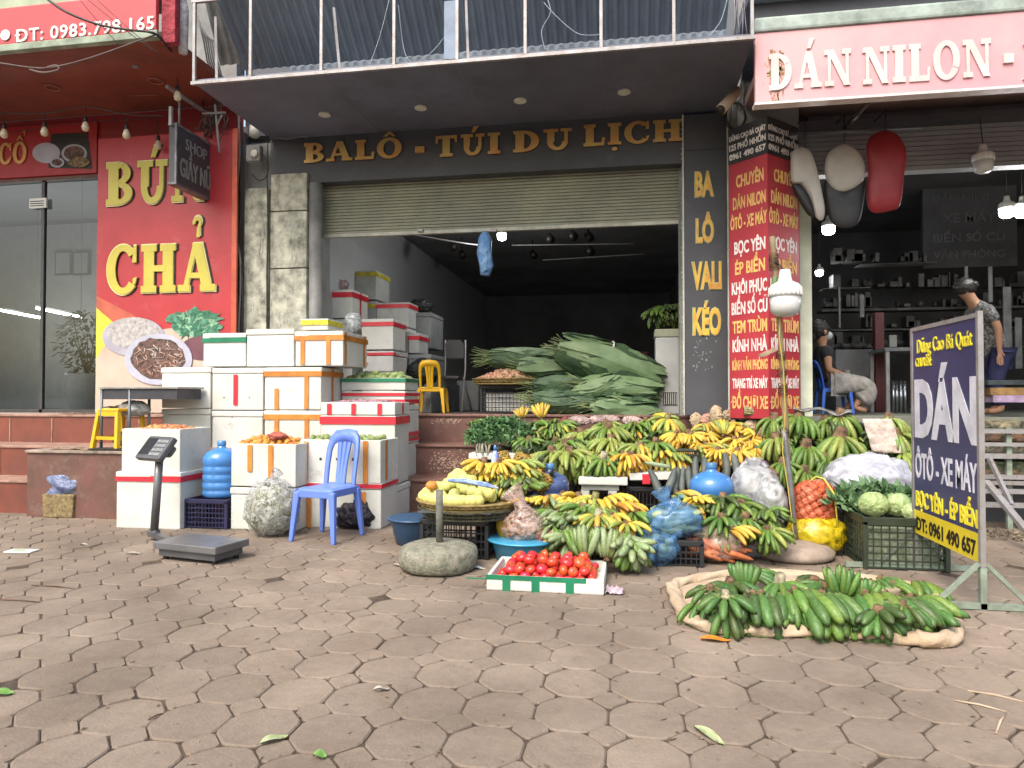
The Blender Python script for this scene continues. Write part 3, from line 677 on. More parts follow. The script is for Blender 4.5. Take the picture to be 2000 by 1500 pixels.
for nm_, c_, n_ in (('printed_leaf', '3a7a5c', 46), ('printed_leaf', '8fbf9c', 30)):
    mb = MB()
    for k in range(n_):
        a_ = rnd.uniform(0, 6.28); u_ = rnd.random() ** .5; x_, y_ = 383 + 48 * u_ * math.cos(a_), 632 + 27 * u_ * math.sin(a_); t_ = rnd.uniform(0, 6.28); l_ = rnd.uniform(5, 12)
        mb.poly([(at(x_ + p * l_ * math.cos(t_) - q * l_ * math.sin(t_), 0, YP).x, at(383, y_ + p * l_ * math.sin(t_) + q * l_ * math.cos(t_), YP).z) for p, q in ((-1, 0), (0, .25), (1, 0), (0, -.25))], YP - .0155 - k * .00002, YP - .0135)
    mb.build(nm_, mat('print_leaf' + c_, c_, rough=.5, var=.3, scale=30), po)
flat('printed_bowl', ell(400, 680, 45, 24), mat('print_maroon', '6e4650', rough=.5), .016)
flat('printed_plate', ell(263, 658, 61, 38), mat('print_plate', 'a8a6b4', rough=.4, var=.08, scale=4), .019)
flat('printed_noodles', ell(263, 651, 50, 31, 28, .03), mat('print_noodle', 'b5b2b0', rough=.6, var=.2, scale=25), .022)
flat('printed_bowl', ell(312, 702, 66, 50), mat('print_bowl', 'b3b5c6', rough=.4, var=.08, scale=4), .025)
flat('printed_meat', ell(312, 700, 52, 40, 30, .06), mat('print_meat', '7a5a50', rough=.6, var=.5, scale=22, col2='2e2624'), .028)
mb = MB()
for k in range(70):
    a = rnd.uniform(0, 2 * PI); r_ = math.sqrt(rnd.random()); cx, cy = 312 + 46 * r_ * math.cos(a), 700 + 34 * r_ * math.sin(a); an = rnd.uniform(0, PI); l = rnd.uniform(4, 11)
    p = at(cx - l * math.cos(an), cy - l * math.sin(an) * .7, YP - .03); q = at(cx + l * math.cos(an), cy + l * math.sin(an) * .7, YP - .03); mb.tube([p, q], rnd.uniform(.003, .007), 5)
mb.build('printed_strips', mat('print_strip', 'a87864', rough=.5, var=.5, scale=6, col2='b8b8b0'), po)

# header board with the word CO and dishes
hb_ = thing('menu_header', 'red header board above the glass showing CỔ and dark dishes', 'sign', (at(80, 300, 7.17).x, 7.17, Zh0))
xa_, xb_, za, zb = rectx((-60, 342), (188, 250), 7.16)
MB().box(xa_, xb_, 7.17, 7.198, Zh0 + .01, Zh1 - .05, .004).build('panel', mat('header_board', 'a3262c', rough=.45, var=.06), hb_)
mb = MB(); a = at(0, 322, 7.17); b_ = at(54, 286, 7.17)
write(mb, 'CỔ', frame3((0, 7.17, 0), (1, 0, 0), (0, 0, 1)), a.x, b_.x, a.z, b_.z + .05, out=.02, font='slab'); mb.build('lettering', M_GOLD, hb_)
flat('printed_dark', [(100, 262), (172, 258), (180, 330), (95, 328)], mat('print_black', '2a2826', rough=.5, var=.3, scale=20), .004, hb_, 7.17)
for nm, e, m_, o in (('printed_plate', ell(91, 299, 27, 20), MATS['print_plate'], .006), ('printed_bowl', ell(146, 300, 25, 18), MATS['print_plate'], .008), ('printed_filling', ell(146, 300, 20, 14), MATS['print_meat'], .010),
                     ('printed_dip', ell(113, 318, 14, 10), MATS['print_plate'], .012), ('printed_sauce', ell(113, 318, 10, 6.5), MATS['print_meat'], .014), ('printed_rolls', ell(157, 318, 20, 10, 20, .1), mat('print_roll', '9a8058', var=.5, scale=30, col2='3a2c20'), .016)):
    flat(nm, e, m_, o, hb_, 7.17)

# telephone awning sign at upper left
YA = gnd(100, 100, Zh1).y
aw = thing('awning_sign', 'red awning sign with white telephone number at the upper left', 'sign', (-6, YA, Zh1))
xr = at(311, 60, YA).x
za = Zh1 + .03; zt = at(100, 12, YA).z
MB().box(XL, xr, YA - .05, YA, za + .05, zt, .01).build('panel', mat('awning_red', 'c24448', rough=.4, var=.08, scale=1, bump=.08), aw)
MB().box(XL, xr + .02, YA - .06, YA + .01, za - .02, za + .047, .006).build('trim', mat('aw_trim', '93a08c', rough=.6, var=.2), aw)
MB().box(XL, xr, YA - .02, YA + .3, zt, zt + .5, .01).build('fascia_above', mat('pale_green_wall', 'a9b59a', rough=.8, var=.15, scale=2), aw)
MB().box(xr + .02, xr + .16, YA + .0, YA + .08, za - .05, zt + .3, .01).build('side_cloth', mat('red_cloth', '9c3440', rough=.8, var=.2, scale=8, bump=.5, bscale=12, dist=.02), aw)
mb = MB(); AM = frame3((0, YA - .05, 0), (1, 0, 0), (0, 0, 1))
for txt, xa_, xb_, yb, yt in (('ĐT: 0983.798.165', 34, 302, 68, 40),):
    a = at(xa_, 79, YA - .05); b_ = at(xb_, 62, YA - .05); z = (a.z + b_.z) / 2; write(mb, txt, AM, a.x, b_.x, z - .0, z + mpp(168, YA) * 27, bold=.012, out=.012, spacing=1.1)
c = at(11, 69, YA - .055); r_ = .052
mb.lathe([(r_ - .006, 0), (r_, 0), (r_, .006), (r_ - .006, .006)], 28, T(*c) @ RX(PI / 2))
mb.tube([c + Vector((-.022, 0, .028)), c + Vector((-.02, 0, 0)), c + Vector((-.002, 0, -.022)), c + Vector((.024, 0, -.026))], [.008, .005, .005, .008], 6)
mb.build('lettering', mat('white_letter', 'f0ece4', rough=.5), aw)
# white and grey things hanging beside the awning: rolled canvas
cv = MB(); P = [at(345, -20, 5.9), at(352, 20, 5.9), at(356, 60, 5.95), at(358, 104, 5.95)]
cv.tube(P, [.07, .075, .055, .04], 10); cv.build('rolled_canvas', mat('canvas_white', 'c9c4c2', rough=.8, var=.2, scale=6, bump=.6, bscale=14, dist=.02), None, 'rolled pale canvas hanging at the end of the red awning', 'canvas')

# box sign on the column, seen edge-on
Xk = at(344, 300, 6.4).x
z0, z1 = onx(344, 358, Xk).z, onx(344, 242, Xk).z
bs = thing('box_sign', 'dark double-sided box sign sticking out from the column', 'sign', (Xk, 6.4, z0))
MB().box(Xk - .085, Xk, 6.4, 7.08, z0, z1, .008).build('casing', M_DARK, bs)
mb = MB()
for y0_, y1_, a, b_ in ((6.4, 7.08, z1 - .012, z1 + .012), (6.4, 7.08, z0 - .012, z0 + .012)): mb.box(Xk - .09, Xk + .01, y0_ - .01, y1_, a, b_, .003)
mb.box(Xk - .01, Xk + .012, 6.388, 6.41, z0, z1); mb.build('frame', mat('sign_frame_grey', '77787a', rough=.5, metal=.3, var=.3), bs)
BM = frame3((Xk + .001, 0, 0), (0, 1, 0), (0, 0, 1)); mb = MB(); hgt = z1 - z0
write(mb, 'SHOP', BM, 6.55, 6.92, z0 + hgt * .66, z0 + hgt * .86, bold=0, out=.008)
write(mb, 'GIẦY NỮ', BM, 6.46, 7.0, z0 + hgt * .16, z0 + hgt * .5, bold=.015, out=.008)
mb.build('lettering', mat('grey_letter', '8d8f8c', rough=.5), bs)
for y in (6.5, 6.95): MB().tube([(Xk - .04, y, z1), (Xk - .04, y, z1 + .35)], .012, 6).build('hanger', M_GALV, bs)
MB().bar((Xk - .04, 6.3, z1 + .35), (Xk - .04, 7.2, z1 + .35), .03).build('arm', M_GALV, bs)
vp = at(337, 150, 6.35); MB().box(Xk - .06, Xk - .03, 6.36, 6.39, z1 - .02, Zs + .1).build('post', M_GALV, bs)

# black vertical sign
YB = 7.12
bx0, bx1 = at(1337, 500, YB).x, at(1420, 500, YB).x
bz = at(1378, 222, YB).z
vs_ = thing('vertical_sign', 'tall black sign reading BA LÔ VALI KÉO in yellow beside the opening', 'sign', ((bx0 + bx1) / 2, YB, ZF))
MB().box(bx0, bx1, YB, YB + .08, ZF + .015, at(1378, 292, YB).z - .003, .003).build('panel', M_DARK, vs_)
MB().box(bx0, bx1, YB, YB + .08, at(1378, 292, YB).z, bz, .003).build('panel', M_DARK, vs_)
MB().box(bx0 - .018, bx0 - .003, YB - .012, YB + .08, ZF + .015, bz, .003).build('edge_strip', M_OFFW, vs_)
MB().box(bx1 + .003, bx1 + .018, YB - .012, YB + .08, ZF + .015, bz, .003).build('edge_strip', M_OFFW, vs_)
VM = frame3((0, YB, 0), (1, 0, 0), (0, 0, 1)); mb = MB(); mo = MB()
for txt, xa_, xb_, yt, yb in (('BA', 1358, 1393, 332, 385), ('LÔ', 1360, 1393, 424, 475), ('VALI', 1352, 1408, 508, 566), ('KÉO', 1354, 1407, 598, 655)):
    a = at(xa_, yb, YB); b_ = at(xb_, yt, YB); write(mb, txt, VM, a.x, b_.x, a.z, b_.z, bold=.035, out=.016)
    write(mo, txt, VM, a.x - .008, b_.x + .008, a.z - .008, b_.z + .008, bold=.06, out=.008)
mb.build('lettering', mat('amber_letter', 'e3b93f', rough=.4, var=.15, col2='c98a3a', scale=8), vs_); mo.build('letter_rim', mat('pale_rim2', 'b9c48c', rough=.5), vs_)
mb = MB()
for k in range(30):
    p = Vector(at(rnd.uniform(1352, 1400), rnd.uniform(655, 725), YB - .001)); mb.box(p.x, p.x + rnd.uniform(.004, .02), YB - .002, YB - .0005, p.z, p.z + rnd.uniform(.004, .03))
mb.build('scrape', mat('scrape', '8a8a88'), vs_)
# light string along the edge of that sign
mb = MB()
for i in range(60):
    z = ZF + .05 + i * (bz - ZF) / 61; mb.blob((bx0 - .025 + .005 * math.sin(i * 1.3), YB - .02, z), (.004, .004, .012), sub=1)
mb.build('light_string', M_OFFW, None, 'string of tiny pale lights down the left edge of the black sign', 'light string')

# red corner sign of the workshop: a prism whose corner points at the street
Pc = at(1500, 500, 6.55)
def isect(px, dirx):
    d = ray(px, 775); k = d.x / d.y      # x = k*y ; Pc + u*(dirx,1)
    return (k * Pc.y - Pc.x) / (dirx - k)
uL, uR = isect(1426, -1), isect(1563, 1)
PL = Vector((Pc.x - uL, Pc.y + uL, 0)); PR = Vector((Pc.x + uR, Pc.y + uR, 0)); PC0 = Vector((Pc.x, Pc.y, 0))
ztR = at(1500, 299, 6.55).z; ztB = at(1500, 226, 6.55).z; zb_ = ZF + .0
cs = thing('corner_sign', 'red three-sided corner sign listing car services under a black cap', 'sign', (Pc.x, Pc.y, zb_))
def prism(z0, z1, g=0):
    c = PC0 + Vector((0, -g * 1.41, 0)); l = PL + Vector((-g, 0, 0)); r_ = PR + Vector((g, 0, 0)); b_ = Vector((Pc.x + .02, PR.y + .05, 0))
    vs = [(p.x, p.y, z) for z in (z0, z1) for p in (c, r_, b_, l)]
    return MB().add(vs, [(3, 2, 1, 0), (4, 5, 6, 7), (0, 1, 5, 4), (1, 2, 6, 5), (2, 3, 7, 6), (3, 0, 4, 7)], smooth=False)
prism(zb_, ztR).build('red_panel', mat('sign_red', 'a8323c', rough=.4, var=.08, scale=2), cs)
prism(ztR + .003, ztB, .004).build('black_panel', mat('sign_black', '2f3032', rough=.45), cs)
wL = (PL - PC0).length; wR = (PR - PC0).length
ML = frame3((PL.x, PL.y, 0), (PC0 - PL), (0, 0, 1)); MR = frame3((PC0.x, PC0.y, 0), (PR - PC0), (0, 0, 1))
M_LY = mat('cream_yellow_letter', 'dcb46a', rough=.5); M_LW = mat('white_print', 'dfd9d4', rough=.5)
wmb = MB(); ymb = MB()
def z65(y): return at(1500, y, 6.55).z
ROWS = [('CHUYÊN', 348, .16, 1, 'y'), ('DÁN NILON', 392, .07, 1, 'y'), ('ÔTÔ - XE MÁY', 432, .0, 1, 'y'), ('BỌC YÊN', 483, .1, 1, 'w'), ('ÉP BIỂN', 525, .12, 1, 'y'), ('KHÔI PHỤC', 565, .03, 1, 'w'),
        ('BIỂN SỐ CŨ', 606, .02, 1, 'w'), ('TEM TRÙM', 644, .04, 1, 'y'), ('KÍNH NHÀ', 682, .04, 1, 'w'), ('KÍNH VĂN PHÒNG', 719, .03, 1, 'y'), ('TRANG TRÍ XE MÁY', 756, .03, 1, 'w'), ('ĐỒ CHƠI XE', 797, .03, 1, 'y')]
for txt, yb, m_, k, c in ROWS:
    t_ = ymb if c == 'y' else wmb; z0 = z65(yb + 2); h = .125 if len(txt) < 13 else .1
    write(t_, txt, ML, wL * (.04 + m_), wL * (.99 - m_ * .5), z0, z0 + h, bold=.028, out=.004)
    write(t_, txt, MR, wR * (.04 + m_), wR * (.97 - m_ * .5), z0, z0 + h, bold=.028, out=.004)
for txt, yb, h in (('DŨNG CAO BÁ QUÁT', 252, .05), ('125 PHỐ NHỔN', 272, .06), ('0961 490 657', 291, .06)):
    z0 = z65(yb); write(wmb, txt, ML, wL * .03, wL * .97, z0, z0 + h, bold=.025, out=.008); write(wmb, txt, MR, wR * .03, wR * .97, z0, z0 + h, bold=.025, out=.008)
ymb.build('lettering', M_LY, cs); wmb.build('lettering', M_LW, cs)
MB().box(Pc.x - .2, PR.x + .02, PR.y + .06, PR.y + .3, .9, ztB + .5).build('backing_post', M_GREYP, cs)

# pink sign over the workshop
YK = 5.9
kx = at(1472, 120, YK).x
pk = thing('fascia_sign', 'long faded pink sign reading DÁN NILON over the workshop', 'sign', (5, YK, 3.4))
zk0, zk1 = at(1700, 193, YK).z, at(1700, 55, YK).z
Zr1_ = Zr1
MB().box(kx, 12, YK - .07, YK, zk0, zk1, .008).build('panel', mat('faded_pink', 'cc8f96', rough=.5, var=.12, scale=1.0, col2='cfa2a2', bump=.04), pk)
MB().box(kx - .01, 12, YK - .085, YK + .02, zk0 - .022, zk0 - .002).build('bottom_trim', mat('pale_trim', 'd9cdcd', rough=.5, var=.1), pk)
MB().box(kx - .01, 12, YK - .09, YK + .05, zk1 + .002, zk1 + .12, .02).build('top_trim', mat('grey_green_trim', '9aa8a0', rough=.6, var=.2), pk)
mb = MB(); ms = MB(); KM = frame3((0, YK - .07, 0), (1, 0, 0), (0, 0, 1))
for txt, xa_, xb_, yt, yb in (('DÁN', 1502, 1662, 104, 174), ('NILON', 1684, 1935, 88, 160), ('XE MÁY', 1996, 2300, 76, 148)):
    a = at(xa_, (yb - .0), YK - .07); b_ = at(xb_, yb - 6, YK - .07); z = (at((xa_ + xb_) / 2, yb - 2, YK - .07).z)
    hh_ = at(xa_, yt, YK - .07).z - at(xa_, yb, YK - .07).z
    write(mb, txt, KM, a.x, b_.x, z, z + hh_, out=.014, font='slab') if txt != 'XE MÁY' else write(mb, txt, KM, a.x, b_.x, z, z + hh_, out=.02, bold=.05)
a = at(1958, 125, YK - .07); mb.box(a.x, a.x + .07, YK - .09, YK - .071, a.z, a.z + .07)
mb.build('lettering', mat('chalk_letter', 'cfc0bc', rough=.5, var=.08), pk)
mb = MB()
for k in range(120):
    p = at(rnd.gauss(1515, 7), rnd.uniform(100, 205), YK - .07); l = rnd.uniform(.01, .05); mb.box(p.x, p.x + rnd.uniform(.002, .01), YK - .0725, YK - .0705, max(zk0, p.z - l), p.z)
for k in range(40):
    p = at(rnd.gauss(1512, 10), rnd.uniform(95, 150), YK - .07); l = rnd.uniform(.01, .04); mb.box(p.x, p.x + rnd.uniform(.01, .03), YK - .0727, YK - .0703, p.z - l, p.z)
mb.build('peeled_streaks', mat('peel', 'a5a06a', rough=.8, var=.4, scale=30, col2='8a4a48'), pk)
# sloping strut and upper blue-grey roof edge
MB().box(kx - .05, 12, YK - .1, 7.3, zk1 + .28, zk1 + .4).build('roof_edge', M_CORR, pk)
MB().box(kx + .0, 12, YK + .0, YK + .04, zk1 + .13, zk1 + .28).build('back_strip', M_DARK, pk)
a = at(1697, 198, YK + .1); b_ = at(1651, 252, 7.1); MB().bar(a, b_, .03).build('strut', mat('brown_strut', '4f3f3a', rough=.6), rb)

# standing blue sign, square to the street
XS = gnd(1805, 1118).x * .5 + gnd(1930, 1203).x * .5
yn, yf = onx(1916, 900, XS).y, onx(1786, 900, XS).y
zt_ = onx(1916, 614, XS).z; zl = onx(1924, 1103, XS).z
sg = thing('standing_sign', 'blue and yellow standing sign reading DÁN ÔTÔ on the pavement', 'sign', (XS, (yn + yf) / 2, 0))
MB().box(XS - .006, XS + .006, yn + .012, yf - .012, zl, zt_).build('panel', mat('sign_blue', '353661', rough=.4, var=.06, scale=1), sg)
zy = zl + (zt_ - zl) * .115
MB().box(XS - .009, XS - .0065, yn + .012, yf - .012, zl, zy).build('yellow_strip', mat('sign_yellow', 'dcc52e', rough=.4, var=.06), sg)
tb = MB(); tb.bar((XS, yn, zl - .02), (XS, yn, zt_ + .02), .026); tb.build('post', M_GALV, sg)
tb = MB(); tb.bar((XS, yf, .0), (XS, yf, zt_ + .01), .026); tb.build('post', M_GALV, sg)
MB().bar((XS, yn + .014, zt_), (XS, yf - .014, zt_), .024).build('rail', M_GALV, sg)
M_GGR = mat('grey_green_metal', '8a9a8a', rough=.55, var=.2, scale=12, bump=.1, col2='6d7468')
MB().bar((XS, yn, .0), (XS, yn, zl - .022), .03).build('leg', M_GGR, sg)
for y in (yn, yf):
    MB().bar((XS - .42, y, .02), (XS + .42, y, .02), .03).build('foot', M_GGR, sg)
    MB().bar((XS - .22, y, .03), (XS - .015, y, .24), .02).build('brace', M_GGR, sg); MB().bar((XS + .22, y, .03), (XS + .015, y, .24), .02).build('brace', M_GGR, sg)
SM = frame3((XS - .006, yf, 0), (0, -1, 0), (0, 0, 1)); Ws = yf - yn; Hs = zt_ - zl
def sw(mb, txt, u0, u1, v0, v1, **k): write(mb, txt, SM, Ws * u0, Ws * u1, zl + Hs * v0, zl + Hs * v1, **k)
mb = MB(); sw(mb, 'Dũng Cao Bá Quát', .1, .93, .88, .95, bold=0, out=.006, capfit=(0, .729), spacing=1.05); sw(mb, 'CHUYÊN:', .07, .34, .815, .86, bold=0, out=.006)
sw(mb, 'BỌC YÊN - ÉP BIỂN', .05, .97, .135, .215, bold=.02, out=.006); mb.build('yellow_lettering', mat('yel_letter', 'ecdc3c', rough=.4), sg)
mb = MB(); sw(mb, 'DÁN', .04, .97, .47, .77, bold=.045, out=.003); sw(mb, 'ÔTÔ - XE MÁY', .04, .97, .275, .405, bold=.018, out=.003); mb.build('white_lettering', mat('sign_white', 'd2d2de', rough=.4), sg)
mb = MB(); SM = frame3((XS - .009, yf, 0), (0, -1, 0), (0, 0, 1)); sw(mb, 'ĐT: 0961 490 657', .06, .95, .02, .088, bold=.03, out=.003); mb.build('dark_lettering', M_BLK, sg)
bk = MB(); bk.box(XS - .007, XS + .008, yn + .02, yf - .02, zl + .001, zl + .004); 
# ---------------------------------------------------------------- foam boxes
M_FOAM = mat('foam', 'cacbc6', rand=.035, rough=.75, var=.05, scale=2.5, bump=.12, bscale=220, col2='b9b9ab', detail=12, amount=.33, spec=.3)
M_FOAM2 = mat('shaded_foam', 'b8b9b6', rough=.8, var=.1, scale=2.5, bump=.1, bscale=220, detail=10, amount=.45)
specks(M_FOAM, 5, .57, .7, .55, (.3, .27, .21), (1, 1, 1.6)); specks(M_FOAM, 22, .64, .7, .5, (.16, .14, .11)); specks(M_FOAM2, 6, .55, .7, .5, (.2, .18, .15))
TAPE = {'r': mat('red_tape', 'cf2f3e', rough=.35, var=.1, scale=8, bump=.1), 'o': mat('orange_tape', 'cc8238', rough=.35, var=.15, scale=8, bump=.1),
        'g': mat('green_tape', '1f7a58', rough=.35, var=.12, scale=8), 'y': mat('yellow_tape', 'd2c63a', rough=.35, var=.2, scale=14), 'k': M_BLK}
def foam_box(px0, py0, px1, py1, Y, dep, label, tape='', m=None, rz=0, lid=.055, taper=.0, open_=False, name='foam_box', mark=None, group='foam boxes of the stall'):
    """front face between photo pixels, on plane Y. tape: list of specs
       ('r','lid') band round the lid, ('o',u) vertical strip at fraction u, ('r','side',u) on the right side"""
    a = at(px0, py1, Y); b = at(px1, py0, Y); W = abs(b.x - a.x); Hh = b.z - a.z
    cx = (a.x + b.x) / 2; rz = rz + rnd.gauss(0, .012); t = thing(name, label, 'box', (cx, Y, a.z), rz, group)
    m = m or M_FOAM; M0 = wm(t)
    zl_ = Hh - lid
    def prism_(mb, x0, x1, y0, y1, z0, z1, tp, bev):
        n0 = len(mb.v); mb.box(x0, x1, y0, y1, z0, z1, bev)
        if tp:
            for i in range(n0, len(mb.v)):
                x, y, z = mb.v[i]; k = 1 - tp * (1 - (z - z0) / (z1 - z0)); mb.v[i] = (x * k, (y - dep / 2) * k + dep / 2, z)
    j = lambda v: v * rnd.uniform(-1, 1)
    if open_:
        mb = MB(); th = .028
        mb.box(-W / 2, W / 2, 0, th, 0, Hh, .008, M0); mb.box(-W / 2, W / 2, dep - th, dep, 0, Hh, .008, M0)
        mb.box(-W / 2, -W / 2 + th, th + .001, dep - th - .001, 0, Hh, .006, M0); mb.box(W / 2 - th, W / 2, th + .001, dep - th - .001, 0, Hh, .006, M0)
        mb.box(-W / 2 + th, W / 2 - th, th, dep - th, 0, Hh * .55, 0, M0); mb.build('body', m, t)
    else:
        mb = MB(); prism_(mb, -W / 2, W / 2, 0, dep, 0, zl_ - .002, taper, .012); mb.v = [tuple(M0 @ Vector(v)) for v in mb.v]; mb.build('body', m, t)
        e = .006; mb = MB(); mb.box(-W / 2 - e, W / 2 + e, -e, dep + e, zl_, Hh, .012, M0 @ T(j(.003), j(.003), 0) @ RZ(j(.008))); mb.build('lid', m, t)
    for s in tape:
        mt = TAPE[s[0]]; mb = MB(); g = .0085
        if s[1] == 'lid':
            z0, z1 = (zl_ - .03, zl_ + .018) if not open_ else (Hh - .05, Hh - .015)
            mb.box(-W / 2 - g, W / 2 + g, -g, -g + .002, z0, z1, 0, M0); mb.box(W / 2 + g - .002, W / 2 + g, -g, dep + g, z0, z1, 0, M0); mb.box(-W / 2 - g, -W / 2 - g + .002, -g, dep + g, z0, z1, 0, M0)
        elif s[1] == 'h':       # horizontal band at fraction
            z = Hh * s[2]; h = s[3] if len(s) > 3 else .05; mb.box(-W / 2 - g, W / 2 + g, -g, -g + .002, z - h / 2, z + h / 2, 0, M0); mb.box(W / 2 + g - .002, W / 2 + g, -g, dep + g, z - h / 2, z + h / 2, 0, M0)
        elif s[1] == 'side':
            y = dep * s[2]; mb.box(W / 2 + g - .002, W / 2 + g, y - .02, y + .02, Hh * .05, Hh - .005, 0, M0)
        elif s[1] == 'top':
            y = dep * s[2]; mb.box(-W / 2 - g, W / 2 + g, y - .02, y + .02, Hh + .001, Hh + .003, 0, M0)
        else:
            u = s[1]; v0 = s[2] if len(s) > 2 else 0; v1 = s[3] if len(s) > 3 else .9; x = -W / 2 + W * u; w_ = .021
            mb.box(x - w_, x + w_, -g - .0015, -g + .001, Hh * v0, Hh * v1, 0, M0 @ T(0, 0, 0))
        mb.build('tape', mt, t)
    if mark:
        mb = MB()
        for (u, v, r_) in mark: mb.lathe([(.0, 0), (r_, 0), (r_, .002), (0, .002)], 12, M0 @ T(-W / 2 + W * u, -.0015, Hh * v) @ RX(PI / 2))
        mb.build('hole', M_BLK, t)
    # grime
    return t
def support(px0, px1, py, Y, dep, z0, label, m=None, group=None):
    "a further box under a stacked one, down to the surface it stands on"
    a = at(px0, py, Y); b = at(px1, py, Y)
    if a.z - z0 < .04: return
    t = thing('foam_box', label, 'box', ((a.x + b.x) / 2, Y, z0), 0, group or 'foam boxes of the stall')
    MB().box(a.x, b.x, Y, Y + dep, z0, a.z - .06, .012).build('body', m or M_FOAM, t); MB().box(a.x - .006, b.x + .006, Y - .006, Y + dep + .006, a.z - .058, a.z - .003, .012).build('lid', m or M_FOAM, t)
foam_box(227, 923, 352, 1031, 5.22, .42, 'clean white foam box on the pavement at the far left, red taped lid', [('r', 'lid')], rz=.0, lid=.05, taper=.0)
foam_box(237, 838, 352, 921, 5.24, .42, 'open dented foam box holding onions, on the far left box with the red band', [], rz=-.0, open_=True)
# blocks in row behind
RB = 6.1
foam_box(316, 717, 411, 797, RB, .4, 'plain clean foam box at the left end of the second layer', [])
foam_box(316, 799, 411, 876, RB, .4, 'plain foam box under the left end box, behind the onion box', [])
foam_box(414, 718, 514, 801, RB - .02, .4, 'foam box with one upright strip of red tape on its front', [('r', .47, .12, .84)], mark=[(.24, .3, .006), (.74, .3, .006)])
foam_box(414, 803, 513, 876, RB - .02, .4, 'scuffed foam box below the one with the red strip, behind the blue bottle', [], mark=[(.4, .85, .008)])
foam_box(517, 717, 627, 800, RB - .04, .5, 'foam box with orange tape round the lid and two torn orange strips', [('o', 'lid'), ('o', .22, 0, .5), ('o', .75, .02, .8), ('o', 'side', .5)])
foam_box(517, 802, 627, 876, RB - .04, .5, 'foam box with orange tape under the box with the torn strips', [('o', 'lid'), ('o', .22, 0, .8), ('o', .75, 0, .8)])
foam_box(397, 650, 480, 716, RB + .05, .38, 'small foam box with green tape under its lid, on top of the stack', [('g', 'lid')], lid=.06)
foam_box(482, 642, 574, 716, RB + .02, .38, 'plain white lidded foam box on top between the green and orange taped boxes', [])
foam_box(577, 646, 670, 715, RB - .02, .62, 'bright foam box on top tied with orange tape on all edges', [('o', 'lid'), ('o', .16, .05, .8), ('o', .7, .05, .85), ('o', 'side', .08), ('o', 'side', .85)])
foam_box(590, 622, 640, 645, RB + .1, .34, 'small flat foam box with yellow printed tape on top of the stack', [('y', 'lid')], lid=.03)
foam_box(451, 868, 578, 949, 5.3, .4, 'open foam box heaped with tangerines, two orange tape strips', [('o', .3, .35, .98), ('o', .62, .2, .98)], open_=True)
support(451, 578, 951, 5.3, .4, 0, 'foam box on the pavement behind the net bag, under the tangerine box')
foam_box(585, 860, 744, 941, 5.5, .42, 'open foam box of limes behind the blue chair, black air holes', [('o', .08, 0, .95), ('o', .82, 0, .98), ('o', 'side', .3)], open_=True, mark=[(.26, .55, .012), (.47, .55, .012), (.67, .55, .014)])
foam_box(585, 944, 744, 1029, 5.5, .42, 'foam box on the pavement behind the blue chair legs, orange strips, red lid band', [('r', 'h', .93, .035), ('o', .12, 0, .9), ('o', .79, 0, .8)])
foam_box(627, 812, 771, 945, 5.95, .44, 'large tall foam box with a wide red band, open onion box on it', [('r', 'h', .93, .07)])
support(627, 771, 947, 5.95, .44, 0, 'foam box under the large red banded box, standing on the pavement')
foam_box(627, 786, 771, 810, 5.95, .44, 'shallow foam tray of purple onions with red tape patches', [('r', .12, .0, .9), ('r', .45, .0, .9), ('r', .8, 0, .9), ('r', 'side', .5)], open_=True)
Yb = 6.5
foam_box(667, 738, 791, 762, Yb, .46, 'shallow foam tray with green tape heaped with green squash', [('g', 'h', .82, .035)], open_=True)
foam_box(669, 764, 790, 789, Yb, .46, 'flat foam box with two red tape bands under the squash tray', [('r', 'h', .75, .03), ('r', 'h', .2, .04)], lid=.03)
foam_box(690, 791, 790, 855, Yb, .46, 'foam box low at the right end of the stack, red tape on its side', [('r', 'h', .1, .04)])
foam_box(690, 857, 790, 938, Yb, .46, 'bottom foam box at the right end of the stack, standing on the step', [('r', 'h', .96, .03)])
# inside the shop, on the floor
GI = 'foam boxes stacked inside the shop'
foam_box(706, 622, 768, 683, 7.66, .45, 'foam box with red taped lid inside the doorway, above the strip-taped one', [('r', 'lid')], M_FOAM, group=GI)
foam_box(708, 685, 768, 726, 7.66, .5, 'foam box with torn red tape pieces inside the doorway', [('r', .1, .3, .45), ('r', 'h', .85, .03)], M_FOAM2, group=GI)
support(708, 768, 727, 7.66, .5, ZF, 'foam box at the bottom of the stack inside the doorway', group=GI)
foam_box(623, 565, 688, 622, 7.7, .5, 'foam box with red cross tape next to the grey column', [('r', 'h', .82, .06), ('r', .33, .5, .9), ('r', 'side', .5)], M_FOAM, group=GI)
support(623, 688, 624, 7.7, .5, ZF, 'tall foam box beneath the red cross-taped one by the column', group=GI)
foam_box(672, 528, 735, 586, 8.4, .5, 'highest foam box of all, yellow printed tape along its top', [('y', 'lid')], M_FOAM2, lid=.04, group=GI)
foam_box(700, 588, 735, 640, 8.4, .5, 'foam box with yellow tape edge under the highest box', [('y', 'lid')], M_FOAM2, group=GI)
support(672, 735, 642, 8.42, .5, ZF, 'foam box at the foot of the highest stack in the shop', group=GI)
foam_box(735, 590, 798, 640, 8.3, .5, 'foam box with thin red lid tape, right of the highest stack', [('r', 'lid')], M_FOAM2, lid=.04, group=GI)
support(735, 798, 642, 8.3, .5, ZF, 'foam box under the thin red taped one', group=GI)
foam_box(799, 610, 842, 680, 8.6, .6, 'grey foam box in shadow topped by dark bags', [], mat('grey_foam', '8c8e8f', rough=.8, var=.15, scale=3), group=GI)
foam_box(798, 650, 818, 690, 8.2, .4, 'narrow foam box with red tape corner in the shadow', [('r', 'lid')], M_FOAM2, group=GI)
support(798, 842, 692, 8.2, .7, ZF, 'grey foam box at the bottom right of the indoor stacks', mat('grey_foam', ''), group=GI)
mb = MB()
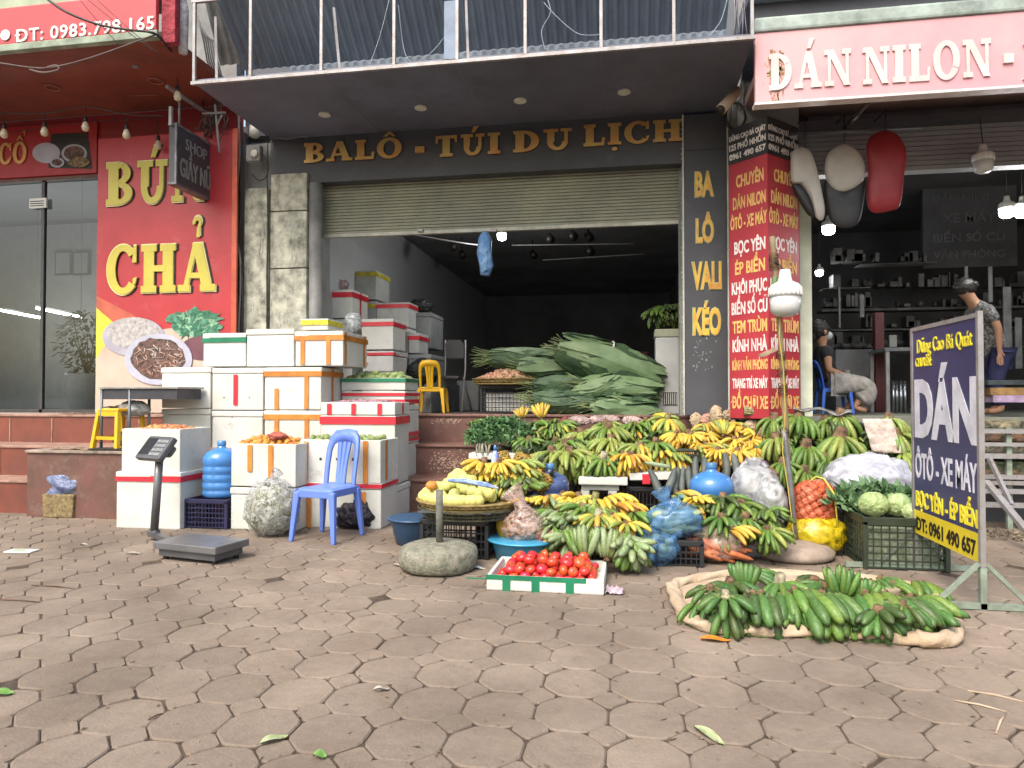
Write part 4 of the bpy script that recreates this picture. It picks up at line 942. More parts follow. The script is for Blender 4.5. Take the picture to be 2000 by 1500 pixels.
mb.blob(at(822, 598, 8.8), (.16, .14, .1), .3, 3, 3, 5); mb.build('dark_bag', mat('dark_plastic', '2b2d2e', rough=.4, var=.2, bump=.5, bscale=18, dist=.02), None, 'crumpled dark bag on the grey foam box inside the shop', 'bag')
mb = MB(); mb.blob(at(826, 725, 8.2), (.2, .12, .16), .35, 3, 3, 8); mb.build('dark_bag', MATS['dark_plastic'], None, 'crumpled dark sack behind the yellow chair', 'bag')
F_CLEAR = film('clear_film', 'c9cdd0', .35, scale=12, bump=.5)
a = at(690, 635, 7.2)
mb = MB(); mb.blob(at(690, 628, 7.0), (.09, .07, .11), .25, 3, 3, 4); mb.build('clear_bag', F_CLEAR, None, 'small clear plastic bag with a knot between the taped boxes', 'bag')
mb = MB(); mb.blob(at(665, 557, 7.95), (.1, .08, .07), .4, 3, 3, 4); mb.build('clear_bag', film('pinkish_film', 'b59a98', .5), None, 'pinkish plastic bag lying on the red cross-taped box', 'bag')

# ---------------------------------------------------------------- small produce
M_ONION = mat('brown_onion', 'a86a3a', rough=.5, var=.2, scale=9, col2='c58a5c', bump=.1, rand=.15)
M_TANG = mat('tangerine_skin', 'c4742a', rough=.45, var=.15, scale=12, bump=.3, bscale=60, rand=.18, col2='c98a44')
M_POT = mat('shallot_skin', 'a5684e', rough=.55, var=.3, scale=6, col2='c8a58a', rand=.25)
M_PURP = mat('purple_onion', '7b5a66', rough=.45, var=.3, scale=6, col2='ab939a', rand=.25)
M_SQ = mat('squash_skin', '6b7d48', rough=.5, var=.3, scale=7, col2='8c9a62', rand=.15)
M_TOM = mat('tomato_skin', 'bf2a20', rough=.22, var=.14, scale=4, col2='cf4a30', rand=.14, bump=.02, spec=.6)
M_STEMG = mat('green_stem', '56702e', rough=.7, var=.2)
M_POME = mat('pomelo_skin', 'd3cf7a', rough=.5, var=.1, scale=7, col2='bcc06a', rand=.12, bump=.2, bscale=50)
M_CHAYO = mat('mango_skin', '8a9a48', rough=.45, var=.2, scale=5, rand=.15)
def round_proto(name, r, mt, kind='round', stem=None):
    mb = MB()
    n = 16; prof = []
    for i in range(11):
        a = -PI / 2 + PI * i / 10; x = math.cos(a); z = math.sin(a)
        if kind == 'tomato': z = z * .8 - .12 * math.exp(-(x / .28) ** 2) * (1 if z > 0 else -.4)
        if kind == 'shallot': z = z * (1.0 if z < 0 else 1.25); x = x * (1 - .25 * max(0, z))
        if kind == 'long': z *= 1.7
        prof.append((max(.002, x * r), z * r))
    mb.lathe(prof, n)
    me = mb.mesh(name); me.materials.append(mt); return me
PR_ = {'tomato': round_proto('tomato', 1, M_TOM, 'tomato'), 'tangerine': round_proto('tangerine', 1, M_TANG, 'tomato'), 'shallot': round_proto('shallot', 1, M_POT, 'shallot'),
       'onion': round_proto('onion', 1, M_PURP, 'shallot'), 'brown_onion': round_proto('brown_onion', 1, M_ONION, 'shallot'), 'squash': round_proto('squash', 1, M_SQ, 'long'),
       'melon': round_proto('melon', 1, M_POME, 'round'), 'net_onion': round_proto('net_onion', 1, mat('net_onion', 'c06a44', rough=.4, var=.25, scale=5, col2='d18a62', rand=.15), 'shallot'),
       'carrot_': None}
me_ = PR_['tomato']; me_.materials.append(M_STEMG); bm_ = bmesh.new(); bm_.from_mesh(me_)
for k in range(6):
    a_ = k * PI / 3; f_ = bm_.faces.new([bm_.verts.new(q) for q in ((.05 * math.cos(a_ - 1.2), .05 * math.sin(a_ - 1.2), .69), (.3 * math.cos(a_ - .12), .3 * math.sin(a_ - .12), .8), (.42 * math.cos(a_), .42 * math.sin(a_), .86), (.05 * math.cos(a_ + 1.2), .05 * math.sin(a_ + 1.2), .69))]); f_.material_index = 1
bm_.to_mesh(me_); bm_.free()
def scatter(name, me, pts, r, label, cat, group, jr=.12, ell=1):
    for p in pts:
        o = bpy.data.objects.new(name, me); COL.objects.link(o); o.location = p
        s = r * rnd.uniform(1 - jr, 1 + jr); o.scale = (s, s, s); o.rotation_euler = (rnd.gauss(0, .6), rnd.gauss(0, .6), rnd.uniform(0, 6.28))
        if ell != 1: o.rotation_euler = (PI / 2 + rnd.gauss(0, .25), 0, rnd.uniform(-1.5, 1.5))
        tag(o, label, cat, group)
def heap(x0, x1, y0, y1, z0, h, r, layers=3, pk=1.75):
    out = []
    for L_ in range(layers):
        u = L_ / max(1, layers); sx = (x1 - x0) * (1 - u * .55) / 2; sy = (y1 - y0) * (1 - u * .55) / 2; cx = (x0 + x1) / 2; cy = (y0 + y1) / 2
        nx = max(1, int(2 * sx / (pk * r))); ny = max(1, int(2 * sy / (pk * r)))
        for i in range(nx):
            for j in range(ny):
                out.append((cx - sx + 2 * sx * (i + .5) / nx + rnd.gauss(0, r * .2), cy - sy + 2 * sy * (j + .5) / ny + rnd.gauss(0, r * .2), z0 + r + L_ * h / layers + rnd.gauss(0, r * .15)))
    return out
def hp(px0, px1, py, Y, dep, h, r, layers, pk=1.75, z=None):
    a = at(px0, py, Y); b = at(px1, py, Y); return heap(a.x, b.x, Y, Y + dep, (z if z is not None else a.z), h, r, layers, pk)
scatter('onion', PR_['brown_onion'], hp(262, 345, 850, 5.3, .3, .03, .034, 2), .034, 'brown onion lying in the open foam box at the far left', 'onion', 'onions in the far left foam box')
scatter('tangerine', PR_['tangerine'], hp(460, 570, 876, 5.34, .3, .07, .03, 3), .03, 'small orange tangerine heaped in the open foam box', 'tangerine', 'tangerines in the open foam box')
scatter('onion', PR_['onion'], hp(636, 762, 795, 6.0, .34, .03, .024, 2), .024, 'purple onion lying in the shallow red taped tray', 'onion', 'purple onions in the tray')
scatter('squash', PR_['squash'], hp(676, 786, 746, 6.54, .36, .07, .034, 2, 2.0), .034, 'green squash heaped in the tray with green tape', 'squash', 'squashes in the green taped tray', ell=2)
scatter('lime', PR_['squash'], hp(600, 735, 866, 5.55, .3, .02, .026, 1, 2.3), .026, 'green lime in the open box behind the chair', 'lime', 'limes behind the chair')
# paper and peel in the tangerine box
mb = MB(); mb.blob(at(542, 852, 5.4), (.08, .06, .035), .4, 3, 3, 2); mb.build('paper_scrap', mat('red_paper', 'a85a4a', rough=.8, var=.2), None, 'crumpled reddish paper on the tangerines', 'paper')

# ---------------------------------------------------------------- plastic crates
def crate(x0, x1, y0, y1, z0, z1, m, label, name='plastic_crate', nx=9, nz=4, group=None, wall=.012, rim=.035, fill=None):
    t = thing(name, label, 'crate', ((x0 + x1) / 2, (y0 + y1) / 2, z0), 0, group); mb = MB()
    ny = max(3, int(nx * (y1 - y0) / (x1 - x0))); ta = .012
    b = .007
    for (xa, ya, xb, yb, n) in ((x0, y0, x1, y0, nx), (x0, y1, x1, y1, nx), (x0, y0, x0, y1, ny), (x1, y0, x1, y1, ny)):
        for i in range(1, n):
            u = i / n; x = xa + (xb - xa) * u; y = ya + (yb - ya) * u; mb.box(x - b / 2, x + b / 2, y - b / 2, y + b / 2, z0 + .02, z1 - rim)
        for k in range(nz + 1):
            z = z0 + .012 + (z1 - rim - z0 - .012) * k / nz
            if ya == yb: mb.box(xa, xb, ya - b * .6, ya + b * .6, z - .005, z + .005)
            else: mb.box(xa - b * .6, xa + b * .6, ya, yb, z - .005, z + .005)
    for x in (x0, x1):
        for y in (y0, y1): mb.box(x - .014, x + .014, y - .014, y + .014, z0, z1 - rim * .5, .004)
    mb.box(x0, x1, y0, y1, z0 + .006, z0 + .014); mb.build('lattice', m, t)
    mb = MB(); e = .014
    mb.box(x0 - e, x1 + e, y0 - e, y0 + e, z1 - rim, z1, .004); mb.box(x0 - e, x1 + e, y1 - e, y1 + e, z1 - rim, z1, .004); mb.box(x0 - e, x0 + e, y0 + e, y1 - e, z1 - rim, z1, .004); mb.box(x1 - e, x1 + e, y0 + e, y1 - e, z1 - rim, z1, .004)
    mb.build('rim', m, t); return t
M_CRB = mat('black_crate', '24272a', rough=.45, var=.2, scale=6); M_CRN = mat('navy_crate', '2b2b4e', rough=.45, var=.15); M_CRG = mat('dark_green_crate', '2f3a2c', rough=.5, var=.2)
g = gnd(362, 1031); g2 = gnd(450, 1031)
crate(g.x, g2.x + .0, g.y, g.y + .34, 0, .245, M_CRN, 'low navy lattice crate with the blue water bottle on it', nx=12, nz=5)
# ---------------------------------------------------------------- water bottles
M_BOT = mat('blue_bottle', '4682c4', rough=.15, var=.1, scale=3, bump=.03, spec=.7); M_CAP = mat('bottle_neck', '4a80b0', rough=.3)
def bottle(x, y, z, label, m, s=1.0, mc=None):
    t = thing('water_bottle', label, 'bottle', (x, y, z), 0, 'large blue water bottles'); M0 = wm(t) @ SC(s, s, s)
    pr = [(.11, 0), (.128, .008), (.134, .03)]
    for k in range(4):
        b0 = .05 + k * .07; pr += [(.134, b0), (.127, b0 + .012), (.127, b0 + .02), (.134, b0 + .034)]
    pr += [(.134, .335), (.128, .362), (.108, .395), (.07, .42), (.038, .432), (.03, .44), (.029, .455)]
    M0 = M0 @ SC(1.18, 1.18, 1.0); MB().lathe(pr, 32, M0).build('body', m, t)
    MB().lathe([(.031, .4555), (.033, .46), (.031, .465), (.033, .47), (.031, .476), (.032, .495), (.028, .497), (.002, .497)], 24, M0).build('neck', mc or M_CAP, t); return t
q = gnd(410, 1012, .247)
bottle((g.x + g2.x) / 2 + .04, g.y + .16, .247, 'blue water bottle standing on the navy crate left of the foam boxes', M_BOT, .96)
M_BOT2 = mat('grey_blue_bottle', '4a5a86', rough=.2, var=.15, scale=3, spec=.7)
q = gnd(1097, 1010); bottle(q.x, 5.35, .11, 'greyish blue water bottle under the hanging green bananas', M_BOT2, .95); 
q = at(1390, 1000, 5.25); bottle(q.x, 5.25, .12, 'blue water bottle behind the long dark gourds, banana hand in front', M_BOT, 1.0)

# ---------------------------------------------------------------- platform scale
M_SC = mat('scale_grey', '5a5b5e', rough=.4, var=.12, scale=5, metal=.25, bump=.04); M_SCT = mat('scale_top', '7a7b7e', rough=.35, var=.12, scale=6, metal=.5)
ps = thing('platform_scale', 'grey platform scale with upright post and keypad display', 'scale', (0, 0, 0))
A_, B_, C_ = gnd(290, 1074, .07), gnd(411, 1087, .07), gnd(468, 1060, .07)
wv = (B_ - A_); wl = wv.length; ang = math.atan2(wv.y, wv.x); SMx = T(A_.x, A_.y, 0) @ RZ(ang); dl_ = .33
ps.location = (A_.x, A_.y, 0); bpy.context.view_layer.update()
MB().box(.015, wl + .02, .02, dl_, .075, .125, .008, SMx).build('platform', M_SCT, ps); MB().box(.04, wl - .01, .045, dl_ - .03, .025, .073, .006, SMx).build('base', M_SC, ps)
for i, (x, y) in enumerate(((.07, .08), (wl - .04, .08), (.07, dl_ - .06), (wl - .04, dl_ - .06))): MB().lathe([(.016, 0), (.018, .004), (.018, .024), (.012, .0248)], 12, SMx @ T(x, y, 0)).build('foot', M_BLK, ps)
pb = gnd(300, 1048, .0); pt = Vector((pb.x, pb.y, 0)); pt.z = 0
pbx = gnd(301, 1040, .05); MB().bar(pbx + Vector((-.03, 0, -.01)), (SMx @ Vector((.1, .25, .05))), .05, .03).build('bracket', M_SC, ps); MB().box(pbx.x - .035, pbx.x + .035, pbx.y - .03, pbx.y + .03, .02, .07, .008).build('socket', M_SC, ps)
topz = at(310, 888, pbx.y).z; tx_ = at(312, 888, pbx.y).x
MB().tube([pbx, Vector((tx_, pbx.y, topz))], .03, 14).build('post', mat('post_grey', '6a6b6d', rough=.35, metal=.4, var=.08), ps)
HM = T(tx_ - .03, pbx.y, topz + .045) @ RZ(R(-22)) @ RX(R(52)) @ SC(1.4, 1.4, 1.3)
MB().box(-.115, .115, -.075, .075, -.02, .02, .014, HM).build('display_head', M_SC, ps)
MB().box(-.1, -.01, -.05, .055, .0205, .024, .002, HM).build('screen', mat('lcd', '2c3030', rough=.15), ps)
for i in range(5):
    for j in range(4): MB().box(.006 + i * .02, .021 + i * .02, -.055 + j * .028, -.036 + j * .028, .0205, .0245, .002, HM).build('key', mat('key_grey', '8c9090', rough=.5), ps)
MB().box(-.06, .08, -.02, .05, -.07, -.021, .02, HM).build('back_housing', M_SC, ps)

# ---------------------------------------------------------------- plastic chairs
def chair(label, m, loc, rz, s=1.0, name='plastic_chair', slots=True):
    t = thing(name, label, 'chair', loc, rz); s = s if hasattr(s, '__len__') else (s, s, s); M0 = wm(t) @ SC(*s); W, D, Hs = .40, .40, .41
    bm_ = MB(); n = 8; vs = []; th = .018      # seat: dished sheet
    g_ = 9
    for k in (0, 1):
        for i in range(g_ + 1):
            for j in range(g_ + 1):
                u = i / g_ * 2 - 1; v = j / g_ * 2 - 1; x = u * W / 2 * (1 - .05 * max(0, v)); y = v * D / 2
                z = Hs - .012 * (1 - u * u) * (1 - v * v) * 1.3 - (.02 * max(0, -v - .8) / .2) - .018 * max(0, abs(u) - .85) / .15 - k * th; vs.append((x, y, z))
    q = (g_ + 1) ** 2; fs = []
    for i in range(g_):
        for j in range(g_):
            a = i * (g_ + 1) + j; f = (a, a + g_ + 1, a + g_ + 2, a + 1); fs += [f, tuple(x + q for x in f[::-1])]
    edge = [i * (g_ + 1) for i in range(g_ + 1)] + [g_ * (g_ + 1) + j for j in range(1, g_ + 1)] + [i * (g_ + 1) + g_ for i in range(g_ - 1, -1, -1)] + [j for j in range(g_ - 1, 0, -1)]
    for a, b in zip(edge, edge[1:] + edge[:1]): fs.append((a, b, b + q, a + q)[::-1])
    bm_.add(vs, fs, M0); bm_.box(-W / 2 + .01, W / 2 - .01, -D / 2 - .004, -D / 2 + .012, Hs - .075, Hs - .02, .006, M0); bm_.box(-W / 2 + .01, W / 2 - .01, D / 2 - .02, D / 2 - .004, Hs - .07, Hs - .02, .006, M0)
    for sx in (-1, 1): bm_.box(sx * W / 2 - .012, sx * W / 2 + .004, -D / 2, D / 2, Hs - .07, Hs - .015, .006, M0)
    bm_.build('seat', m, t)
    for sx in (-1, 1):
        for sy in (-1, 1):
            mb = MB(); n0 = len(mb.v); mb.box(-.03, .03, -.024, .024, 0, Hs - .03, .012)
            mb.v = [tuple(M0 @ Vector((sx * (W / 2 - .02) + x * (.62 + .5 * z / Hs) + sx * .045 * (1 - z / Hs), sy * (D / 2 - .02) + y * (.7 + .45 * z / Hs) + sy * .04 * (1 - z / Hs), z))) for x, y, z in mb.v]; mb.build('leg', m, t)
    # backrest: arched frame with three slats
    def bp(x, z): return Vector((x, D / 2 - .03 + .16 * (z - Hs) + .05 * (z - Hs) ** 2 * 4 - .10 * (1 - (x / .2) ** 2) * -.25, z))
    mb = MB(); top = .84
    outer = [(-.17, Hs - .02), (-.175, .55), (-.175, .68), (-.16, .77), (-.11, .825), (0, top), (.11, .825), (.16, .77), (.175, .68), (.175, .55), (.17, Hs - .02)]
    inner = [(-.135, Hs - .02), (-.135, .55), (-.13, .66), (-.115, .71), (-.08, .735), (0, .74), (.08, .735), (.115, .71), (.13, .66), (.135, .55), (.135, Hs - .02)]
    vs = []; fs = []
    for dy in (-.012, .012):
        for o_, i_ in zip(outer, inner): vs += [bp(*o_) + Vector((0, dy, 0)), bp(*i_) + Vector((0, dy, 0))]
    m_ = len(outer) * 2
    for k in range(len(outer) - 1):
        a = 2 * k; fs += [(a, a + 2, a + 3, a + 1), (m_ + a, m_ + a + 1, m_ + a + 3, m_ + a + 2), (a, m_ + a, m_ + a + 2, a + 2), (a + 1, a + 3, m_ + a + 3, m_ + a + 1)]
    mb.add(vs, fs, M0); mb.build('backrest', m, t)
    for x0, x1, w0 in ((-.03, -.075, .017), (0, 0, .016), (.03, .075, .017)) if slots else ():
        mb = MB(); vs = []
        for k in range(7):
            u = k / 6; z = Hs - .02 + u * (.745 - Hs + .02); x = x0 + (x1 * .7 - x0) * u ** 1.5; w_ = w0 * (1 + .35 * abs(u - .5) * 2)
            for dx in (-w_, w_):
                for dy in (-.009, .009): vs.append(bp(x + dx, z) + Vector((0, dy, 0)))
        fs = []
        for k in range(6):
            a = 4 * k; fs += [(a, a + 2, a + 6, a + 4), (a + 1, a + 5, a + 7, a + 3), (a, a + 4, a + 5, a + 1), (a + 2, a + 3, a + 7, a + 6)]
        mb.add(vs, fs, M0).build('slat', m, t)
    return t
M_CHB = mat('blue_plastic', '6480d2', rough=.35, var=.06, scale=3, bump=.03)
fa, fb = gnd(563, 1058), gnd(656, 1064)
mid = (fa + fb) / 2; ang = math.atan2((fb - fa).y, (fb - fa).x)
chair('light blue plastic chair with slatted back standing on the pavement', M_CHB, (mid.x + .035, mid.y + .2, 0), ang + R(-4), (.84, .9, 1.0))
M_CHY = mat('yellow_plastic', 'd9a91e', rough=.35, var=.06, scale=3, bump=.03)
q = at(838, 805, 7.75); chair('yellow plastic chair seen from behind inside the doorway', M_CHY, (q.x - .02, 7.95, ZF + .01), R(186), .74)

# yellow stool by the restaurant steps
def stool(label, m, x0, x1, Y, z0, z1, rz):
    cx = (x0 + x1) / 2; W = (x1 - x0); t = thing('plastic_stool', label, 'stool', (cx, Y + W / 2, z0), rz); M0 = wm(t); h = z1 - z0
    MB().box(-W * .4, W * .4, -W * .4, W * .4, h - .03, h, .012, M0).build('seat', m, t)
    for sx in (-1, 1):
        for sy in (-1, 1): MB().bar((sx * W * .47, sy * W * .47, 0), (sx * W * .36, sy * W * .36, h - .032), .036, .036, M0).build('leg', m, t)
    mb = MB()
    for s_ in (-1, 1): mb.bar((-W * .43, s_ * W * .43, h * .28), (W * .43, s_ * W * .43, h * .28), .012, .03, M0); mb.bar((s_ * W * .43, -W * .43, h * .28), (s_ * W * .43, W * .43, h * .28), .012, .03, M0)
    mb.box(-W * .39, W * .39, -W * .41, -W * .385, h - .07, h - .031, 0, M0); mb.box(-W * .39, W * .39, W * .385, W * .41, h - .07, h - .031, 0, M0)
    mb.build('apron', m, t); return t
q0, q1 = at(180, 864, 5.66), at(248, 800, 5.66)
stool('yellow plastic stool on the tiled block under the small table', M_CHY, q0.x, q1.x - .02, 5.64, .613, q1.z + .01, R(-12))
# small dark metal table in front of the poster
a = at(196, 757, 5.7); b_ = at(330, 780, 5.7)
tb_ = thing('side_table', 'small metal table with dark apron in front of the poster', 'table', (a.x, 5.7, .61))
MB().box(a.x, b_.x + .1, 5.68, 6.08, a.z - .012, a.z + .006, .003).build('tabletop', mat('steel_top', 'a0a09c', rough=.4, metal=.4, var=.2), tb_)
MB().box(a.x + .03, b_.x + .08, 5.7, 6.06, b_.z - .0, a.z - .013).build('apron', mat('dark_apron', '3b3c42', rough=.5, var=.15), tb_)
for x, y in ((a.x + .015, 5.7), (at(253, 800, 5.7).x, 5.7), (at(277, 800, 5.8).x, 5.9), (a.x + .015, 6.05)):
    MB().tube([(x, y, .614), (x, y, a.z - .014)], .013, 8).build('leg', mat('leg_grey', '6f7478', rough=.4, metal=.4), tb_)
mb = MB(); mb.blob(at(262, 798, 5.85), (.16, .1, .075), .25, 3, 3, 3); mb.build('crumpled_bag', mat('grey_bag', 'b9bab8', rough=.5, var=.25, scale=8, bump=.6, bscale=14, dist=.02), None, 'crumpled grey bag under the small metal table', 'bag')
a = at(255, 840, 5.9); MB().blob((a.x, 5.9, .70), (.17, .1, .085), .1, 2, 3, 6).build('black_pot', M_DARK, None, 'dark pot under the small metal table', 'pot')
# black tray with dry leaves on the block
mb = MB(); q = at(215, 872, 5.65); mb.box(q.x - .15, q.x + .25, 5.56, 5.72, .613, .632, .004); mb.build('tray', M_BLK, None, 'flat black tray on the tiled block beneath the stool', 'tray')
# sheets of cardboard and dry leaves lying on the blocks
M_CARD = mat('old_cardboard', '8c7660', rough=.9, var=.3, scale=6, bump=.3)
def sheet(name, label, cat, c, sx, sy, m, seed=0, amp=.02, rz=0, n=10, curl=0):
    vs = []; fs = []
    for i in range(n + 1):
        for j in range(n + 1):
            u, v = i / n - .5, j / n - .5; k = noise.noise(Vector((u * 4 + seed, v * 4, seed)))
            x = u * sx * (1 + .1 * noise.noise(Vector((v * 5, seed, 1)))); y = v * sy * (1 + .15 * noise.noise(Vector((u * 5, seed, 2))))
            vs.append((x, y, max(.001, abs(k) * amp + curl * (2 * v) ** 2)))
    for i in range(n):
        for j in range(n): a = i * (n + 1) + j; fs.append((a, a + n + 1, a + n + 2, a + 1))
    o = MB().add(vs, fs).build(name, m, None, label, cat, recenter=False); o.location = c; o.rotation_euler = (0, 0, rz)
    md = o.modifiers.new('thickness', 'SOLIDIFY'); md.thickness = .002; md.offset = 1; return o
q = at(150, 870, 5.6); sheet('cardboard', 'torn sheet of cardboard lying on the tiled block', 'cardboard', (q.x - .05, 5.66, .614), .45, .16, M_CARD, 1, .03)
q = at(160, 806, 6.7); sheet('cardboard', 'brown sheet lying on the top step by the planter', 'cardboard', (q.x, 6.66, .914), .4, .2, M_CARD, 3, .03)
q = at(200, 800, 6.6)
mb = MB()
for k in range(26):
    a = rnd.uniform(-.3, .3); L_ = rnd.uniform(.12, .28); x0 = q.x + rnd.uniform(-.1, .25); y0 = 6.6 + rnd.uniform(0, .12); z0 = .925 + rnd.uniform(0, .07)
    mb.add([(x0, y0, z0), (x0 + L_ * .5, y0 - .012, z0 + .02), (x0 + L_, y0, z0 + a * .1), (x0 + L_ * .5, y0 + .02, z0 + .012)], [(0, 1, 2, 3)])
mb.build('cut_leaves', mat('striped_leaf', '5e6b3c', rough=.7, var=.5, scale=12, col2='2b2f22'), None, 'pile of long cut leaves on the top step beside the poster', 'leaves')

# ---------------------------------------------------------------- bags and tubs near the chair
def net_heap(name, label, c, r, m, seed, cat='bag', amp=.22, sub=4, ridge=.3):
    t = thing(name, label, cat, (c[0], c[1], 0)); mb = MB(); mb.blob(c, r, .12, 2.2, 4, seed, flat=.92)
    mb.build('film', F_CLEAR, t); return t
q = gnd(505, 1056)
cb = thing('produce_bag', 'big clear bag packed with pale cauliflower sprigs beside the blue chair', 'bag', (q.x, q.y + .2, 0))
c_ = Vector((q.x, q.y + .2, .21))
mb = MB(); mb.blob(c_, (.2, .17, .21), .1, 2.2, 4, 3, flat=.95); me = mb
for k in range(420):
    d = Vector((rnd.gauss(0, 1), rnd.gauss(0, 1), rnd.gauss(0, 1))).normalized(); d.y = -abs(d.y) if k % 3 else d.y
    p = c_ + Vector((d.x * .188, d.y * .16, d.z * .195))
    if p.z < .015: continue
    s_ = rnd.uniform(.008, .017); mb.blob(p, (s_, s_, s_), .3, 2, 1, k)
mb.build('contents', mat('cauliflower', 'a3a587', rough=.85, var=.4, scale=28, col2='77795f', bump=.6, bscale=90, dist=.006), cb)
mb = MB(); mb.blob(c_ + Vector((0, 0, .01)), (.222, .19, .235), .1, 3, 4, 3, flat=.95); mb.tube([c_ + Vector((0, 0, .19)), c_ + Vector((.01, 0, .25)), c_ + Vector((.05, 0, .30))], [.08, .03, .05], 10)
mb.build('film', film('clear_film2', 'd0d2d4', .22, scale=18), cb)
q = gnd(655, 1036); mb = MB(); mb.blob((q.x + .12, q.y + .12, .1), (.16, .1, .12), .25, 3, 4, 9, flat=.8); mb.blob((q.x + .17, q.y + .13, .2), (.07, .05, .07), .4, 3, 3, 9)
mb.build('black_bag', mat('black_bag', '26232e', rough=.35, var=.2, bump=.6, bscale=18, dist=.02), None, 'crumpled black plastic bag on the ground behind the blue chair', 'bag')
def tub(name, label, c, r, h, m, r2=.72, cat='basin'):
    t = thing(name, label, cat, c); M0 = wm(t)
    MB().lathe([(r * r2 * .9, 0), (r * r2, .006), (r * .93, h * .9), (r * .97, h - .006), (r + .008, h), (r + .012, h - .01), (r + .004, h + .004), (r - .012, h + .003), (r * .92, h * .86), (r * r2 * .92, .016), (.002, .014)], 36, M0).build('bowl', m, t)
    MB().lathe([(r - .002, h - .004), (r + .014, h - .006), (r + .016, h + .004), (r - .004, h + .007)], 36, M0).build('rim', m, t); return t
q = gnd(798, 1068); tub('plastic_basin', 'empty dark blue plastic basin next to the black crate', (q.x, q.y + .14, 0), .19, .19, mat('dark_blue_basin', '2d4f70', rough=.3, var=.08, scale=3))
# stone base with post
M_STONE = mat('concrete_base', '8d8a7a', rough=.9, var=.3, scale=22, bump=.7, bscale=70, dist=.004, col2='5d6150', detail=10)
q = gnd(838, 1128); sb = thing('stone_base', 'round mossy concrete base with a grey wooden post in it', 'base', (q.x, q.y + .22, 0)); M0 = wm(sb)
mb = MB(); mb.lathe([(.2, 0), (.24, .02), (.25, .06), (.25, .11), (.238, .14), (.2, .158), (.12, .168), (.04, .172), (.001, .172)], 40, M0); mb.v = [tuple(Vector(v) * 1 + Vector((0, 0, 0)) + .012 * Vector((noise.noise(Vector(v) * 7), noise.noise(Vector(v) * 7 + Vector((3, 1, 2))), .3 * noise.noise(Vector(v) * 9)))) for v in mb.v]
mb.build('weight', M_STONE, sb)
mb = MB(); mb.tube([(q.x + .005, q.y + .22, .16), (q.x + .003, q.y + .22, at(855, 957, q.y + .22).z)], .024, 10); mb.build('post', mat('weathered_wood', '6f6f66', rough=.85, var=.35, scale=14, bump=.4, col2='4b4c46'), sb)
# bin with paper lining on the left
q = gnd(110, 1012); bn = thing('bin_bag', 'patterned square bin with a crumpled blue bag on it', 'bin', (q.x, q.y + .13, 0)); W = .34
mb = MB(); mb.box(-W * .48, W * .48, -.12, .12, 0, .215, .012, wm(bn)); mb.v = [((v[0] - q.x) * (.93 + .35 * v[2]) + q.x, v[1], v[2]) for v in mb.v]
mb.build('container', mat('speckled_bin', '8d7f55', rough=.7, var=.5, scale=34, col2='5a4534', bump=.3), bn)
mb = MB(); mb.blob((q.x - .0, q.y + .13, .27), (.29, .12, .17), .3, 2.2, 4, 12, ridge=.1); mb.blob((q.x + .09, q.y + .13, .42), (.14, .08, .13), .35, 2.5, 4, 13, ridge=.12)
mb.build('bag', mat('blue_grey_bag', '50597c', rough=.3, var=.35, scale=9, col2='76829e', bump=.5, bscale=14, dist=.02), bn)
# ---------------------------------------------------------------- bananas
def ban_mat(name, c, c2, stem='6d6a3c', tip='2a2417', rand=.16, a=.45):
    return mat(name, c, rough=.42, var=.2, scale=16, col2=c2, amount=a, bump=.06, bscale=40, rand=rand, spec=.45, tint=[(0, stem, 1), (.14, stem, 0), (.90, tip, 0), (.985, tip, .95)])
BM_ = {'G': ban_mat('green_banana', '6a8538', '46632a'), 'D': ban_mat('dark_green_banana', '4a5f2c', '2c3a20', rand=.2), 'L': ban_mat('lime_banana', '8c984a', '66773a'), 'Y': ban_mat('yellow_banana', 'cfac3c', 'b89c48', 'a0913c', '4b3520'),
       'Z': ban_mat('speckled_banana', 'c6962f', 'a07a34', '7a6a3a', '33251a', .2), 'P': ban_mat('pale_green_banana', '8a9a6e', '6c8058', '6d6a3c', '4a4632'), 'F': ban_mat('fresh_green_banana', '527636', '38562a', '7a8a4a', '20240f')}
M_CROWN = mat('cut_crown', '7a6046', rough=.85, var=.35, scale=30, bump=.4); M_CROWN2 = mat('pale_crown', '9a9378', rough=.8, var=.3, scale=25, bump=.3)
BMESH = {}
for m_ in BM_.values(): specks(m_, 11, .56, .66, .75, (.045, .032, .016))
def banmesh(shape, col):
    k = (shape, col)
    if k in BMESH: return BMESH[k]
    bend, rr = {'long': (R(78), .084), 'mid': (R(55), .104), 'plump': (R(32), .158)}[shape]
    pts = []; rad = []; x = z = 0.0; n = 12
    prof = [(0, .26), (.06, .3), (.14, .55), (.24, .86), (.38, 1), (.6, 1), (.76, .9), (.87, .68), (.94, .42), (.975, .26), (1, .2)]
    for i in range(n + 1):
        u = i / n; th = bend * (u ** 1.15); pts.append((x, 0, z)); x += math.cos(th) / n; z -= math.sin(th) / n
        for (a, b), (c, d) in zip(prof, prof[1:]):
            if a <= u <= c: rad.append(rr * (b + (d - b) * (u - a) / (c - a))); break
    mb = MB(); mb.tube(pts, rad, 6, t=True); me = mb.mesh('banana'); me.materials.append(BM_[col]); BMESH[k] = me; return me
def crownmesh(m, h=1.0):
    k = ('crown', m.name, h)
    if k not in BMESH:
        mb = MB(); mb.tube([(0, 0, -.016), (0, 0, .0), (0, 0, .02), (.002, 0, .02 + .022 * h)], [.04, .034, .026, .023], 9); me = mb.mesh('stalk'); me.materials.append(m); BMESH[k] = me
    return BMESH[k]
def link(name, me, parent, M):
    o = bpy.data.objects.new(name, me); COL.objects.link(o); o.parent = parent; o.matrix_basis = M; return o
GRPB = 'banana hands heaped on the stall'
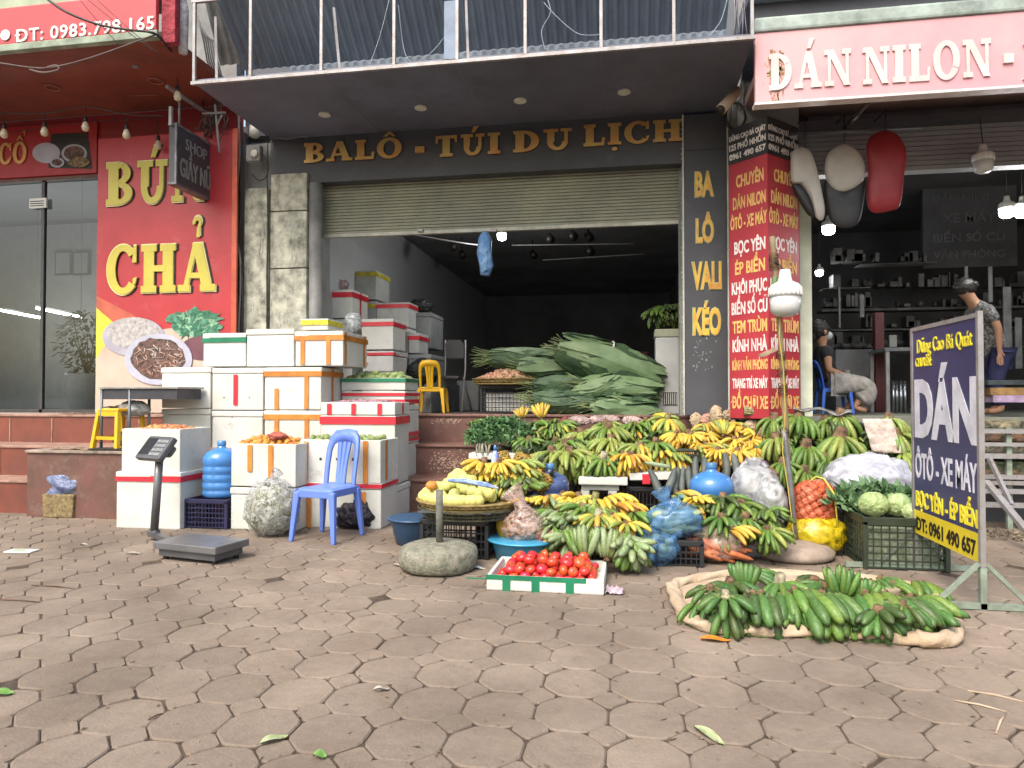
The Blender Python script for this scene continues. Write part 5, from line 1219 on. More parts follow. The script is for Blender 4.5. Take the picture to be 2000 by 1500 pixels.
def hand(label, loc, col, style='umb', L=.2, n=7, rot=(0, 0, 0), shape='long', crown=None, ch=1.0, layers=None, span=78, droop=6, group=GRPB, name='banana_hand'):
    t = thing(name, label, 'bananas', loc, 0, group); t.rotation_euler = (rot[0] + rnd.gauss(0, .1), rot[1] + rnd.gauss(0, .12), rot[2] + rnd.gauss(0, .1)); n += 2 if style == 'umb' else 1
    cm = crown or M_CROWN
    if layers is None: layers = 3 if style == 'umb' and n > 4 else 2
    cols = col if len(col) > 1 else col * 2
    if style == 'umb':
        for L_ in range(layers):
            for i in range(n - L_):
                u = (i + .5) / (n - L_) * 2 - 1; az = R(-90 + u * span) + rnd.gauss(0, .1); e = R((droop, droop - 30, droop - 60)[L_]) + rnd.gauss(0, .15)
                M = T(0, 0, -.006 * L_) @ RZ(az) @ RY(-e) @ RX(rnd.gauss(0, .12)) @ T(.018, 0, 0) @ SC(*[L * (1, .95, .84)[L_] * rnd.uniform(.85, 1.12)] * 3)
                link('banana', banmesh(shape, rnd.choice(cols)), t, M)
    elif style == 'fan':     # fingers point straight out and up, lined up in two rows
        for L_ in range(layers):
            for i in range(n):
                u = (i + .5) / n * 2 - 1; M = T(u * L * .2, -.012 + L_ * .035, 0) @ RY(R(u * span * .6) - PI / 2 + rnd.gauss(0, .12)) @ RX(0) @ RZ(0) @ RX(R(90) + rnd.gauss(0, .1)) @ SC(*[L * (1, .92)[L_ % 2] * rnd.uniform(.93, 1.06)] * 3)
                link('banana', banmesh(shape, rnd.choice(cols)), t, M)
    elif style == 'row':     # a hand lying over: parallel fingers side by side on a curved crown
        for L_ in range(layers):
            for i in range(n):
                u = (i + .5) / n * 2 - 1; w_ = L * .16 * n / 2
                M = T(u * w_ * 1.15, -L_ * .045 - .01 * u * u, -L_ * .02 - abs(u) * .01) @ RZ(R(-90 + u * span * .35) + rnd.gauss(0, .04)) @ RY(-R(15 - 35 * L_) + rnd.gauss(0, .06)) @ RX(rnd.gauss(0, .1)) @ SC(*[L * rnd.uniform(.92, 1.07)] * 3)
                link('banana', banmesh(shape, rnd.choice(cols)), t, M)
    elif style == 'stub':    # short plump fingers round a standing cut stalk, tips down
        for L_ in range(layers):
            for i in range(n + L_):
                az = 2 * PI * (i + .5 * L_) / (n + L_) + rnd.gauss(0, .08); e = R(-18 - 30 * L_) + rnd.gauss(0, .06)
                M = T(0, 0, .03 - L_ * .045) @ RZ(az) @ RY(-e) @ T(.03 + .012 * L_, 0, 0) @ SC(*[L * rnd.uniform(.92, 1.06)] * 3)
                link('banana', banmesh(shape, rnd.choice(cols)), t, M)
    link('stalk', crownmesh(cm, ch), t, T(0, 0, .02 if style == 'stub' else -.01) @ SC(*[(1.15 if style == 'umb' else 1.0 if style == 'stub' else .6) * L / .2] * 3))
    return t
def H(label, px, py, Y, col, style='umb', L=.2, n=7, rot=(0, 0, 0), shape='long', **k):
    rot = tuple(R(a) for a in rot); return hand(label, at(px, py, Y), col, style, L, n, rot, shape, **k)
# upper pile on the steps
H('yellow banana hand with upright fingers at the top left of the banana pile', 1058, 815, 6.95, 'Y', 'fan', .16, 6, (8, 0, 0), 'mid', span=60)
H('small pinkish yellow banana hand beside the leafy greens', 1020, 815, 7.0, 'Y', 'fan', .12, 4, (10, 0, 0), 'mid')
H('dark green banana hand below the upright yellow hand', 1045, 828, 6.8, 'GD', 'umb', .2, 7, (14, 0, 0), 'mid')
H('dark green banana hand to the right of the upright yellow hand', 1090, 826, 6.8, 'GD', 'umb', .2, 8, (14, 0, 8), 'mid')
H('shaded dark banana hand next to the leafy greens', 1032, 858, 6.5, 'DG', 'umb', .2, 7, (12, 0, -10), 'mid')
H('shaded dark banana hand above the arching green fingers', 1085, 862, 6.5, 'DG', 'umb', .2, 7, (16, 0, 0), 'mid')
H('lime green banana hand curving down left of the big brown stalk', 1135, 845, 6.55, 'L', 'umb', .24, 7, (10, 0, -15))
H('large green and yellow banana hand with the big brown stalk', 1189, 838, 6.45, 'LG', 'umb', .27, 9, (14, 0, 0), ch=1.4)
H('green banana hand with yellowing fingers just under the brown stalk', 1192, 860, 6.3, 'LLY', 'umb', .25, 8, (14, 0, 6), ch=1.2)
H('green banana hand right of the brown stalk', 1238, 832, 6.6, 'G', 'umb', .22, 7, (10, 0, 10))
H('green banana hand at the top middle behind the yellow ones', 1262, 822, 6.75, 'GL', 'umb', .2, 7, (8, 0, 0))
H('yellow green banana hand with green stalk at the top right of the pile', 1303, 818, 6.7, 'LY', 'umb', .22, 9, (18, 0, 0), crown=BM_['D'], layers=2)
H('short yellow banana hand lying at the top beside the leaf bundles', 1276, 812, 6.9, 'Y', 'row', .17, 3, (0, 0, 60), 'mid', layers=1)
H('long arching lime banana hand over the grey-blue bottle, left one', 1078, 884, 5.95, 'L', 'umb', .27, 5, (4, 0, -22), span=60)
H('long arching lime banana hand over the grey-blue bottle, right one', 1112, 884, 5.9, 'L', 'umb', .28, 6, (4, 0, 8), span=66)
H('lime banana hand above the arching ones', 1105, 868, 6.1, 'LG', 'umb', .25, 7, (8, 0, 14))
H('light green banana hand hanging to the right of the grey-blue bottle', 1142, 896, 5.85, 'LG', 'umb', .23, 6, (-6, 0, 20), span=50)
H('green banana hand with a pale sawn stalk on the white stand', 1178, 896, 5.75, 'GD', 'umb', .22, 8, (20, 0, 0), crown=M_CROWN2, ch=1.6)
H('ripe speckled banana hand right of the pale sawn stalk', 1218, 892, 5.8, 'ZY', 'umb', .22, 6, (0, 0, 20))
H('yellow green banana hand with thick arching fingers', 1250, 872, 6.0, 'LY', 'umb', .22, 5, (0, 0, -16))
H('green banana hand with brown stalk in the middle right of the pile', 1280, 866, 6.05, 'G', 'umb', .21, 9, (12, 0, 0), ch=1.5)
H('yellow green banana hand lying under the green one in the middle right', 1302, 884, 5.95, 'LY', 'row', .19, 5, (10, 0, 15), 'mid')
H('ripe banana hand in front of the arching yellow green one', 1232, 890, 5.8, 'YZ', 'umb', .2, 5, (0, 0, 30))
for k, (px, py, Y, st, rz, cl, lab) in enumerate((
        (1322, 846, 6.3, 'umb', -10, 'Y', 'ripe yellow banana hand at the left end of the yellow pile'), (1350, 848, 6.3, 'umb', 12, 'Y', 'ripe yellow banana hand second from the left of the yellow pile'),
        (1376, 845, 6.35, 'umb', 20, 'Y', 'ripe yellow banana hand over the small dark crate'), (1388, 826, 6.5, 'row', 30, 'YL', 'yellow green banana hand standing at the top of the yellow pile'),
        (1378, 868, 6.1, 'row', 40, 'YL', 'yellow banana hand lying above the tall dark gourds'), (1402, 878, 6.0, 'umb', 0, 'YZ', 'ripe banana hand hanging between the dark gourds and the water bottle'),
        (1412, 848, 6.3, 'fan', 8, 'LY', 'yellow green banana hand standing in the middle of the yellow pile'), (1432, 826, 6.6, 'umb', -10, 'YL', 'yellow banana hand at the top right of the yellow pile'),
        (1452, 836, 6.5, 'umb', 10, 'Y', 'small fingered ripe banana hand below the mat roll'), (1434, 858, 6.2, 'umb', -14, 'Y', 'small fingered ripe banana hand in the centre right of the yellow pile'),
        (1462, 862, 6.2, 'umb', 16, 'Y', 'small fingered ripe banana hand near the ginger'), (1440, 880, 6.0, 'umb', 0, 'Y', 'small fingered ripe banana hand at the bottom of the yellow pile'),
        (1474, 876, 6.1, 'umb', 12, 'YZ', 'small fingered ripe banana hand at the right end of the yellow pile'))):
    H(lab, px, py, Y, cl, st, .155, 7, (14 if st != 'fan' else 0, 0, rz), 'mid')
# over the basket
H('ripe yellow banana hand with thick green brown stalk over the woven tray', 946, 905, 5.0, 'Y', 'umb', .17, 6, (12, 0, -14), 'mid', ch=1.6)
H('ripe yellow banana hand with short fingers in the middle behind the woven tray', 975, 903, 5.0, 'Y', 'umb', .16, 5, (6, 0, 8), 'mid')
H('yellow green banana hand curving right behind the woven tray', 1003, 903, 5.1, 'LY', 'row', .2, 4, (10, 0, 42), 'mid')
H('dark green banana hand lying right of the woven tray', 1012, 932, 5.0, 'GD', 'umb', .15, 5, (10, 0, 20), 'plump')
H('green unripe banana hand hanging below the pineapples', 1030, 950, 4.95, 'G', 'umb', .14, 4, (0, 0, 20), 'plump', layers=1)
H('yellow banana hand behind the ginger bag', 1030, 978, 4.9, 'Y', 'umb', .14, 4, (0, 0, 10), 'plump', layers=1)
# front heap on the ground
H('pale yellow banana hand leftmost in the front heap', 1070, 974, 4.95, 'YP', 'umb', .17, 5, (8, 0, -40), 'mid')
H('ripe yellow banana hand with fingers in a dome, front heap', 1100, 968, 4.95, 'Y', 'umb', .17, 7, (10, 0, -10), 'mid')
H('ripe yellow banana hand left of the green stalk, front heap', 1130, 970, 4.95, 'Y', 'umb', .17, 7, (10, 0, 10), 'mid')
H('yellow banana hand with a dark green stalk in the middle of the front heap', 1162, 974, 4.9, 'YL', 'umb', .19, 6, (4, 0, 0), 'mid', crown=BM_['D'], ch=1.5)
H('ripe banana hand beneath the white stand, front heap', 1192, 968, 4.95, 'Y', 'row', .18, 4, (8, 0, 40), 'mid')
H('brownish yellow banana hand with pointed fingers at the right of the front heap', 1210, 984, 4.85, 'ZY', 'row', .19, 4, (6, 0, 60), 'mid')
H('yellow green banana fingers at the left edge of the front heap', 1062, 1000, 4.95, 'LY', 'umb', .16, 4, (6, 0, -30), 'mid')
H('big pale green banana hand with long parallel fingers, front heap', 1092, 1000, 4.8, 'PG', 'row', .22, 7, (14, 0, -34), 'mid', span=50)
H('pale green plump banana hand with tips facing out, front heap', 1108, 1018, 4.65, 'P', 'umb', .15, 6, (-16, 0, 8), 'plump')
H('yellow green banana hand under a thick grey stalk, front heap', 1168, 1008, 4.65, 'LY', 'umb', .18, 7, (6, 0, 0), 'mid', crown=M_CROWN2, ch=1.8)
H('ripe banana hand right of the thick grey stalk, front heap', 1195, 1008, 4.7, 'Y', 'umb', .17, 5, (0, 0, 20), 'mid')
H('green banana hand beside the upper blue bag', 1236, 1002, 4.75, 'LG', 'umb', .18, 6, (6, 0, 14), 'mid')
H('dull yellow banana hand with brown stalk by the blue bag', 1224, 1022, 4.6, 'LY', 'umb', .16, 5, (0, 0, 0), 'mid')
H('pale green banana fingers drooping at the lower left of the front heap', 1112, 1050, 4.5, 'PD', 'umb', .16, 6, (0, 0, -20), 'plump')
H('standing pale green banana hand at the foot of the front heap', 1140, 1086, 4.3, 'PG', 'fan', .2, 7, (10, 0, -4), 'mid', span=50)
H('standing pale green banana hand behind the tomatoes, right one', 1186, 1088, 4.32, 'PG', 'fan', .2, 6, (10, 0, 6), 'mid', span=50)
H('green banana hand low between the standing ones and the blue bag', 1214, 1050, 4.45, 'GP', 'umb', .17, 6, (0, 0, 10), 'plump')
H('shaded green banana hand deep in the front heap behind the turquoise basin', 1125, 1052, 4.62, 'DG', 'umb', .18, 7, (4, 0, 0), 'mid')
H('shaded pale green banana hand deep in the middle of the front heap', 1150, 1040, 4.6, 'PD', 'umb', .18, 7, (4, 0, 0), 'mid')
H('green banana hand at the right foot of the front heap', 1232, 1066, 4.4, 'GP', 'umb', .16, 6, (0, 0, 14), 'plump')
H('green banana hand behind the yellow row of the front heap', 1140, 992, 4.8, 'GL', 'umb', .19, 8, (4, 0, 0), 'mid')
# right of the heap
H('yellow banana pair below the dark gourds', 1322, 962, 5.1, 'YL', 'row', .2, 3, (8, 0, 40), 'mid', layers=1)
H('ripe brownish banana hand in front of the blue bottle', 1358, 975, 5.0, 'ZY', 'umb', .17, 7, (8, 0, 0), 'mid')
H('ripe banana hand left below the blue bottle', 1340, 990, 4.95, 'ZL', 'umb', .15, 5, (0, 0, -10), 'mid')
H('dark green banana hand at the foot of the blue bottle, left of two', 1412, 972, 5.0, 'GD', 'umb', .19, 8, (10, 0, -16), 'mid')
H('dark green banana hand right of the blue bottle', 1446, 984, 4.95, 'GD', 'umb', .2, 8, (14, 0, 12), 'mid')
H('green banana hand above the carrot bag', 1408, 1012, 4.8, 'GF', 'umb', .18, 6, (8, 0, -10), 'mid')
H('green banana hand with brown stalk near the carrot bag', 1455, 1012, 4.8, 'GD', 'umb', .18, 7, (14, 0, 10), 'mid', ch=1.4)
H('shaded green banana hand left of the onion net', 1492, 1000, 4.95, 'DG', 'umb', .19, 8, (10, 0, 6), 'mid')
H('yellow flecked banana fingers over the clear bag', 1432, 1030, 4.65, 'YZ', 'row', .16, 3, (4, 0, 50), 'mid', layers=1)
H('light green banana hand beside the pole', 1500, 1034, 4.75, 'GL', 'umb', .17, 6, (4, 0, 16), 'mid')
# the tall green wall of hands
for px, py, Y, L, n, rx, rz, cl, lab in (
        (1512, 812, 6.2, .22, 6, 4, -20, 'G', 'green banana hand half hidden by the pole at the top'), (1560, 808, 6.15, .26, 8, 6, -6, 'G', 'big green banana hand at the top left of the tall rack under the grey sheet'),
        (1515, 850, 6.05, .22, 6, 0, -24, 'GL', 'green banana hand left of the pole, middle height'), (1612, 815, 6.15, .2, 5, 4, 6, 'GD', 'small green banana hand in the top middle of the tall rack'),
        (1640, 806, 6.15, .24, 8, 6, 10, 'GL', 'green banana hand at the top right beside the newspaper'), (1642, 846, 5.95, .29, 10, 8, 0, 'GL', 'largest green banana hand in the centre of the tall rack'),
        (1575, 866, 5.95, .25, 9, 6, -6, 'G', 'green banana hand in the middle left of the tall rack'), (1618, 892, 5.85, .24, 8, 4, 0, 'GD', 'green banana hand behind the grey bag, lower middle of the rack'),
        (1530, 900, 5.85, .22, 7, 0, -12, 'G', 'green banana hand at the lower left of the tall rack'), (1572, 916, 5.8, .22, 8, 0, 0, 'GL', 'green banana hand right above the orange onion net'),
        (1736, 812, 6.15, .2, 6, 4, 14, 'L', 'yellow green banana hand at the top behind the newspaper'), (1752, 842, 6.05, .22, 6, 0, 20, 'GL', 'green banana hand at the right end, middle height'),
        (1764, 878, 5.95, .23, 6, 0, 20, 'L', 'green banana hand at the right end, just above the grey bag'), (1772, 925, 5.9, .2, 5, 0, 20, 'G', 'green banana hand at the right end behind the big grey bag')):
    H(lab, px, py + 4, Y, cl, 'umb', L * 1.08, n, (rx, 0, rz), droop=-16, group='green banana hands on the tall rack')
# foreground hands on the cloth
GF = 'green banana hands on the cloth in front'
def Gd(label, px, py, z, col, style, L, n, rot, shape, **k):
    p = gnd(px, py, z); rot = tuple(R(a) for a in rot); return hand(label, p - Vector((0, 0, .02)), col, style, L * .84, n, rot, shape, group=GF, **k)
Gd('stubby dark green banana cluster round a pale cut stalk, left end of the cloth', 1418, 1165, .17, 'FD', 'stub', .155, 9, (0, 0, 0), 'plump', crown=M_CROWN2, ch=1.3, layers=3)
Gd('small dark banana cluster with a purplish stalk at the far left of the cloth', 1388, 1150, .15, 'DF', 'stub', .14, 7, (0, 0, 0), 'plump', layers=2)
Gd('banana hand lying at the back left of the cloth, long pale finger on top', 1462, 1112, .13, 'F', 'row', .2, 4, (8, 0, 75), 'mid', layers=1)
Gd('bright green banana hand with flat upright fingers at the back left', 1452, 1142, .1, 'F', 'fan', .17, 5, (14, 0, -10), 'plump', span=40)
Gd('bright green banana hand with long fingers slanting right, left of the centre', 1486, 1150, .14, 'F', 'row', .24, 5, (24, 0, 32), 'mid', span=40)
Gd('banana hand with a grey round stalk in the middle back of the cloth', 1523, 1130, .17, 'FG', 'umb', .22, 8, (14, 0, 10), 'mid', crown=M_CROWN2, ch=1.6)
Gd('single-row green banana hand pointing back, behind the centre of the cloth', 1562, 1128, .12, 'FD', 'row', .18, 3, (0, 0, 110), 'mid', layers=1)
Gd('green banana hand slanting down in the centre of the cloth, left part', 1580, 1150, .18, 'F', 'row', .25, 5, (30, 0, 24), 'mid', span=36)
Gd('green banana hand slanting down at the centre front of the cloth', 1620, 1168, .15, 'FG', 'row', .26, 6, (30, 0, 20), 'plump', span=30)
Gd('bright green banana hand with tall upright fingers in the centre back', 1640, 1158, .1, 'FG', 'fan', .2, 5, (16, 0, -8), 'mid', span=30)
Gd('green banana hand standing right of the centre, tips up', 1680, 1170, .07, 'FG', 'fan', .17, 4, (12, 0, -4), 'plump', span=30)
Gd('green banana hand lying on the right part of the cloth', 1730, 1150, .16, 'GD', 'row', .2, 5, (26, 0, 10), 'mid')
Gd('small green banana hand at the back right of the cloth', 1745, 1128, .13, 'LG', 'row', .16, 4, (10, 0, 60), 'mid')
Gd('dark green banana cluster with a pinkish cut stalk, right end of the cloth', 1762, 1182, .15, 'FD', 'stub', .145, 9, (0, 0, 0), 'plump', layers=2)
Gd('large green banana fingers lying over the right end of the cloth', 1778, 1158, .17, 'FG', 'row', .24, 4, (26, 0, 28), 'plump', span=30)

Gd('small green banana hand at the front left, beside the stubby cluster', 1432, 1172, .1, 'FD', 'row', .17, 4, (24, 0, 10), 'plump')
Gd('dark green banana hand tucked between the centre and the stubby cluster', 1500, 1172, .12, 'DF', 'umb', .18, 6, (6, 0, 0), 'plump')
Gd('green banana hand lying behind the tall upright fingers', 1680, 1132, .12, 'GF', 'row', .18, 5, (10, 0, -30), 'mid')
Gd('green banana hand with tips towards the street, right of the centre', 1700, 1168, .14, 'FG', 'row', .2, 5, (34, 0, 6), 'plump', span=30)
Gd('green banana hand filling the back middle of the cloth', 1590, 1128, .13, 'FG', 'umb', .19, 7, (10, 0, 0), 'mid')
Gd('small dark banana hand at the very right end of the cloth', 1815, 1182, .13, 'DF', 'umb', .16, 6, (4, 0, 14), 'plump')

Gd('low dark banana hand at the very left of the cloth', 1385, 1172, 0.11, 'FG', 'row', 0.2, 4, (28, 0, -20), 'mid')
Gd('green banana hand behind the stubby left cluster', 1425, 1130, 0.14, 'DF', 'umb', 0.19, 5, (4, 0, 0), 'plump')
Gd('green banana hand at the front edge, left part of the cloth', 1440, 1190, 0.09, 'GF', 'row', 0.21, 4, (30, 0, 34), 'mid')
Gd('green banana hand at the front edge below the grey stalk', 1535, 1180, 0.11, 'FG', 'row', 0.2, 4, (28, 0, 12), 'plump')
Gd('green banana hand between the grey stalk and the centre', 1560, 1160, 0.14, 'DF', 'umb', 0.19, 5, (4, 0, -30), 'mid')
Gd('green banana hand at the front edge right of the centre', 1655, 1190, 0.09, 'GF', 'row', 0.21, 4, (30, 0, 8), 'plump')
Gd('green banana hand in the middle right of the cloth', 1665, 1150, 0.11, 'FG', 'row', 0.2, 4, (28, 0, -20), 'mid')
Gd('green banana hand at the front edge, right part of the cloth', 1715, 1186, 0.14, 'DF', 'umb', 0.19, 5, (4, 0, 0), 'plump')
Gd('dull green banana hand at the far back right of the cloth', 1720, 1120, 0.09, 'GF', 'row', 0.21, 4, (30, 0, 34), 'mid')
Gd('dull green banana hand behind the right cluster', 1800, 1130, 0.11, 'FG', 'row', 0.2, 4, (28, 0, 12), 'plump')
Gd('green banana hand just behind the centre of the cloth', 1612, 1138, 0.14, 'DF', 'umb', 0.19, 5, (4, 0, -30), 'mid')

for x, y, z, c, l in ((1470, 1150, .19, 'FD', 'topmost green banana hand on the left half of the cloth'), (1550, 1142, .2, 'GF', 'topmost green banana hand near the grey stalk'), (1605, 1150, .2, 'FG', 'topmost green banana hand in the centre of the cloth'), (1690, 1150, .18, 'GF', 'topmost green banana hand right of the centre'), (1740, 1158, .18, 'FD', 'topmost green banana hand on the right half of the cloth')):
    Gd(l, x, y, z, c, 'row', .23, 4, (34, 0, rnd.uniform(-15, 35)), 'plump', span=34)
# smaller hands wedged between the larger ones
def wedge(n, x0, x1, y0, y1, Y0, Y1, cols, label):
    for k in range(n):
        u = rnd.random(); px = x0 + (x1 - x0) * (k + rnd.random()) / n; py = y0 + (y1 - y0) * u
        H(label, px, py, Y0 + (Y1 - Y0) * u, rnd.choice(cols), rnd.choice(('umb', 'umb', 'row')), rnd.uniform(.14, .2), rnd.choice((4, 5, 6)), (rnd.uniform(0, 24), rnd.uniform(-25, 25), rnd.uniform(-45, 45)), rnd.choice(('mid', 'long')))
wedge(26, 1030, 1310, 824, 892, 6.9, 5.95, ('GL', 'DG', 'LG', 'LY'), 'small green banana hand wedged between the larger hands of the pile')
wedge(20, 1305, 1485, 832, 888, 6.65, 6.0, ('Y', 'YZ', 'YL'), 'small yellow banana hand wedged into the yellow pile')
wedge(12, 1075, 1235, 990, 1050, 4.85, 4.55, ('PG', 'LG', 'YL', 'P'), 'small banana hand wedged into the front heap on the ground')
wedge(9, 1395, 1500, 985, 1035, 5.0, 4.75, ('GD', 'DG', 'GL'), 'small green banana hand wedged in below the clear bags')
wedge(9, 1515, 1760, 830, 915, 6.2, 5.95, ('GL', 'G', 'DG'), 'small green banana hand wedged into the tall rack')
wedge(7, 940, 1025, 905, 940, 5.1, 4.98, ('Y', 'LY', 'G'), 'small banana hand wedged in behind the woven tray')

# cloth under them: padded cream sack with rolled edges
M_CLOTH = mat('cream_sack', 'b5a48c', rough=.9, var=.15, scale=5, bump=.6, bscale=45, col2='a08a70', dist=.004)
cl = thing('sack_cloth', 'cream sackcloth with twisted rolled edges under the green bananas', 'cloth', gnd(1585, 1190))
c4 = [gnd(1318, 1168), gnd(1375, 1232), gnd(1640, 1246), gnd(1840, 1260), gnd(1840, 1208), gnd(1760, 1150), gnd(1480, 1128), gnd(1335, 1145)]
cc = sum(c4, Vector()) / 8
mb = MB(); n = 48; rings = 9; vs = [cc + Vector((0, 0, .035))]
def outl(u):
    k = u * 8; i = int(k) % 8; f = k - int(k); p0, p1, p2, p3 = [c4[(i + j) % 8] for j in (-1, 0, 1, 2)]
    return .5 * ((2 * p1) + (-p0 + p2) * f + (2 * p0 - 5 * p1 + 4 * p2 - p3) * f * f + (-p0 + 3 * p1 - 3 * p2 + p3) * f ** 3)
for r_ in range(1, rings + 1):
    for i in range(n):
        p = cc.lerp(outl(i / n), r_ / rings); vs.append(Vector((p.x, p.y, .035 + .014 * noise.noise(p * 9)) if r_ < rings else (p.x, p.y, .005)))
fs = [(0, 1 + i, 1 + (i + 1) % n) for i in range(n)] + [(1 + r_ * n + i, 1 + (r_ + 1) * n + i, 1 + (r_ + 1) * n + (i + 1) % n, 1 + r_ * n + (i + 1) % n) for r_ in range(rings - 1) for i in range(n)]
mb.add(vs, fs).build('sheet', M_CLOTH, cl)
mb = MB(); N_ = 420; nn = 14; vs = []
pts = [outl(i / N_) for i in range(N_)]
for i in range(N_):
    d = (pts[(i + 1) % N_] - pts[i - 1]).normalized(); s_ = Vector((-d.y, d.x, 0)); p = pts[i]
    for k in range(nn):
        a = 2 * PI * k / nn; tw = i * .085; wob = 1 + .16 * math.sin(3 * (a + tw)) + .3 * noise.noise(Vector((i * .045, a * .5, 2))) ; rr = .026 * wob * (1.35 if 140 < i < 250 else 1)
        vs.append((p.x + s_.x * math.cos(a) * rr * 1.35, p.y + s_.y * math.cos(a) * rr * 1.35, max(.001, .026 + math.sin(a) * rr)))
fs = [(i * nn + k, i * nn + (k + 1) % nn, ((i + 1) % N_) * nn + (k + 1) % nn, ((i + 1) % N_) * nn + k) for i in range(N_) for k in range(nn)]
mb.add(vs, fs).build('rolled_edge', M_CLOTH, cl)
q = gnd(1834, 1264); MB().blob((q.x, q.y, .025), (.035, .03, .028), .4, 3, 3, 5).build('knot', M_CLOTH, cl)

# crates and boards holding the heap up
def cr(pa, pb, y0, y1, z0, z1, label, m=None, nx=9, nz=3): a = at(pa, 800, y0).x; b = at(pb, 800, y0).x; return crate(a, b, y0, y1, z0, z1, m or M_CRB, label, nx=nx, nz=nz, group='crates under the produce')
for a, b, y0, y1, z0, z1, lab in ((1045, 1120, 6.0, 6.34, 0, .42, 'dark crate under the arching banana hands'), (1150, 1222, 6.0, 6.34, 0, .42, 'dark crate behind the white stand'), (1226, 1292, 5.72, 6.05, 0, .37, 'black crate beneath the foam lid, right of the white stand'),
        (1300, 1368, 6.0, 6.34, 0, .42, 'dark crate behind the tall gourds'), (1374, 1445, 6.0, 6.34, 0, .42, 'dark crate behind the right water bottle'), (1450, 1500, 6.0, 6.34, 0, .4, 'dark crate below the ginger'),
        (1035, 1110, 6.46, 6.8, .313, .6, 'dark crate on the first step at the left'), (1118, 1195, 6.46, 6.8, .313, .62, 'dark crate on the first step under the brown stalk hand'), (1203, 1280, 6.46, 6.8, .313, .62, 'dark crate on the first step behind the ripe hand'),
        (1290, 1365, 6.46, 6.8, .313, .62, 'dark crate on the first step under the yellow pile'), (1373, 1450, 6.46, 6.8, .313, .62, 'dark crate on the first step under the mat roll'),
        (1060, 1120, 4.92, 5.2, 0, .28, 'low crate inside the front heap, left'), (1135, 1215, 4.92, 5.2, 0, .28, 'low crate inside the front heap, right'), (1320, 1375, 5.02, 5.2, 0, .27, 'low crate under the brownish banana hands'), (1425, 1500, 5.1, 5.35, 0, .25, 'low crate under the clear bag'),
        (1510, 1590, 6.2, 6.55, 0, .45, 'lower left crate of the tall rack'), (1600, 1690, 6.2, 6.55, 0, .45, 'lower middle crate of the tall rack'), (1700, 1765, 6.2, 6.55, 0, .45, 'lower right crate of the tall rack'),
        (1510, 1590, 6.22, 6.55, .455, .86, 'upper left crate of the tall rack'), (1600, 1690, 6.22, 6.55, .455, .88, 'upper middle crate of the tall rack'), (1700, 1765, 6.22, 6.55, .455, .84, 'upper right crate of the tall rack')):
    cr(a, b, y0, y1, z0, z1, lab)
a = at(1130, 932, 5.6); b_ = at(1226, 948, 5.6); ws_ = thing('white_stand', 'white plastic stand with a foam board on top under the banana hands', 'stand', ((a.x + b_.x) / 2, 5.6, 0))
MB().box(a.x, b_.x, 5.58, 5.95, b_.z, a.z, .01).build('board', M_FOAM, ws_)
MB().box(a.x + .02, b_.x - .07, 5.64, 5.9, b_.z - .05, b_.z - .002, .006).build('frame', M_OFFW, ws_)
for x in (a.x + .05, b_.x - .12): MB().box(x - .035, x + .035, 5.62, 5.68, 0, b_.z - .051, .008).build('leg', M_OFFW, ws_); MB().box(x - .035, x + .035, 5.84, 5.9, 0, b_.z - .051, .008).build('leg', M_OFFW, ws_)
a = at(1230, 925, 5.66); b_ = at(1318, 940, 5.66); t_ = thing('foam_board', 'foam lid with red label lying slanted on the black crate', 'lid', (a.x, 5.66, b_.z))
MB().box(0, b_.x - a.x, 0, .34, 0, a.z - b_.z, .006, T(a.x, 5.66, b_.z + .0) @ RY(R(-2))).build('slab', M_FOAM, t_); MB().box(.1, .16, -.004, .0, -.03, .05, 0, T(a.x, 5.66, b_.z) @ RY(R(-2))).build('label', TAPE['r'], t_)
a = at(1345, 0, 5.9).x
crate(at(1318, 880, 6.02).x, at(1368, 880, 6.02).x, 5.98, 6.12, at(1340, 902, 6).z, at(1340, 878, 6).z, M_CRG, 'small dark lattice crate under the ripe yellow hands', nx=12, nz=3, rim=.015)
# ---------------------------------------------------------------- tomato tray
c = [gnd(950, 1152), gnd(1180, 1163), gnd(1172, 1100, 0), gnd(975, 1093, 0)]
wv = c[1] - c[0]; TW = wv.length; ang = math.atan2(wv.y, wv.x); TD = .47
tt = thing('foam_tray', 'shallow white foam tray with green tape heaped with tomatoes', 'tray', (c[0].x, c[0].y, 0), ang); M0 = wm(tt); h = .085; th = .022
mb = MB(); mb.box(0, TW, 0, th, 0, h, .008, M0); mb.box(0, TW, TD - th, TD, 0, h, .008, M0); mb.box(0, th, th + .001, TD - th - .001, 0, h, .008, M0); mb.box(TW - th, TW, th + .001, TD - th - .001, 0, h, .008, M0); mb.box(th, TW - th, th, TD - th, 0, .03, 0, M0)
mb.build('body', M_FOAM, tt)
mb = MB(); mb.box(-.003, TW * .85, -.003, -.0005, h * .72, h + .003, 0, M0)
for u in (.14, .39, .68): mb.box(TW * u, TW * u + .045, -.0045, -.0032, .0, h * .74, 0, M0)
mb.box(-.12, .0, -.004, .012, h * .7, h * .74, 0, M0); mb.build('tape', TAPE['g'], tt)
pts = []
for L_, (k, nx, ny) in enumerate(((0, 9, 6), (1, 8, 5), (2, 6, 3))):
    for i in range(nx):
        for j in range(ny):
            m_ = .045 + .035 * L_; x = m_ + (TW - 2 * m_) * (i + .5) / nx + rnd.gauss(0, .006); y = m_ + (TD - 2 * m_) * (j + .5) / ny + rnd.gauss(0, .006); z = .03 + .03 + .038 * L_ + rnd.gauss(0, .004)
            if L_ == 2 and rnd.random() < .25: continue
            pts.append(M0 @ Vector((x, y, z)))
scatter('tomato', PR_['tomato'], pts, .033, 'ripe red tomato heaped in the white foam tray on the pavement', 'tomato', 'tomatoes in the foam tray')
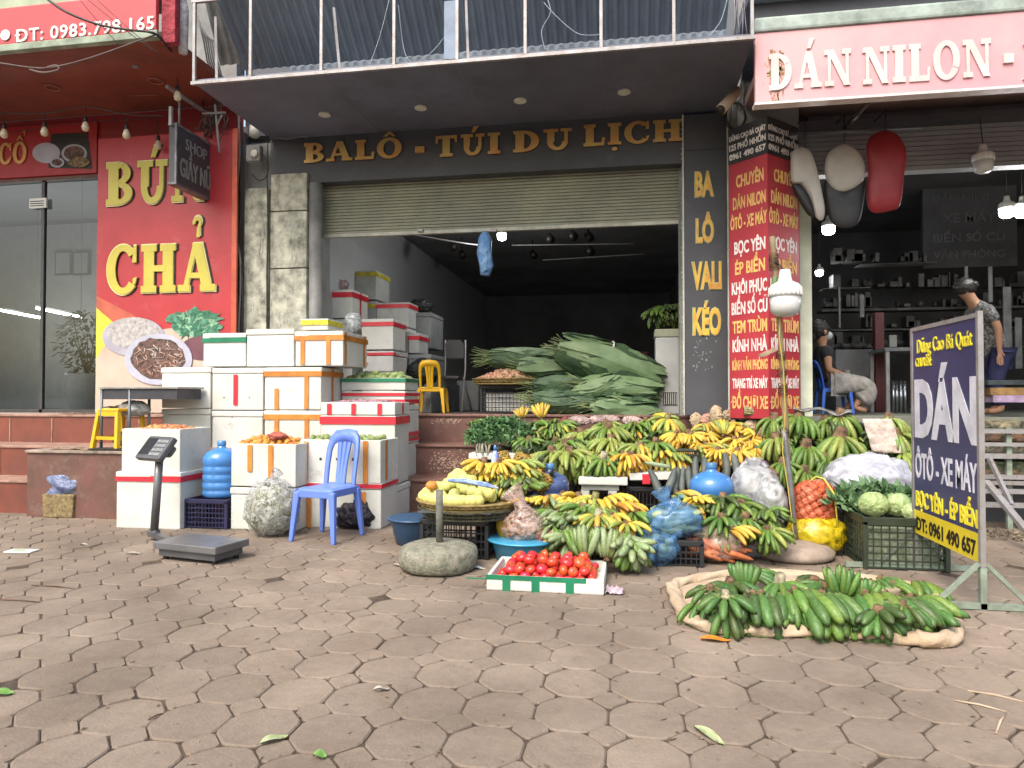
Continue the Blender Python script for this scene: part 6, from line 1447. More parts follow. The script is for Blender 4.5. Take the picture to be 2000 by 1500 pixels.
q = gnd(1200, 1158); sheet('plastic_scrap', 'scrap of pinkish plastic at the right corner of the tomato tray', 'scrap', (q.x, q.y, .004), .1, .09, mat('pink_scrap', 'b8a5ae', rough=.4, var=.2), 5, .05)

# ---------------------------------------------------------------- woven trays and baskets
M_WEAVE = mat('woven_bamboo', '9a8452', rough=.8, var=.35, scale=18, bump=.5, bscale=60, col2='6a5c34')
M_WEAVE2 = mat('dark_weave', '4e4c38', rough=.85, var=.4, scale=20, bump=.5, col2='2f3026')
def basket(label, c, r, h, m, posts=48, flare=1.08):
    t = thing('woven_tray', label, 'basket', c); M0 = wm(t)
    MB().lathe([(r * .75, 0), (r * .9, .01), (r, h * .5), (r * flare - .01, h), (r * flare - .03, h), (r * .9, h * .35), (.002, h * .3)], 48, M0).build('bowl', m, t)
    mb = MB()
    for i in range(posts):
        a = 2 * PI * i / posts; ca, sa = math.cos(a), math.sin(a); mb.bar((ca * r * .99, sa * r * .99, h * .1), (ca * r * (flare + .01), sa * r * (flare + .01), h * 1.1), .012, .008, M0)
    for k, (rr, z) in enumerate(((1.0, .15), (1.03, .55), (flare + .012, 1.0))):
        P = [Vector((math.cos(2 * PI * i / 48) * r * rr, math.sin(2 * PI * i / 48) * r * rr, h * z)) for i in range(49)]; mb.tube(P, .008, 6, M=M0)
    mb.build('rim', m if k else m, t); return t
cA = at(826, 1012, 4.62); cB = at(952, 1012, 4.62)
crate(cA.x, cB.x, 4.6, 4.96, 0, cA.z, M_CRB, 'black lattice crate under the woven trays beside the stone base', nx=12, nz=4)
bz = cA.z; bx = at(922, 900, 4.85).x
basket('dark round basket under the bamboo tray of melons', (bx, 4.82, bz + .002), .34, .062, M_WEAVE2)
t_ = basket('round bamboo tray heaped with pale yellow melons', (bx, 4.82, bz + .067), .35, .05, M_WEAVE)
q = at(860, 960, 4.7)
pm = []
for k in range(64):
    u = rnd.random() ** .6; a = rnd.uniform(0, 2 * PI); x = bx - .1 + math.cos(a) * .26 * u; y = 4.84 + math.sin(a) * .2 * u; pm.append((x, y, bz + .125 + (1 - u) * .16 + rnd.gauss(0, .006)))
for k in range(16): a = PI + .3 + k / 15 * 1.7; pm.append((bx - .02 + math.cos(a) * .32, 4.82 + math.sin(a) * .3, bz + .14))
scatter('melon', PR_['melon'], pm, .042, 'small pale yellow melon heaped on the bamboo tray', 'melon', 'pale melons on the bamboo tray')
q = at(843, 948, 4.68); o = bpy.data.objects.new('tangerine', PR_['tangerine']); COL.objects.link(o); o.location = q; o.scale = (.042,) * 3; tag(o, 'single orange fruit lying among the pale melons', 'fruit')
mb = MB()
for k in range(12):
    p0 = at(876 + k * 4, 938 + k * .6, 4.62); p1 = at(940 + k * 3, 948 + k * .5, 4.56); mb.tube([p0, p0.lerp(p1, .5) + Vector((0, 0, .012)), p1], [.012, .016, .008], 6)
mb.build('bag', mat('blue_white_plastic', '3e74c4', rough=.3, var=.5, scale=7, col2='c3c9d8'), None, 'blue and white plastic bag lying on the melons', 'bag')
sheet('purple_cloth', 'strip of purple and green cloth between the two baskets', 'cloth', (bx - .04, 4.5, bz + .064), .5, .1, mat('purple_cloth', '5a3f52', rough=.8, var=.3, scale=9, col2='2c4a42'), 7, .012)

# turquoise basin with ginger
q = at(1022, 1060, 4.62); q.y = 4.42
tub('plastic_basin', 'turquoise basin of ginger behind the tomato tray', (q.x, q.y + .24, .0), .235, .14, mat('turquoise_basin', '3f93b8', rough=.3, var=.08, scale=3), .8)
gc = Vector((q.x, q.y + .22, .16)); gb = thing('ginger_bag', 'open clear bag full of brown ginger roots in the turquoise basin', 'bag', gc)
mb = MB()
for k in range(110):
    a = rnd.uniform(0, 2 * PI); u = rnd.random() ** .5; p = gc + Vector((.12 * u * math.cos(a) - .01, .1 * u * math.sin(a), .04 + .09 * (1 - u) + rnd.gauss(0, .01)))
    d = Vector((rnd.gauss(0, 1), rnd.gauss(0, 1), rnd.gauss(0, .5))).normalized() * rnd.uniform(.012, .035); mb.tube([p - d, p, p + d], [.006, .011, .005], 6)
mb.build('contents', mat('ginger', 'b48f5c', rough=.8, var=.4, scale=30, col2='7a4a35'), gb)
F_PINK = film('pinkish_clear', 'd0b9ae', .3, scale=16)
mb = MB(); mb.blob(gc + Vector((0, 0, .06)), (.15, .12, .12), .12, 3, 4, 21); mb.tube([gc + Vector((0, 0, .14)), gc + Vector((-.02, 0, .2)), gc + Vector((-.04, 0, .25)), gc + Vector((-.09, -.01, .31))], [.1, .045, .05, .09], 12, caps=False)
mb.build('film', F_PINK, gb)
MB().blob(gc + Vector((-.13, .05, .07)), (.07, .07, .12), .05, 2, 3, 2).build('gourd', mat('gourd_yellow', 'b8962e', rough=.5, var=.3, scale=9), None, 'yellow gourd standing in the turquoise basin', 'gourd')
MB().blob(gc + Vector((.15, .0, .0)), (.08, .08, .06), .2, 3, 3, 2).build('red_fruit_bag', mat('rosy', 'a8605e', rough=.4, var=.3, scale=8), None, 'bag of rosy fruit at the right of the ginger in the basin', 'bag')

# ---------------------------------------------------------------- leafy greens, pineapples, spray bottle
M_LEAF = mat('leafy_green', '5c8450', rough=.6, var=.35, scale=7, col2='38603a', rand=.1)
mb = MB()
def leafheap(mb, c, r, n, s0, s1, up=.5):
    for k in range(n):
        d = Vector((rnd.gauss(0, 1), rnd.gauss(0, 1), abs(rnd.gauss(0, 1)))).normalized(); u = rnd.uniform(.75, 1.05); p = Vector(c) + Vector((d.x * r[0], d.y * r[1], d.z * r[2])) * u
        dr = (Vector((rnd.gauss(0, 1), rnd.gauss(0, 1), rnd.gauss(up, .8)))).normalized(); sd = dr.cross(Vector((rnd.gauss(0, 1), rnd.gauss(0, 1), rnd.gauss(0, 1)))).normalized(); L = rnd.uniform(s0, s1); w_ = L * .22
        nn_ = dr.cross(sd) * L * .12
        mb.add([p, p + dr * L * .45 + sd * w_ + nn_, p + dr * L, p + dr * L * .45 - sd * w_ + nn_, p + dr * L * .5], [(0, 1, 4), (1, 2, 4), (2, 3, 4), (3, 0, 4)])
q = at(975, 858, 6.5); leafheap(mb, (q.x, 6.62, .66), (.34, .22, .22), 2600, .03, .08); mb.build('leafy_greens', M_LEAF, None, 'heap of fresh leafy greens on the steps left of the bananas', 'greens', kind='stuff')
mb = MB(); q = at(985, 812, 6.9); leafheap(mb, (q.x - .1, 6.98, .78), (.3, .12, .1), 500, .03, .06); mb.build('leafy_greens', mat('leaf2', '6a8a4a', rough=.6, var=.3, scale=7, rand=.1), None, 'row of herbs at the foot of the black crate with shallots', 'greens', kind='stuff')
a = at(915, 885, 6.36); b_ = at(1050, 895, 6.36); MB().box(a.x, b_.x, 6.36, 6.75, b_.z - .02, a.z, .01).build('foam_board', M_FOAM, None, 'foam board carrying the leafy greens on the steps', 'board')
cr(918, 1000, 6.46, 6.78, .313, b_.z - .022, 'dark crate under the greens on the first step')
mb = MB(); q = at(945, 865, 6.4)
for k in range(18): p = q + Vector((rnd.uniform(-.07, .07), rnd.uniform(-.02, .02), rnd.uniform(-.03, .0))); mb.tube([p, p + Vector((rnd.gauss(0, .01), -.03, -.09))], [.006, .004], 5)
mb.build('stem_bunch', mat('pale_stems', '9a9a88', rough=.7, var=.3), None, 'bunch of pale stems hanging below the leafy greens', 'stems')
M_PINE = mat('pineapple_skin', 'b08a38', rough=.75, var=.45, scale=30, bump=.9, bscale=55, col2='5f5a2c', dist=.006)
M_PINT = mat('pineapple_crown', '5e6b55', rough=.7, var=.4, scale=12)
def pineapple(label, c, s, tilt):
    t = thing('pineapple', label, 'pineapple', c, 0, 'pineapples behind the woven tray'); M0 = wm(t) @ RX(tilt[0]) @ RY(tilt[1]) @ SC(s, s, s)
    mb = MB(); prof = [(.03, 0), (.055, .02), (.068, .07), (.066, .12), (.05, .165), (.02, .18)]; mb.lathe(prof, 20, M0)
    for j in range(7):
        for i in range(11):
            a = 2 * PI * (i + .5 * (j % 2)) / 11; z = .02 + j * .023; r_ = .066 - .012 * abs(j - 3.2) / 3.2 * (j - 3.2) / 3 if j > 3 else .066 - .012 * (3 - j) / 3
            mb.blob((math.cos(a) * r_, math.sin(a) * r_, z), (.012, .012, .01), 0, 1, 1, M=M0)
    mb.build('fruit', M_PINE, t); mb = MB()
    for k in range(26):
        a = k * 2.4; e = .4 + k * .045; L = .05 + .04 * rnd.random(); d = Vector((math.cos(a) * math.cos(e), math.sin(a) * math.cos(e), math.sin(e))); sd = Vector((-math.sin(a), math.cos(a), 0)) * .009; p = Vector((0, 0, .172))
        mb.add([M0 @ (p - sd), M0 @ (p + sd), M0 @ (p + d * L + Vector((0, 0, .01)))], [(0, 1, 2)])
    mb.build('leaf_crown', M_PINT, t)
for px, py, Y, s, ti, lab in ((1012, 926, 5.35, 1.0, (.2, .3), 'golden pineapple directly right of the spray bottle'), (1036, 938, 5.3, .9, (.1, .5), 'pineapple right of the golden one, below the arching bananas'),
                              (1052, 962, 5.25, .9, (.1, .6), 'reddish brown pineapple low beside the grey-blue bottle'), (990, 918, 5.5, .9, (-.3, -.4), 'dark pineapple top behind the spray bottle')): pineapple(lab, at(px, py, Y), s, ti)
crate(at(965, 0, 5.3).x, at(1075, 0, 5.3).x, 5.28, 5.6, 0, .38, M_CRB, 'dark crate under the pineapples', nx=12, nz=4)
q = at(967, 908, 5.2); sp = thing('spray_bottle', 'small blue and white spray bottle behind the yellow bananas', 'bottle', q); M0 = wm(sp) @ SC(.9, .9, .9)
MB().lathe([(.03, 0), (.033, .01), (.033, .08), (.02, .11), (.012, .12)], 16, M0).build('body', mat('sp_blue', '4a68c8', rough=.3, col2='c8d0ee', var=.3, scale=14), sp); MB().lathe([(.013, .1205), (.013, .15), (.006, .17), (.001, .171)], 12, M0).build('cap', M_BOT, sp)
crate(at(940, 0, 5.16).x, at(1010, 0, 5.16).x, 5.05, 5.26, 0, q.z - .002, M_CRB, 'narrow dark crate behind the woven trays', nx=9, nz=4)

# ---------------------------------------------------------------- long dark gourds
M_GOURD = mat('wax_gourd', '3c4440', rough=.6, var=.3, scale=10, col2='5c625c', rand=.15)
GG = 'long dark gourds standing behind the bags'
for k, (x0, y0, x1, y1, Y, r_, lab) in enumerate(((1268, 916, 1294, 986, 5.3, .03, 'long dark gourd leaning left, first of the crossed pair'), (1316, 914, 1296, 984, 5.34, .03, 'long dark gourd leaning right, second of the crossed pair'), (1322, 912, 1320, 966, 5.42, .027, 'upright dark gourd, first of the tight middle row'),
        (1335, 912, 1334, 966, 5.44, .026, 'upright dark gourd, second of the tight middle row'), (1347, 911, 1349, 964, 5.42, .027, 'upright dark gourd, third of the tight middle row'), (1362, 892, 1352, 962, 5.48, .028, 'tall dark gourd leaning against the bananas'),
        (1376, 893, 1370, 935, 5.5, .027, 'dark gourd with its top beside the yellow hands'), (1413, 884, 1421, 935, 5.45, .028, 'dark gourd left of the crumpled clear bag'), (1428, 886, 1447, 932, 5.45, .028, 'dark green gourd leaning right towards the clear bag'),
        (1258, 903, 1312, 912, 5.7, .018, 'pale green snake gourd lying across the foam lid'))):
    a = at(x0, y0, Y); b_ = at(x1, y1, Y - .12 if abs(y1 - y0) > 20 else Y)
    P = [a.lerp(b_, u) + Vector((.012 * math.sin(u * 3 + k), 0, 0)) for u in (0, .08, .25, .5, .75, .93, 1)]
    mb = MB(); mb.tube(P, [r_ * q for q in (.35, .7, .92, 1, 1, .8, .3)], 12)
    mb.build('long_gourd', M_GOURD if k < 9 else mat('snake_gourd', '8a9a7c', rough=.5, var=.2), None, lab, 'gourd', GG)

# ---------------------------------------------------------------- plastic bags of produce
def pbag(label, c, r, fm, contents, seed, tie=None, name='produce_bag'):
    t = thing(name, label, 'bag', (c[0], c[1], c[2] - r[2]))
    for nm, mb_, m_ in contents: mb_.build(nm, m_, t)
    mb = MB(); mb.blob(c, r, .16, 2.6, 4, seed, flat=.9)
    if tie: mb.tube([Vector(c) + Vector((0, 0, r[2] * .7)), Vector(c) + Vector(tie) * .6, Vector(c) + Vector(tie)], [r[0] * .6, r[0] * .16, r[0] * .4], 12, caps=False)
    mb.build('film', fm, t); return t
def lumps(c, r, n, s, long=1, squash=.8, d0=None):
    mb = MB()
    for k in range(n):
        p = Vector(c) + Vector((rnd.uniform(-1, 1) * r[0], rnd.uniform(-1, 1) * r[1], rnd.uniform(-1, 1) * r[2])) * squash
        if long > 1:
            d = (Vector(d0) + Vector((rnd.gauss(0, .18), rnd.gauss(0, .18), rnd.gauss(0, .12)))).normalized() * s * long; mb.tube([p - d, p - d * .6, p, p + d * .7, p + d], [s * .5, s, s * .85, s * .5, s * .12], 8)
        else: mb.blob(p, (s, s * rnd.uniform(.8, 1.2), s * .9), .1, 2, 2, k)
    return mb
F_BLUE = film('blue_film', '6a9ccc', .3, scale=7, bump=.5); F_WHITE = film('white_film', 'c6c9cc', .42, scale=8, bump=.6)
M_CARR = mat('carrot', 'c86a3a', rough=.6, var=.25, scale=10, col2='d98e62'); M_CUC = mat('cucumber', '7c9468', rough=.5, var=.3, scale=12, col2='a0a884')
q = gnd(1405, 1110); c_ = (q.x, q.y + .17, .13)
pbag('clear bag of orange carrots with a pale pink print near the cloth', c_, (.2, .14, .13), film('carrot_film', 'd8c0b4', .1, scale=7, bump=.4), [('carrots', lumps((c_[0] + .02, c_[1] - .03, .09), (.16, .09, .07), 34, .022, 4.4, .8, (1, -.1, -.25)), M_CARR), ('greens', lumps((c_[0] + .0, c_[1], .19), (.15, .08, .05), 20, .014, 4, .8, (1, .2, .2)), mat('pale_green_stem', 'a9b48c', rough=.6, var=.3))], 31)
q = gnd(1283, 1114); c_ = (q.x, q.y + .15, .12)
pbag('blue plastic bag of green guavas on the pavement beside the tomatoes', c_, (.155, .13, .125), F_BLUE, [('contents', lumps(c_, (.12, .08, .08), 26, .032), M_CUC)], 33)
q = at(1318, 1015, 4.7); c_ = (q.x, q.y, q.z)
pbag('larger blue plastic bag tied at the top behind the guava bag', c_, (.18, .13, .12), F_BLUE, [('contents', lumps(c_, (.13, .09, .07), 28, .028, 2.6, .9, (1, 0, .1)), M_CUC)], 35, tie=(-.09, 0, .2))
crate(at(1275, 0, 4.62).x, at(1365, 0, 4.62).x, 4.62, 4.85, 0, .17, M_CRB, 'low crate under the tied blue bag', nx=9, nz=3)
q = at(1475, 945, 5.25); c_ = (q.x, 5.3, q.z - .02)
pbag('crumpled clear bag of pale radishes left of the pole', c_, (.17, .15, .16), F_WHITE, [('contents', lumps(c_, (.1, .08, .1), 22, .028, 3, .8, (.3, 0, 1)), M_OFFW)], 37, tie=(.0, -.02, .2))
q = at(1510, 985, 5.1); c_ = (q.x, 5.15, q.z)
pbag('clear bag of green vegetables left of the onion net', c_, (.11, .1, .17), F_WHITE, [('contents', lumps(c_, (.07, .06, .12), 20, .02, 3, .8, (.3, 0, 1)), M_CUC)], 38)
q = gnd(1475, 1098); c_ = (q.x, q.y + .12, .09)
pbag('small white bag with dark blue print near the pole base', c_, (.1, .08, .09), F_WHITE, [('contents', lumps(c_, (.06, .05, .05), 14, .022), M_OFFW)], 39)
q = gnd(1520, 1090); c_ = (q.x, q.y + .2, .11)
pbag('pale bag holding brown longan fruit at the foot of the pole', c_, (.11, .09, .1), film('milk_film', 'cdd2cc', .55), [('contents', lumps((c_[0] - .03, c_[1] - .02, .2), (.06, .04, .03), 16, .018), mat('longan', 'c08a50', rough=.7, var=.2))], 40)
# big grey bag on the right
q = at(1700, 940, 5.5); c_ = (q.x, 5.55, q.z + .0)
pbag('big crumpled grey white bag right of the onion net', c_, (.31, .2, .2), film('grey_white_film', 'b9bbc6', .82, scale=9), [('contents', lumps(c_, (.2, .12, .12), 30, .05), mat('pinkish_inside', 'b39aa4', rough=.7, var=.25))], 41)
crate(at(1622, 0, 5.5).x, at(1785, 0, 5.5).x, 5.42, 5.75, 0, q.z - .19, M_CRB, 'dark crate under the big grey white bag', nx=12, nz=4)
# onion net
q = gnd(1572, 1062); c_ = Vector((q.x, 5.2, 0)); zt2 = at(1572, 938, 5.2).z; zb2 = at(1572, 1035, 5.2).z; ch_ = (zt2 - zb2) / 2
on = thing('onion_net', 'orange net bag full of onions tied with yellow string', 'bag', (c_.x, 5.2, zb2)); mb = MB(); cz = (zt2 + zb2) / 2
for k in range(90):
    a = k * 2.4; v = -1 + 2 * (k + .5) / 90; w_ = (1 - abs(v) ** 4) ** .5; p = Vector((c_.x + math.cos(a) * .11 * w_, 5.2 + math.sin(a) * .1 * w_, cz + v * (ch_ - .02))); s_ = rnd.uniform(.026, .034); mb.blob(p, (s_, s_, s_), .05, 2, 2, k)
mb.build('contents', mat('net_onions', 'b4603c', rough=.5, var=.3, scale=7, col2='c9886c'), on)
mb = MB(); nr = 20
for s_ in (-1, 1):
    for i in range(nr):
        P = []
        for k in range(15):
            v = -1 + 2 * k / 14; w_ = max(.12, (1 - abs(v) ** 5)) ** .5; a = 2 * PI * i / nr + s_ * v * 2.2; P.append((c_.x + math.cos(a) * .142 * w_, 5.2 + math.sin(a) * .13 * w_, cz + v * ch_))
        mb.tube(P, .0016, 4, caps=False)
mb.build('net', mat('orange_net', 'd8572c', rough=.5), on)
mb = MB(); mb.tube([(c_.x - .04, 5.15, zt2), (c_.x, 5.17, zt2 + .03), (c_.x + .05, 5.15, zt2 + .02), (c_.x + .1, 5.08, zt2 - .08), (c_.x + .12, 5.07, zb2)], .006, 6); mb.build('string', mat('yellow_string', 'cfc04a', rough=.6), on)
crate(c_.x - .14, c_.x + .14, 5.12, 5.36, 0, zb2 - .01, M_CRB, 'small dark crate under the onion net', nx=8, nz=3)
q = gnd(1608, 1092); c_ = (q.x, q.y + .17, .135)
pbag('round translucent yellow bag in front of the onion net', c_, (.2, .15, .14), film('yellow_film', 'd6bf22', .6, scale=14), [('contents', lumps(c_, (.1, .08, .08), 22, .035), mat('dull_yellow', 'b5a650', rough=.7))], 43)

# cabbage crate
cx0, cx1 = at(1690, 1050, 4.75).x, at(1850, 1050, 4.75).x; ctop = at(1770, 1000, 4.78).z
cc_ = crate(cx0, cx1, 4.75, 5.15, 0, .33, M_CRG, 'dark green crate of cabbages behind the standing sign', nx=10, nz=6, rim=.05)
MB().box(cx0 + .03, cx1 - .03, 4.79, 5.11, .02, .25, .01).build('packed_stems', mat('packed_white', 'a3a998', rough=.8, var=.4, scale=26, col2='5a6a4a'), None, 'white vegetable stems packed inside the dark green crate', 'vegetables')
M_CAB = mat('cabbage_leaf', 'a9b884', rough=.5, var=.2, scale=3, col2='7f9a5c', bump=.6, bscale=16, dist=.02)
def cabbage(label, c, r, seed):
    t = thing('cabbage', label, 'cabbage', (c[0], c[1], c[2] - r), 0, 'cabbages in the dark green crate'); MB().blob(c, (r, r, r * .85), .04, 2, 4, seed, ridge=.16).build('head', M_CAB, t)
    for k in range(7):
        a = k * .9 + seed; vs = []; fs = []; g = 6
        for i in range(g + 1):
            for j in range(g + 1):
                u = (i / g - .5) * 1.5; v = j / g * 1.5 - .35; rr = r * (1.03 + .1 * max(0, v - .6) + .1 * noise.noise(Vector((i * .8, j * .8, k + seed)))); vs.append((c[0] + math.cos(a + u) * math.cos(v) * rr, c[1] + math.sin(a + u) * math.cos(v) * rr, c[2] + math.sin(v) * rr * .85))
        for i in range(g):
            for j in range(g): q_ = i * (g + 1) + j; fs.append((q_, q_ + g + 1, q_ + g + 2, q_ + 1))
        MB().add(vs, fs).build('outer_leaf', M_CAB, t)
for px, py, Y, r_, lab in ((1706, 985, 4.88, .1, 'large pale cabbage at the front left of the crate'), (1752, 985, 4.95, .095, 'cabbage in the middle of the crate'), (1782, 1000, 4.85, .07, 'small cabbage at the right of the crate next to the sign')): cabbage(lab, at(px, py, Y), r_ * .9, px % 7)
mb = MB(); q = at(1700, 975, 5.05); leafheap(mb, (q.x + .03, 5.08, .38), (.26, .1, .1), 260, .06, .13); q = at(1645, 1000, 5.05); leafheap(mb, (q.x, 5.05, .35), (.1, .1, .07), 90, .05, .1)
mb.build('cabbage_greens', mat('cab_green', '64855a', rough=.6, var=.4, scale=9, col2='3c5a38'), None, 'loose green leaves behind the cabbages', 'greens', kind='stuff')
# newspaper and grey sheet on the rack
a = at(1687, 818, 5.98); sh_ = MB(); vs = []; g = 10
for i in range(g + 1):
    for j in range(g + 1):
        p = at(1684 + i * 5.8 + j * 1.6, 818 + j * 6.6, 5.95); vs.append((p.x, p.y + .03 * noise.noise(Vector((i * .6, j * .6, 3))) - .05 * j / g, p.z + .01 * noise.noise(Vector((i, j, 1)))))
fs = [(i * (g + 1) + j, (i + 1) * (g + 1) + j, (i + 1) * (g + 1) + j + 1, i * (g + 1) + j + 1) for i in range(g) for j in range(g)]
o = sh_.add(vs, fs).build('newspaper', mat('newspaper', 'a89690', rough=.85, var=.35, scale=18, col2='c4b6a8', bump=.4, bscale=12, dist=.015), None, 'crumpled pinkish newspaper hanging over the green bananas', 'newspaper'); o.modifiers.new('t', 'SOLIDIFY').thickness = .003
vs = []; g = 12
for i in range(g + 1):
    for j in range(5):
        p = at(1550 + i * 9.5, 797 + i * .9 + 4 * math.sin(i * .9), 6.1 + j * .12); vs.append((p.x, p.y, p.z + .02 * noise.noise(Vector((i * .5, j * .9, 3))) + .004 * j))
fs = [(i * 5 + j, (i + 1) * 5 + j, (i + 1) * 5 + j + 1, i * 5 + j + 1) for i in range(g) for j in range(4)]
o = MB().add(vs, fs).build('grey_sheet', mat('grey_tarp', '8b8c8c', rough=.6, var=.4, scale=9, col2='4a4b4c', bump=.6, bscale=14, dist=.02), None, 'crumpled grey plastic sheet laid over the top of the banana rack', 'sheet'); o.modifiers.new('t', 'SOLIDIFY').thickness = .012

# roots, ginger and wrapped things at the back of the pile
M_ROOT = mat('pale_root', 'b8a58a', rough=.85, var=.3, scale=14, col2='8d7a60', bump=.4)
for px, py, Y, r_, sd_, lab, mm in ((1360, 822, 6.9, (.06, .05, .08), 1, 'pale net of garlic at the back, leftmost of the nets', M_ROOT), (1382, 822, 6.85, (.07, .05, .07), 2, 'pinkish net of shallots at the back of the yellow pile', mat('pinkish_net', 'b98f7c', rough=.8, var=.3, scale=20)),
        (1398, 812, 6.8, (.06, .05, .1), 3, 'knotted pale bag standing behind the yellow bananas', M_ROOT), (1425, 812, 6.95, (.07, .05, .06), 4, 'pale root bundle behind the yellow bananas', M_ROOT), (1450, 806, 6.9, (.09, .06, .07), 5, 'cream bag behind the yellow pile near the red sign', M_OFFW),
        (1470, 832, 6.75, (.08, .05, .06), 6, 'pale peanut net in front of the red sign', M_ROOT), (1488, 838, 6.7, (.07, .05, .05), 7, 'pinkish wrapped bundle beside the peanut net', MATS['pinkish_net']), (1478, 850, 6.55, (.09, .06, .05), 8, 'rosy sweet potato bag beside the yellow pile', mat('rosy_root', '9c7468', rough=.8, var=.3, scale=14)),
        (1487, 885, 6.25, (.09, .07, .07), 9, 'brown ginger heap at the right end of the yellow pile', mat('brown_root', '8a5f42', rough=.85, var=.4, scale=24, bump=.6, bscale=40, dist=.01)), (1480, 910, 6.0, (.1, .07, .06), 10, 'purplish bag above the crumpled clear bag', mat('mauve_bag', '8f7f90', rough=.5, var=.3, scale=9)),
        (1500, 930, 5.7, (.08, .06, .07), 11, 'bag of brown roots above the clear bag', MATS['brown_root']), (1130, 822, 6.95, (.12, .06, .05), 12, 'pinkish cloth bag at the back between the bananas and leaf bundles', mat('pinkish_cloth', 'b39c98', rough=.85, var=.3, scale=7)), (1180, 820, 7.0, (.16, .06, .05), 13, 'pale sack lying beneath the leaf bundles', MATS['pinkish_cloth']), (1235, 822, 7.0, (.1, .06, .05), 14, 'greyish pink sack right of the pale sack under the leaf bundles', MATS['pinkish_cloth']), (1104, 824, 6.9, (.05, .04, .05), 15, 'dull red round bag behind the top bananas', mat('dull_red', '8a4440', rough=.6))):
    mb = MB(); p = at(px, py, Y); mb.blob(p, r_, .12, 3, 3, sd_)
    for k in range(26):
        d = Vector((rnd.gauss(0, 1), -abs(rnd.gauss(0, 1)), rnd.gauss(0, 1))).normalized(); s_ = min(r_) * rnd.uniform(.22, .4); mb.blob(p + Vector((d.x * r_[0], d.y * r_[1], d.z * r_[2])) * .9, (s_, s_, s_ * rnd.uniform(.6, 1.1)), .2, 2, 1, k)
    mb.build('root_bag', mm, None, lab, 'bag', 'bags of roots behind the bananas')
a = at(1453, 802, 6.7); b_ = at(1489, 806, 6.7); mb = MB()
for k in range(10):
    an = 2 * PI * k / 10; mb.tube([a + Vector((0, .03 * math.cos(an), .03 * math.sin(an))), b_ + Vector((0, .03 * math.cos(an), .03 * math.sin(an)))], .012, 6)
mb.build('mat_roll', mat('straw_roll', '9a9268', rough=.8, var=.3, scale=25), None, 'rolled straw bundle lying in front of the red corner sign', 'roll')

# ---------------------------------------------------------------- shallots on a crate, leaf bundles, cooler
YS = 7.9; a = at(940, 809, YS); b_ = at(1052, 752, YS)
crate(a.x, b_.x, YS, YS + .35, ZF + .01, b_.z, M_CRB, 'black crate with pale contents under the basket of shallots', nx=16, nz=5)
MB().box(a.x + .05, b_.x - .05, YS + .03, YS + .3, ZF + .03, b_.z - .09, .01).build('inner_sack', M_WHITE, None, 'white sack packed inside the black crate', 'sack')
cx = at(987, 750, YS).x; rr = mpp(987, YS) * 66; basket('round woven basket of shallots on the black crate', (cx, YS + .2, b_.z + .003), rr, .07, M_WEAVE)
pts = []
for k in range(190):
    u = rnd.random() ** .55; an = rnd.uniform(0, 2 * PI); pts.append((cx + math.cos(an) * rr * .92 * u, YS + .2 + math.sin(an) * rr * .9 * u, b_.z + .075 + (1 - u ** 1.6) * .1 + rnd.gauss(0, .008)))
scatter('shallot', PR_['shallot'], pts, .024, 'reddish brown shallot heaped on the round woven basket', 'shallot', 'shallots in the woven basket', .2)
MB().blob((cx, YS + .2, b_.z + .06), (rr * .85, rr * .8, .09), .05, 3, 3, 2, flat=.2).build('shallot_mound', M_POT, None, 'dense mound of shallots beneath the loose top ones', 'shallots', kind='stuff')
M_BL = mat('banana_leaf', '71855e', rough=.6, var=.3, scale=4, col2='55704c', bump=.2, bscale=22, dist=.004); M_BLD = mat('banana_leaf_dark', '46603f', rough=.6, var=.35, scale=5, col2='2f4530', bump=.4, bscale=22, dist=.006); M_BST = mat('leaf_stalk', '808f58', rough=.6, var=.3, scale=8, col2='4a5638')
